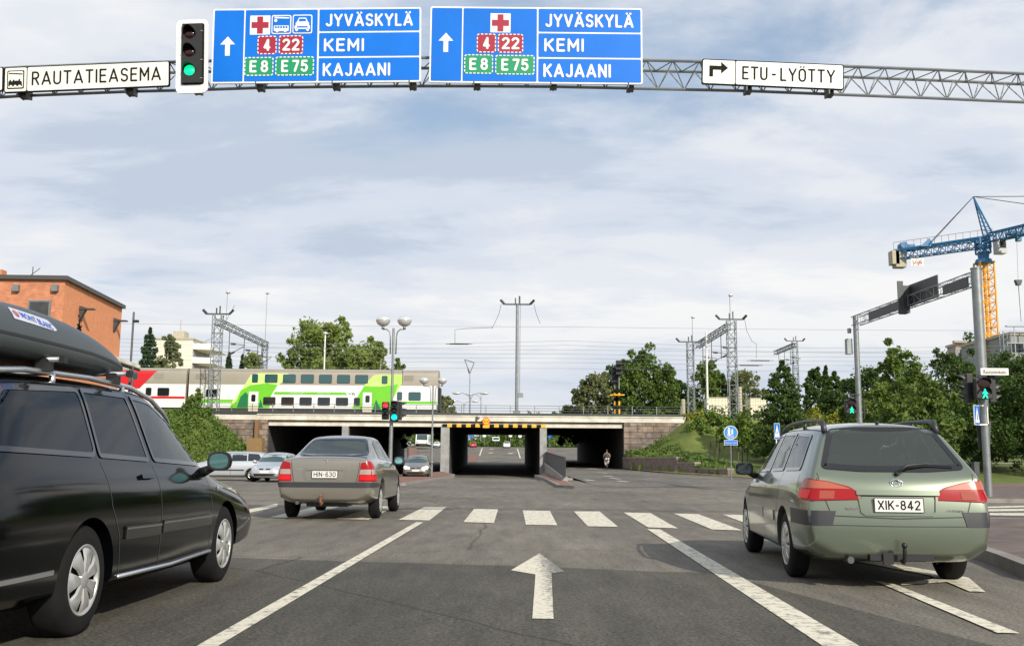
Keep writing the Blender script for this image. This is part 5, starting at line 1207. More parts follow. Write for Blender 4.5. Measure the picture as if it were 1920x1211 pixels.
mb=MB(); c=P(1845,815,YP+.2); mb.prism([(-.18,0,-.42),(.16,0,-.42),(.24,0,.42),(-.22,0,.42)],(0,.03,0)); mb.build('road_sign',M['signback'],label='dark grey back of a sign low on the near gantry post',cat='sign back').location=c
mb=MB(); c=P(1830,878,YP-.2); mb.bb(-.09,.06,-.1,.1,-.2,.2); mb.build('push_button_box',M['signback'],label='small grey push button box on the near gantry post',cat='box').location=c
# ---------------------------------------------------------------- foot and cycle sign, crossing sign with post, at the park edge
b=G(1372,903); s=b.y/FPX
o=empty('cycle_path_sign',(b.x,b.y,0),label='round blue foot and cycle path sign on a post at the park edge',cat='road sign')
top=(903-798)*s
mb=MB(); mb.cyl((0,.04,-.05),(0,.04,top-.1),.032,.032,10); mb.build('post',M['steel'],parent=o,smooth=True)
r_=13*s; zc=(903-812.5)*s
mb=MB(); mb.lathe([(.001,0),(r_,0),(r_,.03),(.001,.03)],(0,0,zc),(0,-1,0),32); mb.build('disc',M['white'],parent=o)
mb=MB(); mb.lathe([(r_*.93,.033),(.001,.033)],(0,0,zc),(0,-1,0),32); mb.build('blue_field',mat('bright sign blue',(.03,.22,.55),.4),parent=o)
mb=MB()
for cx_,hh in ((-.25,1.0),(.22,.7)):
    z=zc+r_*.1; x=r_*cx_; q=r_*hh
    mb.poly([(x+q*.13*math.cos(t),-.036,z+q*.50+q*.13*math.sin(t)) for t in [i*math.pi/5 for i in range(10)]])
    mb.poly([(x-q*.18,-.036,z+q*.35),(x+q*.18,-.036,z+q*.35),(x+q*.15,-.036,z-q*.1),(x+q*.2,-.036,z-q*.5),(x+q*.02,-.036,z-q*.5),(x,-.036,z-q*.15),(x-q*.1,-.036,z-q*.5),(x-q*.24,-.036,z-q*.5),(x-q*.15,-.036,z-q*.1)])
mb.build('pedestrian_symbol',M['white'],parent=o)
mb=MB()
for cx_ in (-.25,.25): mb.lathe([(r_*.20,.036),(r_*.15,.036)],(r_*cx_,0,zc-r_*.62),(0,-1,0),16)
mb.tube([(-r_*.25,-.036,zc-r_*.62),(-r_*.1,-.036,zc-r_*.40),(r_*.15,-.036,zc-r_*.40),(r_*.25,-.036,zc-r_*.62)],.008); mb.build('cycle_symbol',M['white'],parent=o)
zz_=(903-831)*s; w=12.5*s; h=4.6*s
mb=MB(); mb.bb(-w,w,-.02,.01,zz_-h,zz_+h); mb.build('sub_plate',M['white'],parent=o); mb=MB(); mb.bb(-w*.95,w*.95,-.024,-.021,zz_-h*.85,zz_+h*.85); mb.build('sub_plate_field',M['signblue'],parent=o)
text('sub_plate_lettering','Huoltoajo sallittu',o,M['white'],(0,-.026,zz_),.08,w*1.75,.0)
c=G(1458,897); s=c.y/FPX
o=empty('post',(c.x,c.y,0),label='white post carrying a tall blue crossing sign beside the green estate car',cat='post'); 
mb=MB(); mb.cyl((0,.05,-.05),(0,.05,(897-800)*s),.05,.05,10); mb.build('pole',M['white'],parent=o,smooth=True)
mb=MB(); mb.lathe([(.001,0),(.30,0),(.30,.03),(.001,.03)],(-.28,0,(897-858)*s),(0,-1,.0),20); mb.build('lower_disc_sign',M['signblue'],parent=o)
crossing_sign(1457,808,c.y-.05,.42,1.15,'narrow tall blue pedestrian crossing sign on the white post beside the green estate car',0)
# ================================================================ street lamps with globe heads
M['globe']=mat('pearl lamp globe',(.62,.61,.60),.16,.35,coat=.6)
def globe_lamp(px,pybase,Y,pytop,r,armw,label):
    c=P(px,pybase,Y); top=P(px+2,pytop,Y).z; z0=c.z
    o=empty('street_lamp',(c.x,Y,z0),label=label,cat='street lamp'); h=top-z0; aw=armw
    mb=MB(); mb.cyl((0,0,-.1),(0,0,h*.45),.085*r/.3,.075*r/.3,14); mb.cyl((0,0,h*.45),(0,0,h-r*1.9),.055*r/.3,.05*r/.3,14); mb.build('pole',M['steel'],parent=o,smooth=True)
    for s in (-1,1):
        mb=MB(); zt=h-r*2.05
        mb.pipe([(s*.13,0,zt-1.3*r/.3*.8),(s*.14,0,zt-.35),(s*.18,0,zt-.12),(s*.32,0,zt),(s*aw,0,zt),],.028*r/.3,8); mb.pipe([(s*aw,0,zt),(s*aw,0,zt+r*.5)],.06*r/.3,8); mb.build('arm',M['steel'],parent=o,smooth=2)
        mb=MB(); mb.lathe([(.001,-.70*r),(.35*r,-.66*r),(.75*r,-.42*r),(.97*r,-.05*r),(1.0*r,.12*r),(.93*r,.38*r),(.70*r,.60*r),(.35*r,.72*r),(.001,.75*r)],(s*aw,0,h-r*.95),(0,0,1),28); g=mb.build('globe',M['globe'],parent=o,smooth=2)
        q=MB(); q.lathe([(1.0*r,.08*r),(1.015*r,.11*r),(1.0*r,.14*r)],(s*aw,0,h-r*.95),(0,0,1),28); q.build('rim',M['steel'],parent=g,smooth=2)
    return o
l1=globe_lamp(731,906,46,590,.335,.50,'taller twin globe street lamp between the saloon car and the bridge')
globe_lamp(809,893,63,706,.29,.58,'smaller twin globe street lamp on the brick island before the bridge')
def vehicle_light(cx,cy,Y,hpx,lit,label,wpx=None):
    c=P(cx,cy,Y); k=Y/FPX; h=hpx*k; w=(wpx or hpx*.4)*k; o=empty('traffic_light',c,label=label,cat='traffic light')
    mb=MB(); mb.bb(-w/2,w/2,-.12,.12,-h/2,h/2); b=mb.build('housing',M['black'],parent=o); m=b.modifiers.new('b','BEVEL'); m.width=.03; m.segments=2
    for i,zz in enumerate((h*.32,0,-h*.32)):
        m=M['lens_off_g']
        if lit=='red' and i==0: m=M['lens_red_lit']
        if lit=='green' and i==2: m=M['lens_cyan']
        lens(o,(0,-.125,zz),w*.36,m)
        mb=MB(); n=10; v=[]
        for j in range(n+1):
            t=math.pi*j/n; v+=[(w*.42*math.cos(t),-.12,zz+w*.42*math.sin(t)),(w*.41*math.cos(t),-.12-.2*max(.2,math.sin(t)),zz+w*.40*math.sin(t)-.01)]
        mb.add(v,[(2*j,2*j+1,2*j+3,2*j+2) for j in range(n)]); mb.build('visor',M['black'],parent=o)
    return o
vehicle_light(723,770,45.7,33,'red','traffic light showing red on the left of the taller lamp post')
vehicle_light(740,770,45.7,37,'green','traffic light showing green on the right of the taller lamp post')
side_signal(749,770,46.1,.85,1,'traffic light seen edge on beside the green light of the lamp post',M['black'])

for o,t,h,w in PLATES: stroketext('plate_lettering',t,o,M['signblack'],(0,-.0075,0),h,w,.15,gap=.22)
# ================================================================ train on the bridge
TY=103.0; zrail=5.35
def TX(px): return P(px,720,TY).x
def TZ(py): return P(600,py,TY).z
M['t_grey']=mat('train warm grey',(.34,.31,.25),.45,.2,var=.07,vs=.6); M['t_white']=mat('train white',(.72,.72,.70),.35,var=.05,vs=.8); M['t_red']=mat('train red',(.55,.015,.02),.4,var=.06)
M['t_green']=mat('train green',(.15,.52,.025),.4,var=.08,vs=.4); M['t_lime']=mat('train lime',(.42,.72,.13),.4,c2=(.66,.80,.34),vs=.25); M['t_dgreen']=mat('train dark green',(.01,.16,.06),.4); M['t_under']=mat('train underframe',(.05,.052,.055),.7,.2,var=.25)
M['t_glass']=mat('train window glass',(.025,.085,.09),.06,spec=.9); M['t_dark']=mat('train dark window',(.012,.016,.018),.08,spec=.8)
M['t_step']=mat('train door cream',(.52,.47,.36),.5)
def coach(x0,x1,label,deco,low_end=None):
    L_=x1-x0; o=empty('train_coach',(x0,TY+1.6,zrail),label=label,cat='train coach',group='coaches of the double deck train'); zt=TZ(690.5)-zrail; zs=TZ(722)-zrail; zb=TZ(766)-zrail; hw=1.6
    prof=[(-hw,zb),(-hw,zs),(-hw*.985,TZ(703)-zrail),(-hw*.93,zt-.35),(-hw*.78,zt-.1),(-hw*.5,zt-.02),(0,zt)]
    prof=prof+[(-y,z) for y,z in prof[-2::-1]]
    mb=MB(); n=len(prof); vs=[(x,y,z) for x in (0,L_) for y,z in prof]; mb.add(vs,[(i,i+1,n+i+1,n+i) for i in range(n-1)]+[tuple(range(n)),tuple(range(2*n-1,n-1,-1)),(0,n,2*n-1,n-1)])
    b=mb.build('body',M['t_grey'],parent=o,smooth=True)
    mb=MB(); mb.bb(.15,L_-.15,-1.45,1.45,.35,zb); mb.build('underframe',M['t_under'],parent=o)
    for xc in (2.6,L_-2.6):
        mb=MB(); mb.bb(xc-1.5,xc+1.5,-1.2,1.2,.25,.75)
        for k in (-1.25,1.25):
            for s in (-1,1): mb.cyl((xc+k,s*.72,.46),(xc+k,s*.85,.46),.46,.46,18)
        mb.build('bogie',M['t_under'],parent=o)
    for xx in (-.22,L_): mb=MB(); mb.bb(xx,xx+.22,-1.0,1.0,.9,3.3); mb.build('gangway',M['black'],parent=o)
    q=MB(); q.bb(0.02,L_-.02,-hw-.012,-hw-.001,zb+.02,zs); wf=q.build('side_band',M['t_white'],parent=o)
    q=MB(); q.cyl((.1,-hw*.9,zt-.32),(L_-.1,-hw*.9,zt-.32),.03,.03,6); q.build('gutter',M['t_under'],parent=o)
    return o
def tl(o,px,py): return (TX(px)-o.location.x, TZ(py)-zrail)
def tpoly(o,name,pts,m,lay,rr_=0,parent=None):
    q=[tl(o,*p) for p in pts]
    if rr_: q=roundpoly(q,rr_,3)
    mb=MB(); y=-1.6-.014-.004*lay
    def yy(z):    # follow the inward lean of the upper deck
        a=TZ(703)-zrail; b=TZ(690.5)-zrail-.35
        return y if z<TZ(722)-zrail else y+.024*(z-(TZ(722)-zrail))/(a-(TZ(722)-zrail)) if z<a else y+.024+.09*(z-a)/(b-a)
    bm=bmesh.new(); bm.faces.new([bm.verts.new((x,0,z)) for x,z in q])
    for zk in (TZ(722)-zrail,TZ(703)-zrail): bmesh.ops.bisect_plane(bm,geom=bm.verts[:]+bm.edges[:]+bm.faces[:],plane_co=(0,0,zk),plane_no=(0,0,1))
    bm.verts.index_update(); mb.v=[(v.co.x,yy(v.co.z),v.co.z) for v in bm.verts]; mb.f=[tuple(v.index for v in f.verts) for f in bm.faces]; mb.m=[0]*len(mb.f); bm.free()
    return mb.build(name,m,parent=parent or o)
def twin(o,x0,x1,y0,y1,m,lay=5):
    f=tpoly(o,'window_frame',[(x0-1,y0-1),(x1+1,y0-1),(x1+1,y1+1),(x0-1,y1+1)],M['t_under'],lay,.14); 
    return tpoly(o,'pane',[(x0,y0),(x1,y0),(x1,y1),(x0,y1)],m,lay+1,.12,parent=f)
c2=coach(TX(354),TX(821),'green and white double deck coach, rightmost on the bridge',None)
o=c2
tpoly(o,'green_band',[(355,750),(438,750),(441,756),(355,756)],M['t_green'],1)
tpoly(o,'green_band',[(740,751),(820,751),(820,756),(737,756)],M['t_green'],1)
tpoly(o,'lime_area',[(470,703),(486,700.5),(540,700.5),(529,717),(520,724),(510,741),(507,765),(430,765),(440,750),(455,729)],M['t_lime'],2)
tpoly(o,'lime_area',[(700,703),(712,701),(754,701),(754,716),(739,745),(732,768),(660,765),(672,741),(687,716)],M['t_lime'],2)
tpoly(o,'green_area',[(452,733),(470,723),(500,719),(521,722),(509,742),(507,765),(432,766),(445,752)],M['t_green'],3)
tpoly(o,'green_area',[(683,723),(712,724),(747,719),(742,735),(737,746),(731,769),(662,764),(672,741)],M['t_green'],3)
tpoly(o,'dark_green_area',[(446,765),(452,745),(461,736),(470,745),(470,765)],M['t_dgreen'],4); tpoly(o,'dark_green_area',[(486,765),(490,748),(495,765)],M['t_dgreen'],4)
tpoly(o,'dark_green_area',[(700,768),(706,748),(716,768)],M['t_dgreen'],4); tpoly(o,'dark_green_area',[(676,765),(684,755),(684,765)],M['t_dgreen'],4)
tpoly(o,'green_stripe',[(516,735),(648,735),(652,740),(514,740)],M['t_green'],3)
for px in (558,608):
    x,z=tl(o,px,737.5); text('stripe_lettering','Eastern Class',o,M['t_white'],(x,-1.645,z),.11,1.3,.02)
x,z=tl(o,660.5,738); text('operator_logo','VR',o,M['t_dgreen'],(x,-1.64,z),.24,.72,.01)
for k in range(7):
    x0=473 if k==0 else 497+33.95*(k-1); x1=482.5 if k==0 else x0+22.3; twin(o,x0,x1,703,717.5,M['t_glass'])
twin(o,716.5,725.5,704.5,718,M['t_glass'])
for x0,x1 in ((495.5,517),(529.5,551.5),(563.7,585),(597.7,619),(631.7,653),(665.5,675)): twin(o,x0,x1,745.8,759.3,M['t_dark'])
twin(o,746,753.5,734.5,748.5,M['t_glass']); twin(o,767.5,788.5,734.5,748.5,M['t_glass']); twin(o,396,414,732,746,M['t_dark']) if False else twin(o,388,408,732,745,M['t_dark'])
twin(o,436,443,733,741,M['t_under']) if False else None
for dx0,dx1 in ((467.5,485.5),(681,698)):
    d=tpoly(o,'door',[(dx0,735),(dx1,735),(dx1,774),(dx0,774)],M['t_white'],7); tpoly(o,'door_window',[(dx0+5,740.5),(dx0+13,740.5),(dx0+13,754),(dx0+5,754)],M['t_dark'],9,.15,parent=d)
    tpoly(o,'door_step',[(dx0+.5,761),(dx1-.5,761),(dx1-.5,773),(dx0+.5,773)],M['t_step'],9,parent=d); tpoly(o,'door_frame',[(dx0-1.2,733.5),(dx1+1.2,733.5),(dx1+1.2,764),(dx0-1.2,764)],M['t_green'],5,parent=d)
for a,b in ((366,384),(757,775)): tpoly(o,'roof_grille',[(a,702.5),(b,702.5),(b,712.5),(a,712.5)],mat('grille grey',(.24,.22,.18),.6),1)
tpoly(o,'panel_line',[(754,692),(755,692),(755,716),(754,716)],M['t_under'],6)
c1=coach(TX(-120),TX(349),'white and red double deck coach left of the green and white one',None); o=c1
tpoly(o,'red_area',[(150,697),(293,697),(262,731),(225,731),(150,731)],M['t_red'],3)
tpoly(o,'red_band',[(150,745),(348,745),(348,749.5),(150,749.5)],M['t_red'],1)
twin(o,249,256,701,713,M['t_glass']); twin(o,275,284,730,743,M['t_dark']); twin(o,297,317.5,730,743.5,M['t_dark'])
tpoly(o,'roof_grille',[(288,700),(306,700),(306,712),(288,712)],mat('grille grey light',(.26,.24,.20),.6),2)
# ballast, rails
mb=MB(); mb.bb(-120,120,98.0,127,5.0,zrail-.22); mb.build('track_bed',mat('ballast',(.13,.11,.095),.95,var=.45,vs=6,bump=.8,bs=30),kind='structure')
for y in (103.85,105.35,108.6,110.1):
    mb=MB(); mb.bb(-120,120,y,y+.07,zrail-.18,zrail-.02); mb.build('rail',M['darksteel'],kind='structure')
# ================================================================ catenary
def insul(mb,a,b,r=.09):
    a=Vector(a); b=Vector(b); mb.cyl(a,b,r,r,8)
    for i in range(5): p=a+(b-a)*(i+.5)/5; d=(b-a).normalized()*.03; mb.cyl(p-d,p+d,r*1.6,r*1.6,8)
def mast(X,Y,z0,z1,w,label,name='catenary_mast',arm=1.4,lamp=None,lat=True,m='steel2'):
    o=empty(name,(X,Y,z0),label=label,cat='mast'); h=z1-z0; mb=MB()
    if lat: square_lattice(mb,(0,0,0),(0,0,h),w,w,int(h/.9),.055,.03,Vector((1,0,0)))
    else: mb.cyl((0,0,0),(0,0,h),w/2,w/2*.8,12)
    mb.build('column',M[m],parent=o)
    if arm:
        mb=MB(); mb.bb(-arm,arm,-.07,.07,h+.0,h+.14); mb.bb(-arm*.2,-arm*.1,-.06,.06,h,h+.7); mb.bb(arm*.1,arm*.2,-.06,.06,h,h+.9); mb.build('crossarm',M['darksteel'],parent=o)
        for s in (-1,1):
            mb=MB(); insul(mb,(s*arm,0,h+.07),(s*(arm+.42),0,h+.52)); mb.build('insulator',M['black'],parent=o)
    if lamp:
        mb=MB(); mb.cyl((lamp[0],0,h-.5),(lamp[0],0,h+lamp[1]),.035,.03,6); mb.build('lamp_rod',M['steel'],parent=o); mb=MB(); mb.ball((lamp[0]+.08,-.1,h+lamp[1]+.1),.22,10,(1.2,1,.7)); mb.build('lamp_head',M['globe'],parent=o,smooth=2)
    return o
M['steel2']=mat('catenary steel',(.22,.24,.25),.6,.3,var=.2)
def portal(X,Ya,za,Yb,zb,base,label,w=.75):
    o=empty('catenary_beam',(X,Ya,base),label=label,cat='lattice beam'); mb=MB(); square_lattice(mb,(0,0,za-base),(0,Yb-Ya,zb-base),.55,.6,14,.05,.028); mb.build('truss',M['steel2'],parent=o)
    for k in range(3):
        y=(Yb-Ya)*(k+.7)/3.4; mb=MB(); z=za-base-.4; mb.cyl((0,y,z),(0,y,z-2.6),.045,.045,6); mb.cyl((0,y,z-2.5),(1.6,y,z-1.6),.04,.04,6); mb.cyl((0,y,z-1.3),(1.7,y,z-1.5),.04,.04,6); insul(mb,(.2,y,z-1.35),(.7,y,z-1.38),.07); insul(mb,(.2,y,z-2.4),(.6,y,z-2.2),.07); mb.build('hanger',M['darksteel'],parent=o)
    return o
mL=P(409,590,100.3); mast(mL.x,100.3,5.2,mL.z,.85,'grey lattice catenary mast in front of the train at left',arm=1.15,lamp=(.85,2.2))
m2=P(497,642,121); mast(m2.x,121,5.2,m2.z,.6,'lattice catenary mast behind the train at left',arm=0,lamp=(0,6.0))
portal(mL.x,100.6,P(409,603,100.3).z,120.7,P(409,603,100.3).z,5.2,'lattice beam across the tracks above the train at left')
mC=P(970,572,97); o=mast(P(968,860,97).x,97,zf1+.1,mC.z,.34,'tall slim catenary pole rising from the middle of the bridge',arm=1.25,lat=False)
mb=MB(); h=mC.z-zf1-.1; mb.cyl((.28,0,2.2),(.28,0,h+.9),.035,.035,6); mb.bb(.12,.62,-.2,.2,1.9,2.3); mb.bb(-.35,.35,-.35,.35,0,.55); mb.build('cable_conduit',M['steel2'],parent=o)
mR=P(1371,600,103); mast(mR.x,103,5.2,mR.z,.85,'tallest grey lattice catenary mast right of the bridge',arm=1.2,lamp=(-.1,2.5))
m4=P(1294,642,121); mast(m4.x,121,5.2,m4.z,.75,'lattice catenary mast behind the right bridge end',arm=1.3,lamp=(.3,3.0))
portal(mR.x-.3,103.3,P(1371,612,103).z,120.7,P(1371,612,103).z,5.2,'lattice beam across the tracks at the right of the bridge')
m5=P(1324,622,112); mast(m5.x,112,5.2,m5.z,.26,'white slim pole between the two right hand lattice masts',arm=0,lat=False,m='white')
m6=P(1490,640,165); mast(m6.x,165,5.0,m6.z,.8,'distant catenary mast above the dark spruce',arm=1.3); portal(m6.x-1.5,160,m6.z-1.2,172,m6.z-1.2,5.0,'short distant lattice beam above the dark spruce')
mG=P(1884,620,60)
wires=[(100.3,P(960,612,100.3).z,'earth'),(105,P(960,638,105).z,''),(105,P(960,655,105).z,''),(109,P(960,646,109).z,''),(109,P(960,663,109).z,''),(113,P(960,671,113).z,''),(113,P(960,679,113).z,''),(118,P(960,690,118).z,'')]
for i,(y,z,_) in enumerate(wires):
    mb=MB(); pts=[]; 
    xa=-150
    while xa<180:
        for k in range(8): t=k/8; pts.append((xa+52*t,y,z-(1.6 if i in (1,3) else .25)*math.sin(math.pi*t)*.35))
        xa+=52
    mb.pipe(pts,.013,4); mb.build('overhead_wire',M['steel2'],label='thin overhead wire, '+('lowest of the front track','highest over the bridge edge','upper one of the front track','lower one of the front track','upper one of the second track','lower one of the second track','upper one of the third track','lower one of the third track','above the rearmost track')[i+1],cat='wire',group='overhead wires above the tracks')
def small_wire(pts,label,r=.02):
    mb=MB(); q=[P(*p) for p in pts]; mb.pipe(q,r,5); return mb.build('feeder_wire',M['signback'],label=label,cat='wire')
small_wire([(940,570,97),(935,590,99),(928,605,101),(922,616,103)],'thin wire hanging from the left arm of the centre pole')
small_wire([(1001,570,97),(1006,590,99),(1013,607,101)],'thin wire hanging from the right arm of the centre pole')
o=small_wire([(853,645,104),(853,618,104),(875,616,104),(925,614,104)],'angled feeder wire with a bracket left of the centre pole',.025)
o=small_wire([(440,572,100),(425,600,103),(405,630,106),(385,640,108)],'thin wire sagging left from the lattice mast in front of the train')
o=small_wire([(1396,597,103),(1400,620,105),(1410,640,107),(1418,644,108),(1418,672,108)],'thin wire hanging from the right arm of the tallest lattice mast')
for a,b,Y,l in ((836,886,105,'dark section insulator on the wire left of the centre pole'),(1400,1450,106,'dark section insulator right of the tallest mast, upper'),(1380,1430,106,'dark section insulator right of the tallest mast, lower')):
    yy={836:645,1400:676,1380:685}[a]; p=P(a,yy,Y); q=P(b,yy,Y); m=(p+q)/2; mb=MB(); mb.cyl(p,q,.03,.03,6); mb.box(m,(.9,.1,.12)); mb.cyl(m-Vector((1.0,0,0)),m+Vector((1.0,0,0)),.06,.06,8); mb.build('section_insulator',M['black'],label=l,cat='insulator')
# railway signals at the right half of the bridge
def rail_signal(px,pt,pb,Y,label):
    c=P(px,pb,Y); z1=P(px,pt,Y).z; o=empty('railway_signal',c,label=label,cat='railway signal'); h=z1-c.z
    mb=MB(); mb.cyl((0,0,0),(0,0,h),.07,.06,10); mb.build('pole',M['steel'],parent=o)
    mb=MB()
    for k in range(6): mb.mi=k%2; mb.cyl((0,0,.15+k*.4),(0,0,.15+(k+1)*.4),.095,.095,10)
    mb.build('striped_base',[M['yellow'],M['signblack']],parent=o); mb=MB(); mb.bb(-.3,.3,-.25,.1,h-1.5,h); mb.build('signal_head',M['black'],parent=o); mb=MB()
    for k in range(3): mb.bb(-.3,.3,-.6,-.25,h-.45-k*.48,h-.40-k*.48)
    mb.build('hoods',M['black'],parent=o); mb=MB(); mb.bb(-.5,.5,-.4,.2,1.9,2.0); mb.build('step',M['yellow'],parent=o)
rail_signal(1153,690,778,98,'black headed railway signal with striped base, left of the pair on the bridge')
rail_signal(1161,676,778,97.5,'black headed railway signal with striped base, right of the pair on the bridge')
# posts, boxes near the right mast
M['conc_post']=mat('beige concrete',(.42,.38,.29),.85,var=.15)
def boxy(name,x0,x1,y0,y1,Y,d,m,label,cat,bev=.0):
    a=P(x0,y1,Y); b=P(x1,y0,Y); mb=MB(); mb.bb(-(b.x-a.x)/2,(b.x-a.x)/2,0,d,0,b.z-a.z); o=mb.build(name,m,label=label,cat=cat); o.location=((a.x+b.x)/2,Y,a.z)
    if bev: q=o.modifiers.new('b','BEVEL'); q.width=bev; q.segments=2
    return o
for x0,x1,y0,y1,l in ((1277,1285,748,776,'beige round concrete counterweight left of the lattice mast'),(1384,1392,725,772,'tall beige concrete counterweight column right of the tallest mast')):
    a=P((x0+x1)/2,y1,105); b=P((x0+x1)/2,y0,105); mb=MB(); r=(x1-x0)/2*105/FPX
    n=8; h=b.z-a.z
    for k in range(n): mb.cyl((0,0,h*k/n+.01),(0,0,h*(k+1)/n-.02),r,r,14)
    mb.cyl((0,0,-.3),(0,0,h),r*.3,r*.3,8)
    o=mb.build('counterweight',M['conc_post'],label=l,cat='counterweight',smooth=True); o.location=a
M['cream']=mat('cream sheet metal',(.68,.64,.48),.5,var=.05,vs=1)
def site_cabin(x0,x1,y0,y1,Y,label,split=None):
    a=P(x0,y1,Y); b=P(x1,y0,Y); w=b.x-a.x; h=b.z-a.z; o=empty('site_cabin',((a.x+b.x)/2,Y,a.z),label=label,cat='cabin')
    mb=MB(); mb.bb(-w/2,w/2,0,2.6,.5,h); mb.build('wall',M['cream'],parent=o); mb=MB(); mb.bb(-w/2-.06,w/2+.06,-.06,2.66,h,h+.08); mb.build('roof',M['conc_post'],parent=o)
    mb=MB()
    for s in (-1,1): mb.bb(s*w*.42-.1,s*w*.42+.1,.1,2.4,-.4,.5)
    mb.bb(-w/2+.1,w/2-.1,.15,.2,-.2,.5); mb.build('plinth',M['conc_post'],parent=o)
    mb=MB()
    for k in range(1,6): x=-w/2+w*k/6; mb.bb(x-.015,x+.015,-.012,-.001,.55,h-.05)
    mb.build('panel_joints',M['conc_post'],parent=o)
site_cabin(1329,1367,746,789,113,'cream metal cabin left of the tallest lattice mast')
site_cabin(1408,1436,747,786,113,'cream metal cabin partly behind the dark spruce')
# lamps far beyond the bridge
def far_lamp(px,ytop,Y,arms,label):
    z0=5.0; c=P(px,ytop,Y); o=empty('street_lamp',(c.x,Y,z0),label=label,cat='street lamp',group='street lamps far beyond the bridge'); h=c.z-z0
    mb=MB(); mb.cyl((0,0,0),(0,0,h-.3),.09,.07,8); mb.build('pole',M['steel'],parent=o)
    for s in arms:
        mb=MB(); mb.pipe([(0,0,h-1.2),(s*.4,0,h-.3),(s*1.2,0,h),(s*2.0,0,h)],.05,6); mb.build('arm',M['steel'],parent=o); mb=MB(); mb.ball((s*2.3,0,h-.02),.5,12,(1.5,.8,.45)); mb.build('lamp_head',M['globe'],parent=o,smooth=2)
    return o
far_lamp(882,737,165,(-1,1),'tallest twin arm street lamp beyond the bridge right of the train')
far_lamp(870,752,210,(-1,1),'lower twin arm street lamp beyond the bridge right of the train')
far_lamp(902,739,190,(-1,),'single arm street lamp beyond the bridge railing')
c=P(610,625,118); o=empty('light_pole',(c.x,118,5.2),label='slim white light pole behind the train before the large tree',cat='street lamp'); mb=MB(); mb.cyl((0,0,0),(0,0,c.z-5.2),.10,.08,8); mb.build('pole',M['white'],parent=o); mb=MB(); mb.ball((0,0,c.z-5.2),.28,10,(1.2,1,.7)); mb.build('lamp_head',M['globe'],parent=o,smooth=2)
c=P(251,585,85); o=empty('light_pole',(c.x,85,0.5),label='dark slim pole beside the brick building canopy',cat='pole'); mb=MB(); mb.cyl((0,0,0),(0,0,c.z-.5),.11,.09,8); mb.build('pole',M['darksteel'],parent=o); mb=MB(); mb.bb(.05,.45,-.15,.15,c.z-1.4,c.z-1.2); mb.bb(.0,.35,-.15,.15,c.z-5.2,c.z-5.0); mb.build('loudspeaker',M['black'],parent=o)
# pantograph-like support seen over the bridge
c=P(876,700,108); o=empty('wire_support',(P(880,780,108).x,108,5.2),label='thin pole with angled wire support above the street lamps',cat='mast'); h=c.z-5.2; mb=MB(); mb.cyl((0,0,0),(0,0,h),.045,.04,6); mb.build('pole',M['steel'],parent=o); mb=MB(); mb.tube([(-.6,0,h+1.5),(0,0,h),(.45,0,h+1.2),(-.6,0,h+1.5)],.04,5); insul(mb,(-.05,0,h+.0),(-.2,0,h+.5),.06); mb.build('bracket',M['darksteel'],parent=o)
# ================================================================ buildings
M['brick']=brickmat('orange brick',(.58,.20,.085),(.44,.14,.06),(.40,.24,.16),.28,.085,'XZ',msize=.012,bump=.15,nlo=.86,nhi=1.14)
M['brick_sunlit']=brickmat('sunlit orange brick',(.72,.27,.11),(.64,.23,.095),(.55,.28,.16),.28,.085,'YZ',msize=.010,bump=.06,nlo=.93,nhi=1.07)  # lighter copy of the brick: sun on the side wall put into its colour
a=P(122,525,66.0); b=P(229,578,66.0*(P(122,525,66).z-CAMZ)/1)  # only a: roof height
zt=a.z; xg=a.x
# depth of the far corner: same roof height
for i in range(660,1200):
    q=P(229,578,i/10)
    if q.z>=zt: break
yf=q.y; xf=q.x
bb_=empty('brick_building',(xg,66,0),label='orange brick station building with dark roof edge at left',cat='building')
mb=MB(); mb.add([(0,0,-.1),(-40,-1.5,-.1),(-40,-1.5,zt),(0,0,zt)],[(0,1,2,3)]); mb.build('front_wall',M['brick'],parent=bb_)
dx,dy=xf-xg,yf-66
zc=P(205,668,70).z
mb=MB(); mb.add([(0,0,-.1),(dx,dy,-.1),(dx,dy,zt),(0,0,zt)],[(0,1,2,3)]); mb.build('side_wall',M['brick_sunlit'],parent=bb_)
mb=MB(); mb.prism([(0.25,-.25,zt-.02),(dx+.25,dy+.1,zt-.02),(-40,dy,zt-.02),(-40,-1.8,zt-.02)],(0,0,.28)); mb.build('roof',mat('roof edge metal',(.09,.085,.08),.5,.4),parent=bb_)
def onfront(px,py): 
    # intersect with the front wall
    lo,hi=60.0,70.0
    for _ in range(40):
        m_=(lo+hi)/2; q=P(px,py,m_); f=m_-(66+1.5*(q.x-xg)/40)
        if f<0: lo=m_
        else: hi=m_
    return q-Vector((xg,66,0))
def onside(px,py):
    lo,hi=60.0,95.0
    for _ in range(50):
        m_=(lo+hi)/2; q=P(px,py,m_); f=q.x-(xg+dx*(m_-66)/dy)
        # the wall lies at given x; more depth moves the ray left
        if f>0: lo=m_
        else: hi=m_
    return q-Vector((xg,66,0))
w0=onfront(57,566); w1=onfront(91,592)
mb=MB(); mb.bb(w0.x-.12,w1.x+.12,w1.y-.10,w1.y-.0,w1.z-2,w0.z+.12); wf=mb.build('window_frame',M['steel'],parent=bb_); mb=MB(); mb.bb(w0.x,w1.x,w1.y-.13,w1.y-.101,w1.z-1.9,w0.z); mb.build('pane',M['t_under'],parent=wf)
for px,py in ((32,541),(105,541)):
    q=onfront(px,py); mb=MB(); mb.bb(q.x-.2,q.x+.2,q.y-.3,q.y,q.z-.22,q.z+.22); mb.build('wall_vent',M['steel'],parent=bb_)
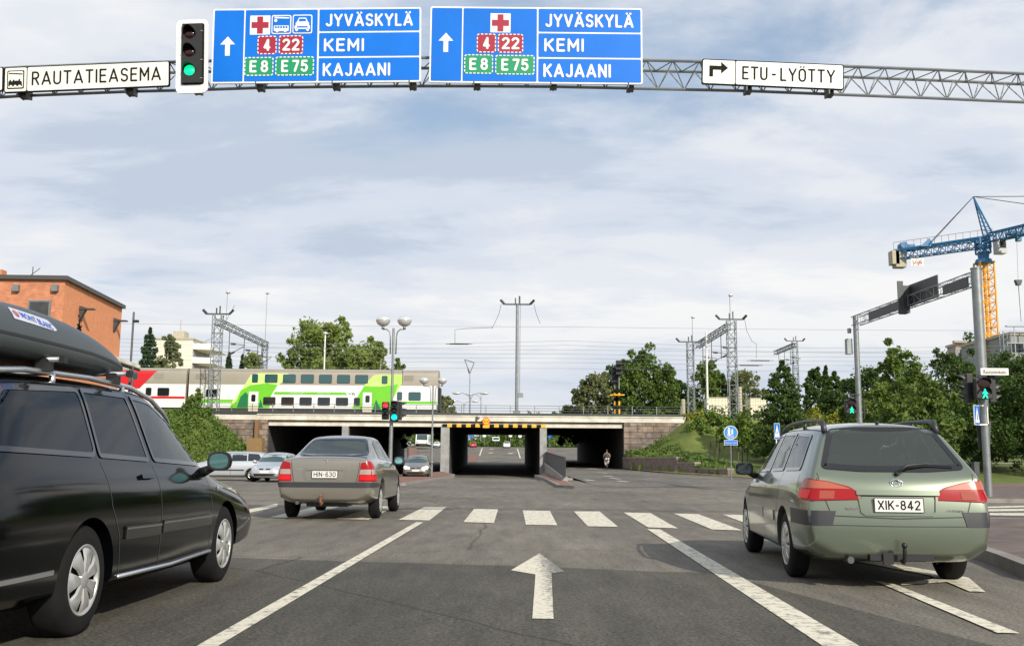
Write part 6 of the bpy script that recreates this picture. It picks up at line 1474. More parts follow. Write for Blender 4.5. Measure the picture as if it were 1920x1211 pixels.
for px,py in ((150,580),(214,602)):
    q=onside(px,py); mb=MB(); mb.prism([(q.x,q.y-.18,q.z-.9),(q.x+.5,q.y-.18,q.z+.1),(q.x,q.y-.18,q.z+.25)],(0,.36,0)); mb.bb(q.x,q.x+1.0,q.y-.25,q.y+.25,q.z-.03,q.z+.06); mb.build('wall_lamp',M['darksteel'],parent=bb_)
for (px,py,t,h,w) in ((149,609,'※',.0,0),):
    pass
q=onside(149,605); mb=MB()
for a_,r_ in ((0,.5),(60,.5),(120,.5)):
    mb.box((q.x+.06,q.y,q.z+.45),(.05,r_*1.4,.12),M=Matrix.Rotation(R(a_),3,'X'))
for a_ in (20,95,150): mb.box((q.x+.06,q.y-.1,q.z-.35),(.05,.75,.13),M=Matrix.Rotation(R(a_),3,'X'))
mb.build('wall_emblem',M['signblack'],parent=bb_)
for (px,py,n_) in ((153,632,7),(161,645,6)):
    q=onside(px,py); mb=MB()
    for k in range(n_): y=q.y-1.2+k*.36; mb.bb(q.x+.02,q.x+.07,y,y+.09,q.z-.22,q.z+.22); mb.bb(q.x+.02,q.x+.07,y+.09,y+.24,q.z+(.12,-.2,-.04)[k%3],q.z+(.2,-.12,.05)[k%3])
    mb.build('wall_lettering',M['signblack'],parent=bb_)
mb=MB(); q=P(62,500,67)-Vector((xg,66,0)); mb.cyl((q.x,1,zt),(q.x,1,q.z),.03,.03,5); mb.tube([(q.x-.5,1,q.z-.9),(q.x+.5,1,q.z-.1)],.025,4); mb.tube([(q.x-.3,1,q.z-1.3),(q.x+.7,1,q.z-1.4)],.025,4); mb.build('roof_aerial',M['darksteel'],parent=bb_)
mb=MB(); q=P(-2,505,67)-Vector((xg,66,0)); mb.bb(q.x-.5,q.x+.2,1,1.7,zt,q.z); mb.build('chimney',M['brick'],parent=bb_)
for k in range(7):
    for z_ in (1.2,4.6):
        x_=-3.2-5*k; yb_=-1.5*(-x_/40); q=MB(); q.bb(x_-.75,x_+.75,yb_-.08,yb_+.02,z_,z_+1.5); fr_=q.build('window_frame',M['steel'],parent=bb_); q=MB(); q.bb(x_-.66,x_+.66,yb_-.11,yb_-.081,z_+.09,z_+1.41); q.build('pane',M['t_dark'],parent=fr_)
# platform canopy beside it
pA=P(186,665,73); pB=P(262,690,80)
cn=empty('platform_canopy',(pA.x,76,0),label='thin pale platform canopy at the corner of the brick building',cat='canopy')
q0=onside(190,666)+Vector((xg,66,0)); e=P(264,691,q0.y+8); a_=Vector((q0.x-pA.x,q0.y-76,q0.z)); b_=Vector((e.x-pA.x,e.y-76,e.z))
mb=MB(); mb.prism([a_+Vector((0,-.3,0)),b_+Vector((0,-.3,0)),b_+Vector((-.6,1.6,0)),a_+Vector((-1.2,1.6,0))],(0,0,.30)); mb.build('roof_slab',M['fascia'],parent=cn)
mb=MB(); mb.prism([a_+Vector((0,-.25,-.12)),b_+Vector((0,-.25,-.12)),b_+Vector((-.6,1.5,-.12)),a_+Vector((-1.2,1.5,-.12))],(0,0,.115)); mb.build('soffit',M['signback'],parent=cn)
p_=a_+(b_-a_)*.7; mb=MB(); mb.cyl((p_.x,p_.y+.7,-1),(p_.x,p_.y+.7,p_.z-.1),.09,.09,8); mb.build('column',M['darksteel'],parent=cn)
# white apartment block at left, far
def block(name,px0,px1,ptop,Y,depth,label,mw,floors,bays,rz=0,zb=0,extra=None,cat='building',wm=None):
    a=P(px0,ptop,Y); b=P(px1,ptop,Y); w=b.x-a.x; h=a.z-zb; o=empty(name,(a.x,Y,zb),label=label,cat=cat)
    mb=MB(); mb.bb(0,w,0,depth,0,h); mb.build('wall',mw,parent=o); mb=MB(); mb.bb(-.2,w+.2,-.2,depth+.2,h,h+.35); mb.build('roof',M['conc_post'],parent=o)
    fh=3.0
    for f in range(floors):
        for k in range(bays):
            x=w*(k+.5)/bays; z=h-1.0-fh*f; q=MB(); q.bb(x-.85,x+.85,-.03,0,z-1.35,z); fr=q.build('window',M['steel'],parent=o); q=MB(); q.bb(x-.78,x+.78,-.05,-.031,z-1.28,z-.07); q.build('pane',wm or M['t_dark'],parent=fr)
    return o,w,h
M['bwhite']=mat('white render',(.70,.66,.53),.8,var=.06,vs=.3)
o,w,h=block('apartment_block',290,362,636,215,14,'white apartment block with balconies behind the red and white coach',M['bwhite'],0,0,zb=3)
for f in range(4):
    z=h-1.6-3.0*f
    mb=MB(); mb.prism([(w,0,z-.5),(w+4.2,1.5,z-.5),(w+4.2,12,z-.5),(w,12,z-.5)],(0,0,.2)); bal=mb.build('balcony_slab',M['bwhite'],parent=o)
    mb=MB(); mb.prism([(w,-.05,z-.3),(w+4.2,1.45,z-.3),(w+4.2,1.45,z+.8),(w,-.05,z+.8)],(0,.1,0)); mb.build('balcony_front',M['white'],parent=bal)
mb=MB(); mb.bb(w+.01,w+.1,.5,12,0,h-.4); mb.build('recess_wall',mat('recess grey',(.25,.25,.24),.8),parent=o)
mb=MB(); mb.bb(w*.35,w*.65,3,6,h+.35,h+2.2); mb.cyl((w*.5,4,h+2),(w*.5,4,h+5),.1,.08,6); mb.build('roof_plant',M['conc_post'],parent=o)
M['bgrey']=mat('grey facade',(.26,.26,.255),.8,var=.15,vs=.2); M['bgrey2']=mat('pinkish facade',(.34,.28,.25),.8,var=.12,vs=.2)
o,w,h=block('apartment_building',1792,1874,648,150,3,'grey apartment building with vertical windows behind the crane mast',M['bgrey2'],3,7,zb=4)
for k in range(8):
    x=w*k/7; mb=MB(); mb.bb(x-.22,x+.22,-.25,-.001,2,h-.5); mb.build('pilaster',M['bgrey'],parent=o)
mb=MB(); mb.bb(-.5,w+.5,-.7,-.02,h+.36,h+.7); mb.build('cornice',M['bgrey2'],parent=o)
o,w,h=block('apartment_building',1893,2050,628,128,14,'grey apartment building with scaffolding at the right edge',M['bgrey'],4,6,zb=4)
mb=MB()
for k in range(7): mb.bb(w*k/6-.05,w*k/6+.05,-1.3,-1.2,0,h+1.0)
for z in (h+1,h-1.2,h-3.4): mb.bb(-1,w,-1.4,-.9,z-.08,z+.05)
mb.build('scaffold',M['steel'],parent=o)
# mast of the side street
mast(P(1884,622,118).x,118,5,P(1884,622,118).z,.9,'lattice mast before the grey buildings right of the crane',arm=0)
# ================================================================ tower crane
CY=135.0
M['c_yellow']=mat('crane yellow',(.75,.36,.035),.5,var=.1); M['c_blue']=mat('crane blue',(.02,.14,.30),.45,var=.12)
base=P(1855,668,CY); crane=empty('tower_crane',(base.x,CY,4),label='tower crane with yellow mast and blue jib at right',cat='crane')
cx0=base.x; 
def cl(px,py,Y=CY): return P(px,py,Y)-Vector((cx0,CY,4))
mb=MB(); top=cl(1854,492); square_lattice(mb,(0,0,0),(0,0,top.z),1.9,1.9,22,.14,.06,Vector((1,0,0))); mb.build('mast',M['c_yellow'],parent=crane)
mb=MB(); mb.cyl((0,0,.5),(0,0,top.z),.22,.22,8); mb.build('inner_ladder',M['c_yellow'],parent=crane)
mb=MB(); mb.cyl((0,0,top.z-.2),(0,0,top.z+.4),1.25,1.0,16); mb.cyl((0,0,top.z+.4),(0,0,top.z+1.4),.7,.8,14); square_lattice(mb,(0,0,top.z+1.2),(0,0,cl(1856,447).z),1.4,1.4,3,.13,.08,Vector((1,0,0))); mb.build('slewing_ring',M['c_blue'],parent=crane)
piv=cl(1856,447); apex=cl(1825,369); tail=cl(1672,472,143)
mb=MB()
for s in (-.7,.7):
    mb.cyl(piv+Vector((.3,s,0)),apex,.13,.10,6)
for s in (-.7,.7): mb.cyl(piv+Vector((-.5,s,.2)),apex,.10,.08,6)
for k in range(9):
    t=(k+.5)/10; p=piv+(apex-piv)*t; w_=.7*(1-t); mb.cyl(p+Vector((.3*(1-t),w_,0)),p+Vector((-.5*(1-t),-w_,.4)),.05,.05,4); mb.cyl(p+Vector((.3*(1-t),-w_,0)),p+Vector((-.5*(1-t),w_,.4)),.05,.05,4)
mb.build('tower_head',M['c_blue'],parent=crane)
mb=MB(); square_lattice(mb,piv+Vector((0,0,-.6)),tail+Vector((0,0,-.7)),1.3,1.1,14,.09,.055); d_=tail-piv
for s in (-1,1):
    a_=piv+Vector((0,s*.75,.25)); b_=tail+Vector((0,s*.75,.05)); mb.cyl(a_,b_,.16,.16,5)
mb.build('counter_jib',M['c_blue'],parent=crane)
mb=MB()
for k in range(15):
    p=piv+d_*k/14+Vector((0,-.8,.2)); mb.cyl(p,p+Vector((0,0,1.0)),.03,.03,4)
mb.cyl(piv+Vector((0,-.8,1.2)),tail+Vector((0,-.8,1.2)),.03,.03,4); mb.build('guard_rail',M['steel'],parent=crane)
mb=MB(); 
for px,py,w_,h_ in ((1676,484,1.0,2.0),(1686,487,1.5,2.4)): q=cl(px,py,142.5); mb.box(q,(w_,1.6,h_))
mb.build('counterweight',M['conc_post'],parent=crane)
mb=MB(); q=cl(1700,464,142); mb.box(q,(2.0,1.2,.7)); mb.cyl(q+Vector((-.6,-.7,.2)),q+Vector((-.6,.7,.2)),.5,.5,12); mb.build('winch',M['c_blue'],parent=crane)
mb=MB()
for s in (-.5,.5):
    mb.cyl(apex,cl(1744,456,139)+Vector((0,s,0)),.05,.05,5)
mb.cyl(apex,cl(1990,368,112),.05,.05,5); mb.cyl(apex,cl(1960,388,118),.05,.05,5); mb.build('tie_bar',M['darksteel'],parent=crane)
mb=MB(); q=cl(1742,458,139); mb.prism([q+Vector((-1.2,0,-.3)),q+Vector((.8,0,-.3)),q+Vector((.1,0,.9))],(0,.2,0)); mb.build('tie_lug',M['c_blue'],parent=crane)
je=cl(2080,395,108)
mb=MB(); square_lattice(mb,piv+Vector((.2,0,.1)),je,1.2,1.2,30,.09,.05); mb.build('jib',M['c_blue'],parent=crane)
mb=MB(); q=cl(1906,438,129); mb.box(q,(2.4,1.2,.35)); mb.box(q+Vector((.2,0,-.6)),(.6,.6,.9)); mb.build('trolley',M['c_blue'],parent=crane)
mb=MB(); q=cl(1875,462,133); mb.box(q,(1.25,1.3,2.1)); cb_=mb.build('cab',mat('cab grey',(.42,.43,.42),.5),parent=crane); mb=MB(); mb.box(q+Vector((.1,-.66,.2)),(.8,.02,1.1)); mb.box(q+Vector((.635,0,.2)),(.02,.9,1.1)); mb.build('cab_glass',M['t_dark'],parent=cb_)
mb=MB(); q=cl(1909,528,129); t_=cl(1906,442,129); mb.cyl(t_,q,.02,.02,4); mb.prism([q+Vector((-.45,-.3,.2)),q+Vector((.45,-.3,.2)),q+Vector((.22,-.3,-.5)),q+Vector((-.22,-.3,-.5))],(0,.6,0)); mb.cyl(q+Vector((0,0,-.4)),q+Vector((.05,0,-5.3)),.045,.03,5); mb.build('hook_block',M['signback'],parent=crane)
q=cl(1720,491,140); mb=MB(); mb.bb(q.x-.9,q.x+.9,q.y-.03,q.y+.03,q.z-.55,q.z+.5); pl_=mb.build('company_board',M['signcream'],parent=crane); text('board_lettering','Luja',crane,M['signred'],(q.x,q.y-.05,q.z),.6,1.35,.02)
# ================================================================ vegetation
import numpy as np
def leafmat(name,c1,c2,scale=.9):
    m,nt,b=newmat(name); n=nt.nodes; l=nt.links; o=n['Material Output']; t=n.new('ShaderNodeTexCoord'); q=n.new('ShaderNodeTexNoise'); q.inputs['Scale'].default_value=scale; q.inputs['Detail'].default_value=6; q.inputs['Roughness'].default_value=.8
    l.new(t.outputs['Object'],q.inputs[0]); r=n.new('ShaderNodeValToRGB'); r.color_ramp.elements[0].position=.35; r.color_ramp.elements[0].color=(*c1,1); r.color_ramp.elements[1].position=.65; r.color_ramp.elements[1].color=(*c2,1); l.new(q.outputs[0],r.inputs[0]); l.new(r.outputs[0],b.inputs['Base Color']); b.inputs['Roughness'].default_value=.6; b.inputs['Specular IOR Level'].default_value=.25
    tr=n.new('ShaderNodeBsdfTranslucent'); l.new(r.outputs[0],tr.inputs[0]); x=n.new('ShaderNodeMixShader'); x.inputs[0].default_value=.35; l.new(b.outputs[0],x.inputs[1]); l.new(tr.outputs[0],x.inputs[2]); l.new(x.outputs[0],o.inputs[0]); return m
LM={'birch':leafmat('birch leaves',(.13,.19,.035),(.30,.36,.09)),'dark':leafmat('dark leaves',(.035,.075,.018),(.10,.16,.035)),'mid':leafmat('green leaves',(.07,.125,.025),(.18,.26,.055)),
    'spruce':leafmat('spruce needles',(.02,.05,.018),(.055,.10,.03)),'light':leafmat('fresh leaves',(.085,.15,.025),(.22,.31,.06)),'yellow':leafmat('yellow green leaves',(.16,.19,.025),(.40,.40,.06)),'red':leafmat('reddish hedge leaves',(.08,.07,.03),(.20,.14,.05)),'olive':leafmat('olive leaves',(.10,.125,.05),(.24,.26,.10))}
M['bark']=mat('bark',(.10,.08,.06),.9,var=.4,vs=5); M['birchbark']=mat('birch bark',(.45,.43,.38),.8,c2=(.10,.09,.08),vs=4)
def leaves(rng,centers,radii,n_per,size,flat=.8):
    """small leaf quads spread through clumps; returns verts, faces"""
    C=np.repeat(np.array(centers),n_per,axis=0); Rr=np.repeat(np.array(radii),n_per,axis=0); n=len(C)
    d=rng.normal(size=(n,3)); d/=np.linalg.norm(d,axis=1)[:,None]; rad=rng.random(n)**.45
    p=C+d*rad[:,None]*Rr
    a=rng.normal(size=(n,3)); a/=np.linalg.norm(a,axis=1)[:,None]; b=np.cross(a,rng.normal(size=(n,3))); b/=np.linalg.norm(b,axis=1)[:,None]
    s=size*(.6+.8*rng.random(n))[:,None]
    v=np.stack([p-a*s,p-b*s*.55,p+a*s,p+b*s*.55],axis=1).reshape(-1,3)
    return v
def leafmesh(name,v,m):
    me=bpy.data.meshes.new(name); n=len(v)//4; me.vertices.add(len(v)); me.vertices.foreach_set('co',v.astype(np.float32).ravel()); me.loops.add(4*n); me.loops.foreach_set('vertex_index',np.arange(4*n,dtype=np.int32)); me.polygons.add(n); me.polygons.foreach_set('loop_start',np.arange(0,4*n,4,dtype=np.int32)); me.polygons.foreach_set('loop_total',np.full(n,4,dtype=np.int32)); me.update(); me.materials.append(m); return me
def crown_broad(rng,h,w,lobes=26,per=170,size=.16,base=.12,narrow=1.0,point=.0):
    cs=[];rs=[]
    for i in range(lobes):
        t=(i+rng.random())/lobes; z=base+(1-base)*t
        prof=(math.sin(math.pi*min(1,(t*.86+.12)))**.6)*(1-point*t); ang=rng.random()*6.283; rr=prof*w*.5*(.35+.55*rng.random())
        cs.append((rr*math.cos(ang),rr*math.sin(ang),z*h-.06*h*(1 if t>.9 else 0))); q=w*(.17+.12*rng.random())*(1-.40*t*t); rs.append((q,q,q*(.8+.5*rng.random())*narrow))
        for k in range(2):
            an=ang+rng.normal()*.6; r2=rr+q*.9; cs.append((r2*math.cos(an),r2*math.sin(an),z*h+q*rng.normal()*.7-.04*h)); rs.append((q*.45,q*.45,q*.4))
    return leaves(rng,cs,rs,per//2,size)
def crown_spruce(rng,h,w,rings=18,per=60,size=.12,base=.06,fat=.62):
    cs=[];rs=[]
    for i in range(rings):
        t=i/(rings-1); z=h*(base+(1-base)*t); R_=w*.62*(1-t)**fat+.05*w; n=max(3,int(9*(1-t)+3))
        for k in range(n):
            a=6.283*(k+rng.random()*.6)/n; q=R_*(.55+.5*rng.random()); cs.append((q*.62*math.cos(a),q*.62*math.sin(a),z-.25*q)); rs.append((q*.45,q*.45,h*.035))
    return leaves(rng,cs,rs,per,size)
def trunk_mesh(rng,h,r,limbs=7,spread=1.0):
    mb=MB(); pts=[]; x=y=0
    for i in range(7): t=i/6; pts.append((x,y,-.3+h*.93*t)); x+=rng.normal()*h*.012; y+=rng.normal()*h*.012
    mb.pipe(pts,[r*(1-.85*i/6) for i in range(7)],7)
    for k in range(limbs):
        t=.25+.6*k/limbs; a=rng.random()*6.283; z=h*.93*t-.3; L_=spread*h*.22*(1-t*.5); p=Vector(pts[int(t*6)]); p.z=z
        mb.pipe([p,p+Vector((math.cos(a)*L_*.5,math.sin(a)*L_*.5,L_*.35)),p+Vector((math.cos(a)*L_,math.sin(a)*L_,L_*.8))],[r*.35,r*.22,r*.08],5)
    return mb
def tree(px,pytop,pybase,wpx,Y,kind,label,mt,cat='tree',group=None,seed=0,lobes=30,per=230,size=None,name=None,zbase=None,trunk=True):
    rng=np.random.default_rng(seed+int(px*7+pytop)); b=P(px,pybase,Y); t=P(px,pytop,Y); z0=b.z if zbase is None else zbase; h=t.z-z0; w=wpx*Y/FPX*{'spruce':1.15,'broad':1.28,'birch':1.30,'shrub':1.1,'sapling':.95}[kind]
    name=name or {'broad':'broadleaf_tree','birch':'birch_tree','spruce':'spruce_tree','shrub':'shrub','sapling':'young_tree'}[kind]
    o=empty(name,(b.x,Y,z0),label=label,cat=cat,group=group)
    sz=size or Y*.0016
    if kind=='spruce': v=crown_spruce(rng,h,w,size=sz,per=per//3)
    elif kind=='birch': v=crown_broad(rng,h,w,lobes,per,sz,.10,1.25,.35)
    elif kind=='shrub': v=crown_broad(rng,h,w,lobes,per,sz,.05,.9)
    elif kind=='sapling': v=crown_broad(rng,h*.56,w,lobes,per,sz,.05,1.1); v[:,2]+=h*.46
    else: v=crown_broad(rng,h,w,lobes,per,sz,.10)
    c=bpy.data.objects.new('crown',leafmesh('crown',v,LM[mt])); col.objects.link(c); c.parent=o
    if trunk: trunk_mesh(rng,h*.92,max(.05,h*.018),4 if kind in('sapling','shrub') else 7).build('trunk',M['birchbark'] if kind=='birch' else M['bark'],parent=o,smooth=2)
    return o
T=tree
# behind the train
T(575,596,715,85,128,'birch','tall leafy tree behind the train, left part of the clump','birch',lobes=30,zbase=4)
T(622,602,715,100,126,'broad','wide leafy tree behind the train in the middle of the clump','birch',lobes=40,zbase=4)
T(672,640,715,80,127,'broad','lower rounded tree behind the train, right of the clump middle','birch',lobes=28,zbase=4)
T(600,650,715,120,130,'broad','low broad tree filling the foot of the clump behind the train','mid',lobes=36,zbase=4)
T(690,660,715,80,131,'broad','low broad tree at the right foot of the clump behind the train','birch',lobes=30,zbase=4)
T(704,630,715,46,129,'birch','narrow tree behind the train between clump and lamp post','birch',lobes=22,zbase=4)
T(740,680,715,50,131,'shrub','low tree top just above the coach roof by the lamp post','mid',zbase=4,name='broadleaf_tree')
T(277,620,705,56,150,'spruce','dark tree before the white apartment block, leftmost','spruce',zbase=4)
T(316,626,705,44,151,'birch','slender tree in front of the white apartment block','olive',zbase=4)
T(428,666,705,26,160,'spruce','small spruce left of the lattice mast behind the coach','spruce',zbase=4)
T(474,656,705,42,158,'birch','small birch behind the coach between the two lattice masts','birch',zbase=4)
T(453,670,705,22,161,'spruce','small dark spruce top between the lattice masts','spruce',zbase=4)
T(834,742,782,34,150,'broad','small grey green tree right of the train end','olive',zbase=4)
# right of the bridge
T(1118,702,782,66,128,'broad','lower rounded tree left of the railway signals','olive',lobes=30,zbase=4)
T(1075,762,785,60,135,'shrub','low bush beyond the bridge railing','mid',zbase=4)
T(1160,680,785,60,130,'broad','tree behind the two railway signals','dark',lobes=26,zbase=4)
T(1207,662,785,84,127,'birch','tallest tree of the clump right of the railway signals','mid',lobes=40,zbase=4)
T(1248,682,785,60,126,'birch','tree at the right of the clump near the bridge end','mid',lobes=28,zbase=4)
T(1277,712,785,40,129,'broad','low dark tree beside the left lattice mast','dark',zbase=4)
T(1322,680,785,60,132,'birch','birch behind the white slim pole','mid',lobes=26,zbase=4)
T(1352,700,785,44,134,'broad','dark tree between slim pole and tallest mast','dark',zbase=4)
T(1402,692,785,62,131,'broad','olive green tree behind the cream cabins','olive',lobes=30,zbase=4)
T(1471,680,815,100,82,'spruce','large dark spruce in the park behind the green estate car','dark',per=300,zbase=2.2)
T(1530,688,800,36,104,'birch','tall narrow tree right of the large dark spruce','dark',zbase=3)
T(1568,700,800,76,95,'spruce','spruce between the narrow tree and the side street gantry post','dark',per=240,zbase=3)
T(1552,690,800,30,98,'spruce','thin spruce top left of the side street gantry post','dark',zbase=3)
T(1632,690,830,80,72,'birch','loose green tree right of the far side street gantry post','dark',lobes=34,zbase=1.5)
T(1698,652,835,84,66,'birch','tall tree with a narrow pointed top between the gantry posts','mid',lobes=44,per=150,zbase=1.2,size=.15)
T(1660,720,842,80,60,'broad','light green bushy tree above the green estate car roof','light',lobes=34,zbase=1.0)
T(1725,725,848,100,56,'broad','large leafed green tree above the green estate car rear','mid',lobes=40,zbase=.9,size=.13)
T(1790,668,840,116,74,'broad','large dark tree left of the near gantry post','dark',lobes=48,per=200,zbase=1.6)
T(1885,664,840,120,76,'broad','large dark tree right of the near gantry post','dark',lobes=48,per=200,zbase=1.6)
T(1840,700,840,90,80,'broad','dark tree directly behind the near gantry post','dark',lobes=36,per=200,zbase=1.6)
T(1965,680,845,120,72,'broad','dark tree cut off by the right edge of the picture','dark',lobes=40,zbase=1.4)
# shrubs of the park
T(1590,772,835,110,88,'shrub','yellow green shrub below the walking figure light','yellow',lobes=34,zbase=2)
T(1512,775,822,60,90,'shrub','yellow green shrub right of the dark spruce foot','yellow',lobes=24,zbase=2)
T(1300,778,835,56,95,'sapling','young tree with yellowish leaves at the right bridge end','yellow',lobes=16,per=120)
T(1310,786,846,46,92,'sapling','young supported tree nearest the stone wall','light',lobes=14,per=120,zbase=2.0)
T(1345,775,858,46,84,'sapling','young supported tree left of the round blue sign','light',lobes=16,per=120,zbase=1.3)
T(1385,780,866,46,76,'sapling','young supported tree behind the round blue sign','light',lobes=18,per=130,zbase=.8)
T(1418,796,860,38,88,'sapling','young tree with dense leaves right of the round blue sign','mid',lobes=16,per=120,zbase=1.4)
def stake(px,pt,pb,Y,label):
    b=P(px,pb,Y); z0=Hpark(b.x,Y); h=P(px,pt,Y).z-z0; o=empty('tree_guard',(b.x,Y,z0),label=label,cat='tree guard',group='wooden stakes around the young trees'); w=.62
    for dx,dy in ((-w,-.3),(-w+.25,.35),(w-.25,.35),(w,-.3)):
        mb=MB(); mb.cyl((dx,dy,-.1),(dx,dy,h),.045,.04,6); mb.build('stake',M['darksteel'] if False else M['stakewood'],parent=o)
    mb=MB(); mb.tube([(-w,-.3,h-.06),(w,-.3,h-.06)],.03,5); mb.build('cross_rail',M['stakewood'],parent=o)
M['stakewood']=mat('dark stake wood',(.05,.04,.03),.85,var=.3)
stake(1306,817,846,92,'dark wooden stakes around the young tree nearest the stone wall')
stake(1343,827,862,84,'dark wooden stakes around the young tree left of the round sign')
stake(1385,832,872,76,'dark wooden stakes around the young tree behind the round sign')
# bushy ground cover: left bank, right planter, hedge
def cover(name,n,fn,m,label,cat,size,sp=.5,seed=1):
    rng=np.random.default_rng(seed); cs=[];rs=[]
    for i in range(n):
        x,y,z,r=fn(rng); cs.append((x,y,z)); rs.append((r,r,r*.7))
    me=leafmesh(name,leaves(rng,cs,rs,26,size),m); o=bpy.data.objects.new(name,me); col.objects.link(o); return tag(o,label=label,cat=cat,kind='stuff')
def leftbank(r):
    x=-38+r.random()*15.5; y=81+r.random()*12.5; z=Hleft(x,y); return x,y,z+.15,.45+.35*r.random()
cover('ground_cover',1300,leftbank,LM['mid'],'low dense shrubs covering the left grassy bank','ground cover',.13)
def crest(r):
    x=-36+r.random()*10; y=91+r.random()*2; return x,y,Hleft(x,y)+.3,.5+.3*r.random()
def planter(r):
    y=72+r.random()*23; x=lin(y,[(72,14.9),(80,13.6),(95,11)])+r.random()**1.3*3.2; return x,y,Hpark(x,y)+.1,.28+.22*r.random()
cover('ground_cover',380,planter,LM['mid'],'low shrubs in the bed above the stepped granite wall','ground cover',.11,seed=3)
def hedge(r):
    x=24+r.random()*42; y=90+r.random()*4; return x,y,Hlawn(y)+.5+r.random()*.9,.5+.3*r.random()
cover('hedge',900,hedge,LM['red'],'long low reddish green hedge behind the park benches','hedge',.12,seed=4)
def hedge2(r):
    x=17+r.random()*60; y=96+r.random()*8; return x,y,Hlawn(y)+.6+r.random()*1.6,.7+.5*r.random()
cover('undergrowth',1300,hedge2,LM['dark'],'dark undergrowth below the park trees','undergrowth',.16,seed=5)
T(368,742,800,44,92,'birch','young birch on top of the left bank in front of the coach','mid',zbase=4.4,lobes=16,per=120)
# far wood seen through the underpass and along the horizon
def wood(r):
    x=-130+r.random()*230; y=330+r.random()*40; h=6+4*math.sin(x*.11)+3*r.random(); return x,y,4.9+h*r.random(),2.6+1.5*r.random()
cover('far_wood',2300,wood,LM['mid'],'dense green wood far beyond the underpass','wood',.55,seed=6)
def wood2(r):
    s=-1 if r.random()<.5 else 1; x=s*(100+r.random()*320); y=240+r.random()*60; return x,y,4+11*r.random(),3.2+1.5*r.random()
cover('far_wood',2200,wood2,LM['dark'],'far dark tree belt along the horizon on both sides of the tracks','wood',.6,seed=8)
flatg=MB(); flatg.add([(-60,262.2,5.05),(60,262.2,5.05),(60,420,5.1),(-60,420,5.1)],[(0,1,2,3)])
o=flatg.build('verge',M['grass'],kind='structure'); o.location.z=.02
# ================================================================ park furniture
M['bench']=mat('dark green bench wood',(.02,.05,.045),.6,var=.2); 
def bench(px,pb,Y,label,rz=0):
    b=P(px,pb,Y); o=empty('park_bench',(b.x,Y,b.z),rz,label=label,cat='bench',group='dark green park benches'); L_=1.0
    for s in (-1,1):
        mb=MB(); mb.cyl((s*.7,-.25,0),(s*.6,0,.42),.03,.03,6); mb.cyl((s*.7,.25,0),(s*.6,0,.42),.03,.03,6); mb.cyl((s*.6,.2,.4),(s*.6,.32,.85),.03,.03,6); mb.build('leg',M['bench'],parent=o)
    mb=MB()
    for k in range(4): mb.bb(-L_,L_,-.25+k*.12,-.16+k*.12,.42,.455)
    mb.build('seat',M['bench'],parent=o); mb=MB()
    for k in range(3): mb.bb(-L_,L_,.22+k*.03,.25+k*.03,.52+k*.12,.62+k*.12)
    mb.build('backrest',M['bench'],parent=o); return o
def bpos(px,pb):
    for y in range(600,1000):
        q=P(px,pb,y/10)
        if q.z<=Hlawn(y/10): return q.y
    return 80
for px,pb,l in ((1840,864,'dark park bench behind the near gantry post'),(1903,865,'dark park bench at the right edge of the lawn'),(1447,862,'dark park bench left of the green estate car')): 
    Y=bpos(px,pb); bench(px,pb,Y,l)
Y=bpos(1870,866); b=P(1870,868,Y); o=empty('litter_bin',b,label='white slim litter bin on a post between the park benches',cat='litter bin'); mb=MB(); mb.cyl((0,0,0),(0,0,1.0),.03,.03,6); mb.build('post',M['steel'],parent=o); mb=MB(); mb.bb(-.17,.17,-.17,.17,.35,1.05); q=mb.build('bin',M['white'],parent=o); q.modifiers.new('b','BEVEL').width=.03
mb=MB(); ya=bpos(1850,869); mb.add([(20,ya-.5,Hlawn(ya-.5)+.03),(90,ya-.5,Hlawn(ya-.5)+.03),(90,ya+.5,Hlawn(ya+.5)+.03),(20,ya+.5,Hlawn(ya+.5)+.03)],[(0,1,2,3)]); mb.build('path',mat('gravel path',(.32,.29,.24),.9,var=.15),kind='structure')
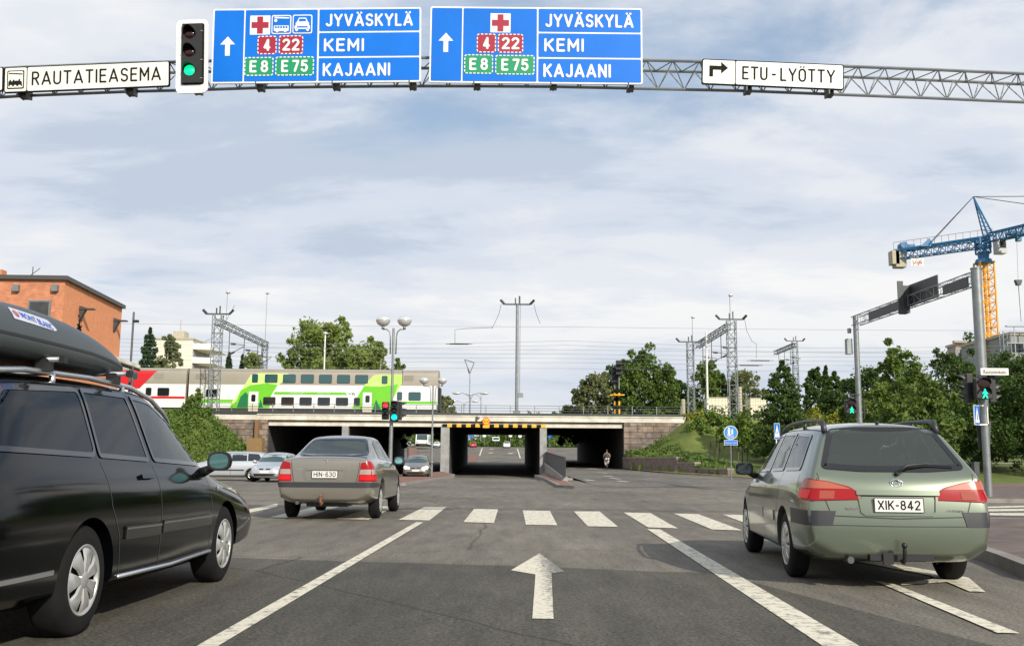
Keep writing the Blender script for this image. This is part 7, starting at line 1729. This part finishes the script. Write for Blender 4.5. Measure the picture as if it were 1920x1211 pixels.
# ================================================================ cars in the distance
SMALL=scale_spec(WAGON,.88,.97,.97)
_cache={}
def small_car(name,label,loc,heading,pm,kind='hatch',front=False,lights=False,lv=3,scale=1.0,plate_txt=None):
    car=empty(name,loc,R(90-heading),label=label,cat='car')
    S={'hatch':scale_spec(WAGON,.86,.97,.97),'saloon':SEDAN,'wagon':WAGON,'suv':scale_spec(WAGON,.95,1.02,1.13)}[kind]; fx=S[0][0]/WAGON[0][0] if kind!='saloon' else 1
    k=kind
    sx={'hatch':.86,'saloon':1,'wagon':1,'suv':.95}[kind]; sz={'hatch':.97,'saloon':1,'wagon':1,'suv':1.13}[kind]
    me=cut_arches(cage_mesh(S,.035,lv=lv),[(1.0*sx,.31*sz,.35*sz),(3.63*sx,.31*sz,.35*sz)],.84); b=bvh_of(cage_mesh(S,.035,lv=lv)); Lf,Rt,Re,Fr=axes(b)
    finish_body(me,[pm,M['black']],car)
    f=lambda pts:[(x*sx,z*sz) for x,z in pts]; g=lambda pts:[(y,z*sz) for y,z in pts]
    if kind=='saloon': rwp=[(-.64,1.045),(-.49,1.345),(.49,1.345),(.64,1.045)]; sw=[(1.12,.99),(1.42,1.26),(1.98,1.345),(2.35,1.33),(2.70,1.20),(3.02,.95)]
    else: rwp=[(-.66,1.02),(-.50,1.375),(.50,1.375),(.66,1.02)]; sw=[(.50,1.00),(.72,1.335),(1.35,1.37),(2.35,1.37),(2.75,1.24),(3.08,.96)]
    Re.patch(roundpoly(g(rwp),.05),.004,.12).build('rear_window',M['glass_dark'],parent=car,smooth=2,fix=False)
    Fr.patch(roundpoly(g([(-.70,.99),(-.53,1.36),(.53,1.36),(.70,.99)]),.05),.004,.12).build('windscreen',M['wscreen'],parent=car,smooth=2,fix=False)
    for pr in (Lf,Rt):
        w=pr.patch(roundpoly(f(sw),.05),.004,.12).build('side_windows',M['glass_dark'],parent=car,smooth=2,fix=False)
        for x in (1.25,2.03): pr.ribbon(f([(x,.98),(x+.03,1.36)]),.05,.008,.1).build('pillar',pm,parent=w,fix=False)
        seams(car,(pr,),[f([(2.04,.97),(2.06,.30)]),f([(3.1,.93),(3.15,.3)])],w=.015)
        pr.patch(f([(1.4,.5),(3.1,.5),(3.1,.57),(1.4,.57)]),.008,.2).build('side_moulding',M['trim'],parent=car,smooth=2,fix=False)
    for s in (1,-1):
        Re.patch(g([(s*.60,.72),(s*.60,.93),(s*.78,.93),(s*.82,.72)][::s]),.01,.08).build('tail_lamp',M['lampred'],parent=car,smooth=2,fix=False)
        Fr.patch(roundpoly(g([(s*.36,.60),(s*.40,.70),(s*.66,.76),(s*.74,.72),(s*.70,.60)][::-s]),.03),.012,.08).build('headlamp',M['headlit'] if lights else M['headlamp'],parent=car,smooth=2,fix=False)
        mirror_(car,2.95*sx,s*.93,1.0*sz,pm,s)
    Fr.patch(g([(-.52,.30),(-.52,.42),(.52,.42),(.52,.30)]),.008,.1).build('air_intake',M['black'],parent=car,smooth=2,fix=False)
    for s in (1,-1): Fr.patch(roundpoly(g([(s*.05,.60),(s*.06,.66),(s*.26,.665),(s*.28,.61)][::-s]),.02),.01,.08).build('grille',M['black'],parent=car,smooth=2,fix=False)
    h=Fr.hit(0,.50*sz,.01); o=MB(); o.box((0,0,0),(.01,.44,.11)); q=o.build('number_plate',M['plate'],parent=car); q.location=h
    h=Re.hit(0,.68*sz,.01); o=MB(); o.box((0,0,0),(.01,.44,.11)); q=o.build('number_plate',M['plate'],parent=car); q.location=h
    if 'w' not in _cache:
        _cache['w']=make_wheel(.31,.20,.18,'spoke5'); src=_cache['w']; first=True
    else: first=False
    src=_cache['w']
    for s in (1,-1):
        for x in (1.0*sx,3.63*sx):
            wh=src if first else copy_tree(src); first=False; wh.parent=car; wh.location=(x,s*.74,.31*sz); wh.rotation_euler=(0,0,math.pi if s<0 else 0)
    return car
M['wscreen']=mat('windscreen reflecting sky',(.03,.06,.065),.06,spec=.9)
def at_front(px,pb,heading,L_=4.0,z=0):
    """the car's nose stands over the ground pixel"""
    g=G(px,pb,z); a=R(90-heading); d=Vector((math.cos(a),math.sin(a),0)); return (g.x-d.x*L_,g.y-d.y*L_,z)
g=G(502,905); small_car('hatchback',"silver hatchback facing the camera with bright headlamps at the left",at_front(494,904,183,3.95),183,M['p_silver'],'hatch')
g=G(446,900); small_car('estate_car','pale silver estate car seen from its side behind the black car mirror',at_front(352,900,264,4.3),264,M['p_silver'],'wagon')
small_car('hatchback','dark grey hatchback coming towards the camera from the left underpass',at_front(779,897,178,3.9,0),178,M['p_grey'],'hatch',lights=True)
def far(px,pb,name,label,pm,heading,kind,lights=False):
    q=hitm(px,pb); 
    if q.y>258: q=P(px,pb,250)
    return small_car(name,label,(q.x,q.y,Hmain(q.y)+.02),heading,pm,kind,lights=lights,lv=2)
far(887,839,'hatchback','small red car far beyond the underpass on the left lane',M['p_red'],0,'hatch')
far(950,840,'suv','silver and red four wheel drive car far beyond the underpass',M['p_white'],0,'suv')
far(820,836,'hatchback','white car far away seen through the left underpass opening',M['p_white'],180,'hatch')
# white van and bus far away
def van(px,pb,Y,wpx,hpx,label,heading=180,L_=6.5):
    z=Hmain(Y); c=P(px,pb,Y); k=Y/FPX; w=wpx*k/2; h=hpx*k; o=empty('van',(c.x,Y,c.z),label=label,cat='van')
    mb=MB(); mb.prism([(-w,0,.4),(w,0,.4),(w,-.0,h*.45),(w*.94,.25,h*.97),(w*.8,.3,h),(-w*.8,.3,h),(-w*.94,.25,h*.97),(-w,0,h*.45)],(0,L_,0)); mb.build('body',M['p_white'],parent=o)
    mb=MB(); mb.poly([(-w*.85,-.02,h*.48),(w*.85,-.02,h*.48),(w*.8,.2,h*.88),(-w*.8,.2,h*.88)]); mb.build('windscreen',M['wscreen'],parent=o)
    mb=MB(); mb.bb(-w*.9,w*.9,-.1,0,.35,h*.2); mb.build('bumper',M['trim'],parent=o)
    for s in (-1,1):
        mb=MB(); mb.bb(s*w*.75-.18,s*w*.75+.18,-.08,-.02,h*.26,h*.34); mb.build('headlamp',M['headlamp'],parent=o)
        for yy in (1.0,L_-1.2): mb=MB(); mb.cyl((s*w*.98,yy,.42),(s*w*.78,yy,.42),.42,.42,16); mb.build('wheel',M['rubber'],parent=o)
    return o
van(791,836,235,24,24,'white coach seen from the front through the left underpass opening')
van(930,829,262,13,10,'white van parked on the verge far beyond the underpass',L_=4)
# far signs beyond the underpass
def far_sign(px,pt,pb,Y,r,m,label):
    b=P(px,pb,Y); t=P(px,pt,Y); o=empty('road_sign',(b.x,Y,b.z),label=label,cat='road sign'); mb=MB(); mb.cyl((0,0,0),(0,0,t.z-b.z),.05,.05,6); mb.build('post',M['steel'],parent=o); mb=MB(); mb.lathe([(.001,0),(r,0),(r,.04),(.001,.04)],(0,-.05,t.z-b.z),(0,-1,0),18); mb.build('disc',m,parent=o)
far_sign(908,816,834,230,.42,M['white'],'round white sign back beyond the underpass left of the silver car')
far_sign(957,816,834,232,.42,M['white'],'round white sign back beyond the underpass right of the silver car')
far_sign(975,817,834,228,.42,M['white'],'round white sign back near the right wall of the underpass view')
far_sign(1031,817,834,225,.42,M['signblue'],'round blue sign seen through the cycle path opening')
far_sign(882,818,832,215,.42,M['signblue'],'round blue sign at the left of the main underpass view')
# ================================================================ cyclist
def skin_fig(name,V,E,rad,m,parent=None,sub=2):
    me=bpy.data.meshes.new(name); me.from_pydata(V,E,[]); o=bpy.data.objects.new(name,me); col.objects.link(o); s=o.modifiers.new('s','SKIN'); 
    for i,r in enumerate(rad): me.skin_vertices[0].data[i].radius=(r,r) if not isinstance(r,tuple) else r
    me.skin_vertices[0].data[0].use_root=True
    u=o.modifiers.new('u','SUBSURF'); u.levels=sub; u.render_levels=sub
    dg=bpy.context.evaluated_depsgraph_get(); m2=bpy.data.meshes.new_from_object(o.evaluated_get(dg)); bpy.data.objects.remove(o); m2.materials.append(m)
    m2.polygons.foreach_set('use_smooth',[True]*len(m2.polygons)); q=bpy.data.objects.new(name,m2); col.objects.link(q)
    if parent: q.parent=parent
    return q
cy=P(1138,881,92.5); zc=Hbike(92.5)+.01
bk=empty('bicycle',(cy.x,92.5,zc),label='bicycle ridden away from the camera on the cycle path',cat='bicycle')
for y in (-.52,.55):
    mb=MB(); mb.pipe([(0,y+.33*math.cos(t),.34+.33*math.sin(t)) for t in [k*math.pi/14 for k in range(29)]],.02,6); wq=mb.build('wheel',M['rubber'],parent=bk,smooth=2); mb=MB()
    for k in range(8): t=k*math.pi/8; mb.cyl((0,y+.32*math.cos(t),.34+.32*math.sin(t)),(0,y-.32*math.cos(t),.34-.32*math.sin(t)),.003,.003,3)
    mb.build('spokes',M['steel'],parent=wq)
mb=MB(); mb.tube([(0,-.52,.34),(0,-.05,.30),(0,-.2,.85),(0,-.52,.34)],.018); mb.tube([(0,-.05,.30),(0,.38,.80),(0,-.17,.72)],.018); mb.tube([(0,.55,.34),(0,.36,.95)],.018); mb.build('frame',M['p_silver'],parent=bk)
mb=MB(); mb.pipe([(-.28,.25,.98),(-.15,.38,1.0),(.15,.38,1.0),(.28,.25,.98)],.016,6); mb.build('handlebar',M['black'],parent=bk); mb=MB(); mb.ball((0,-.22,.90),.11,10,(.9,1.2,.4)); mb.build('saddle',M['black'],parent=bk); mb=MB(); mb.bb(-.07,.07,-.9,-.82,.55,.72) ; mb.bb(-.06,.06,-.85,-.35,.70,.73); mb.build('carrier',M['steel'],parent=bk)
skin=mat('skin',(.45,.28,.20),.6); trou=mat('pale trousers',(.52,.48,.42),.8,var=.1); shirt=mat('dark vest',(.035,.04,.045),.8); hair=mat('dark hair',(.03,.02,.015),.6)
V=[(0,-.22,1.0),(0,-.18,1.15),(0,-.08,1.38),(0,-.04,1.48),(0,-.02,1.56),(0,.0,1.66),(0,.0,1.74),
   (-.10,-.2,.98),(-.13,.15,.78),(-.12,.0,.40),(-.12,.12,.34),(.10,-.2,.98),(.13,.18,.92),(.12,.08,.56),(.12,.2,.50),
   (-.19,-.08,1.42),(-.30,.0,1.20),(-.27,.22,1.02),(.19,-.08,1.42),(.30,.0,1.20),(.27,.22,1.02)]
E=[(0,1),(1,2),(2,3),(3,4),(4,5),(5,6),(0,7),(7,8),(8,9),(9,10),(0,11),(11,12),(12,13),(13,14),(2,15),(15,16),(16,17),(2,18),(18,19),(19,20)]
rad=[(.16,.13),(.15,.11),(.17,.11),(.07,.07),(.055,.055),(.085,.10),(.06,.07),.10,.075,.05,.04,.10,.075,.05,.04,.065,.045,.032,.065,.045,.032]
pr_=empty('person',(cy.x,92.5,zc),label='cyclist in dark vest and pale trousers riding away along the cycle path',cat='person')
skin_fig('body',V,E,rad,skin,pr_)
skin_fig('vest',[V[0],V[1],V[2],(0,-.06,1.50)],[(0,1),(1,2),(2,3)],[(.24,.20),(.24,.19),(.27,.19),(.12,.12)],shirt,pr_)
for s,kk in ((-1,(7,8,9)),(1,(11,12,13))): skin_fig('trouser_leg',[V[0],V[kk[0]],V[kk[1]],V[kk[2]]],[(0,1),(1,2),(2,3)],[.17,.15,.12,.08],trou,pr_)
mb=MB(); mb.ball((0,-.015,1.71),.115,12,(.95,1.05,1.0)); mb.build('hair',hair,parent=pr_,smooth=2)
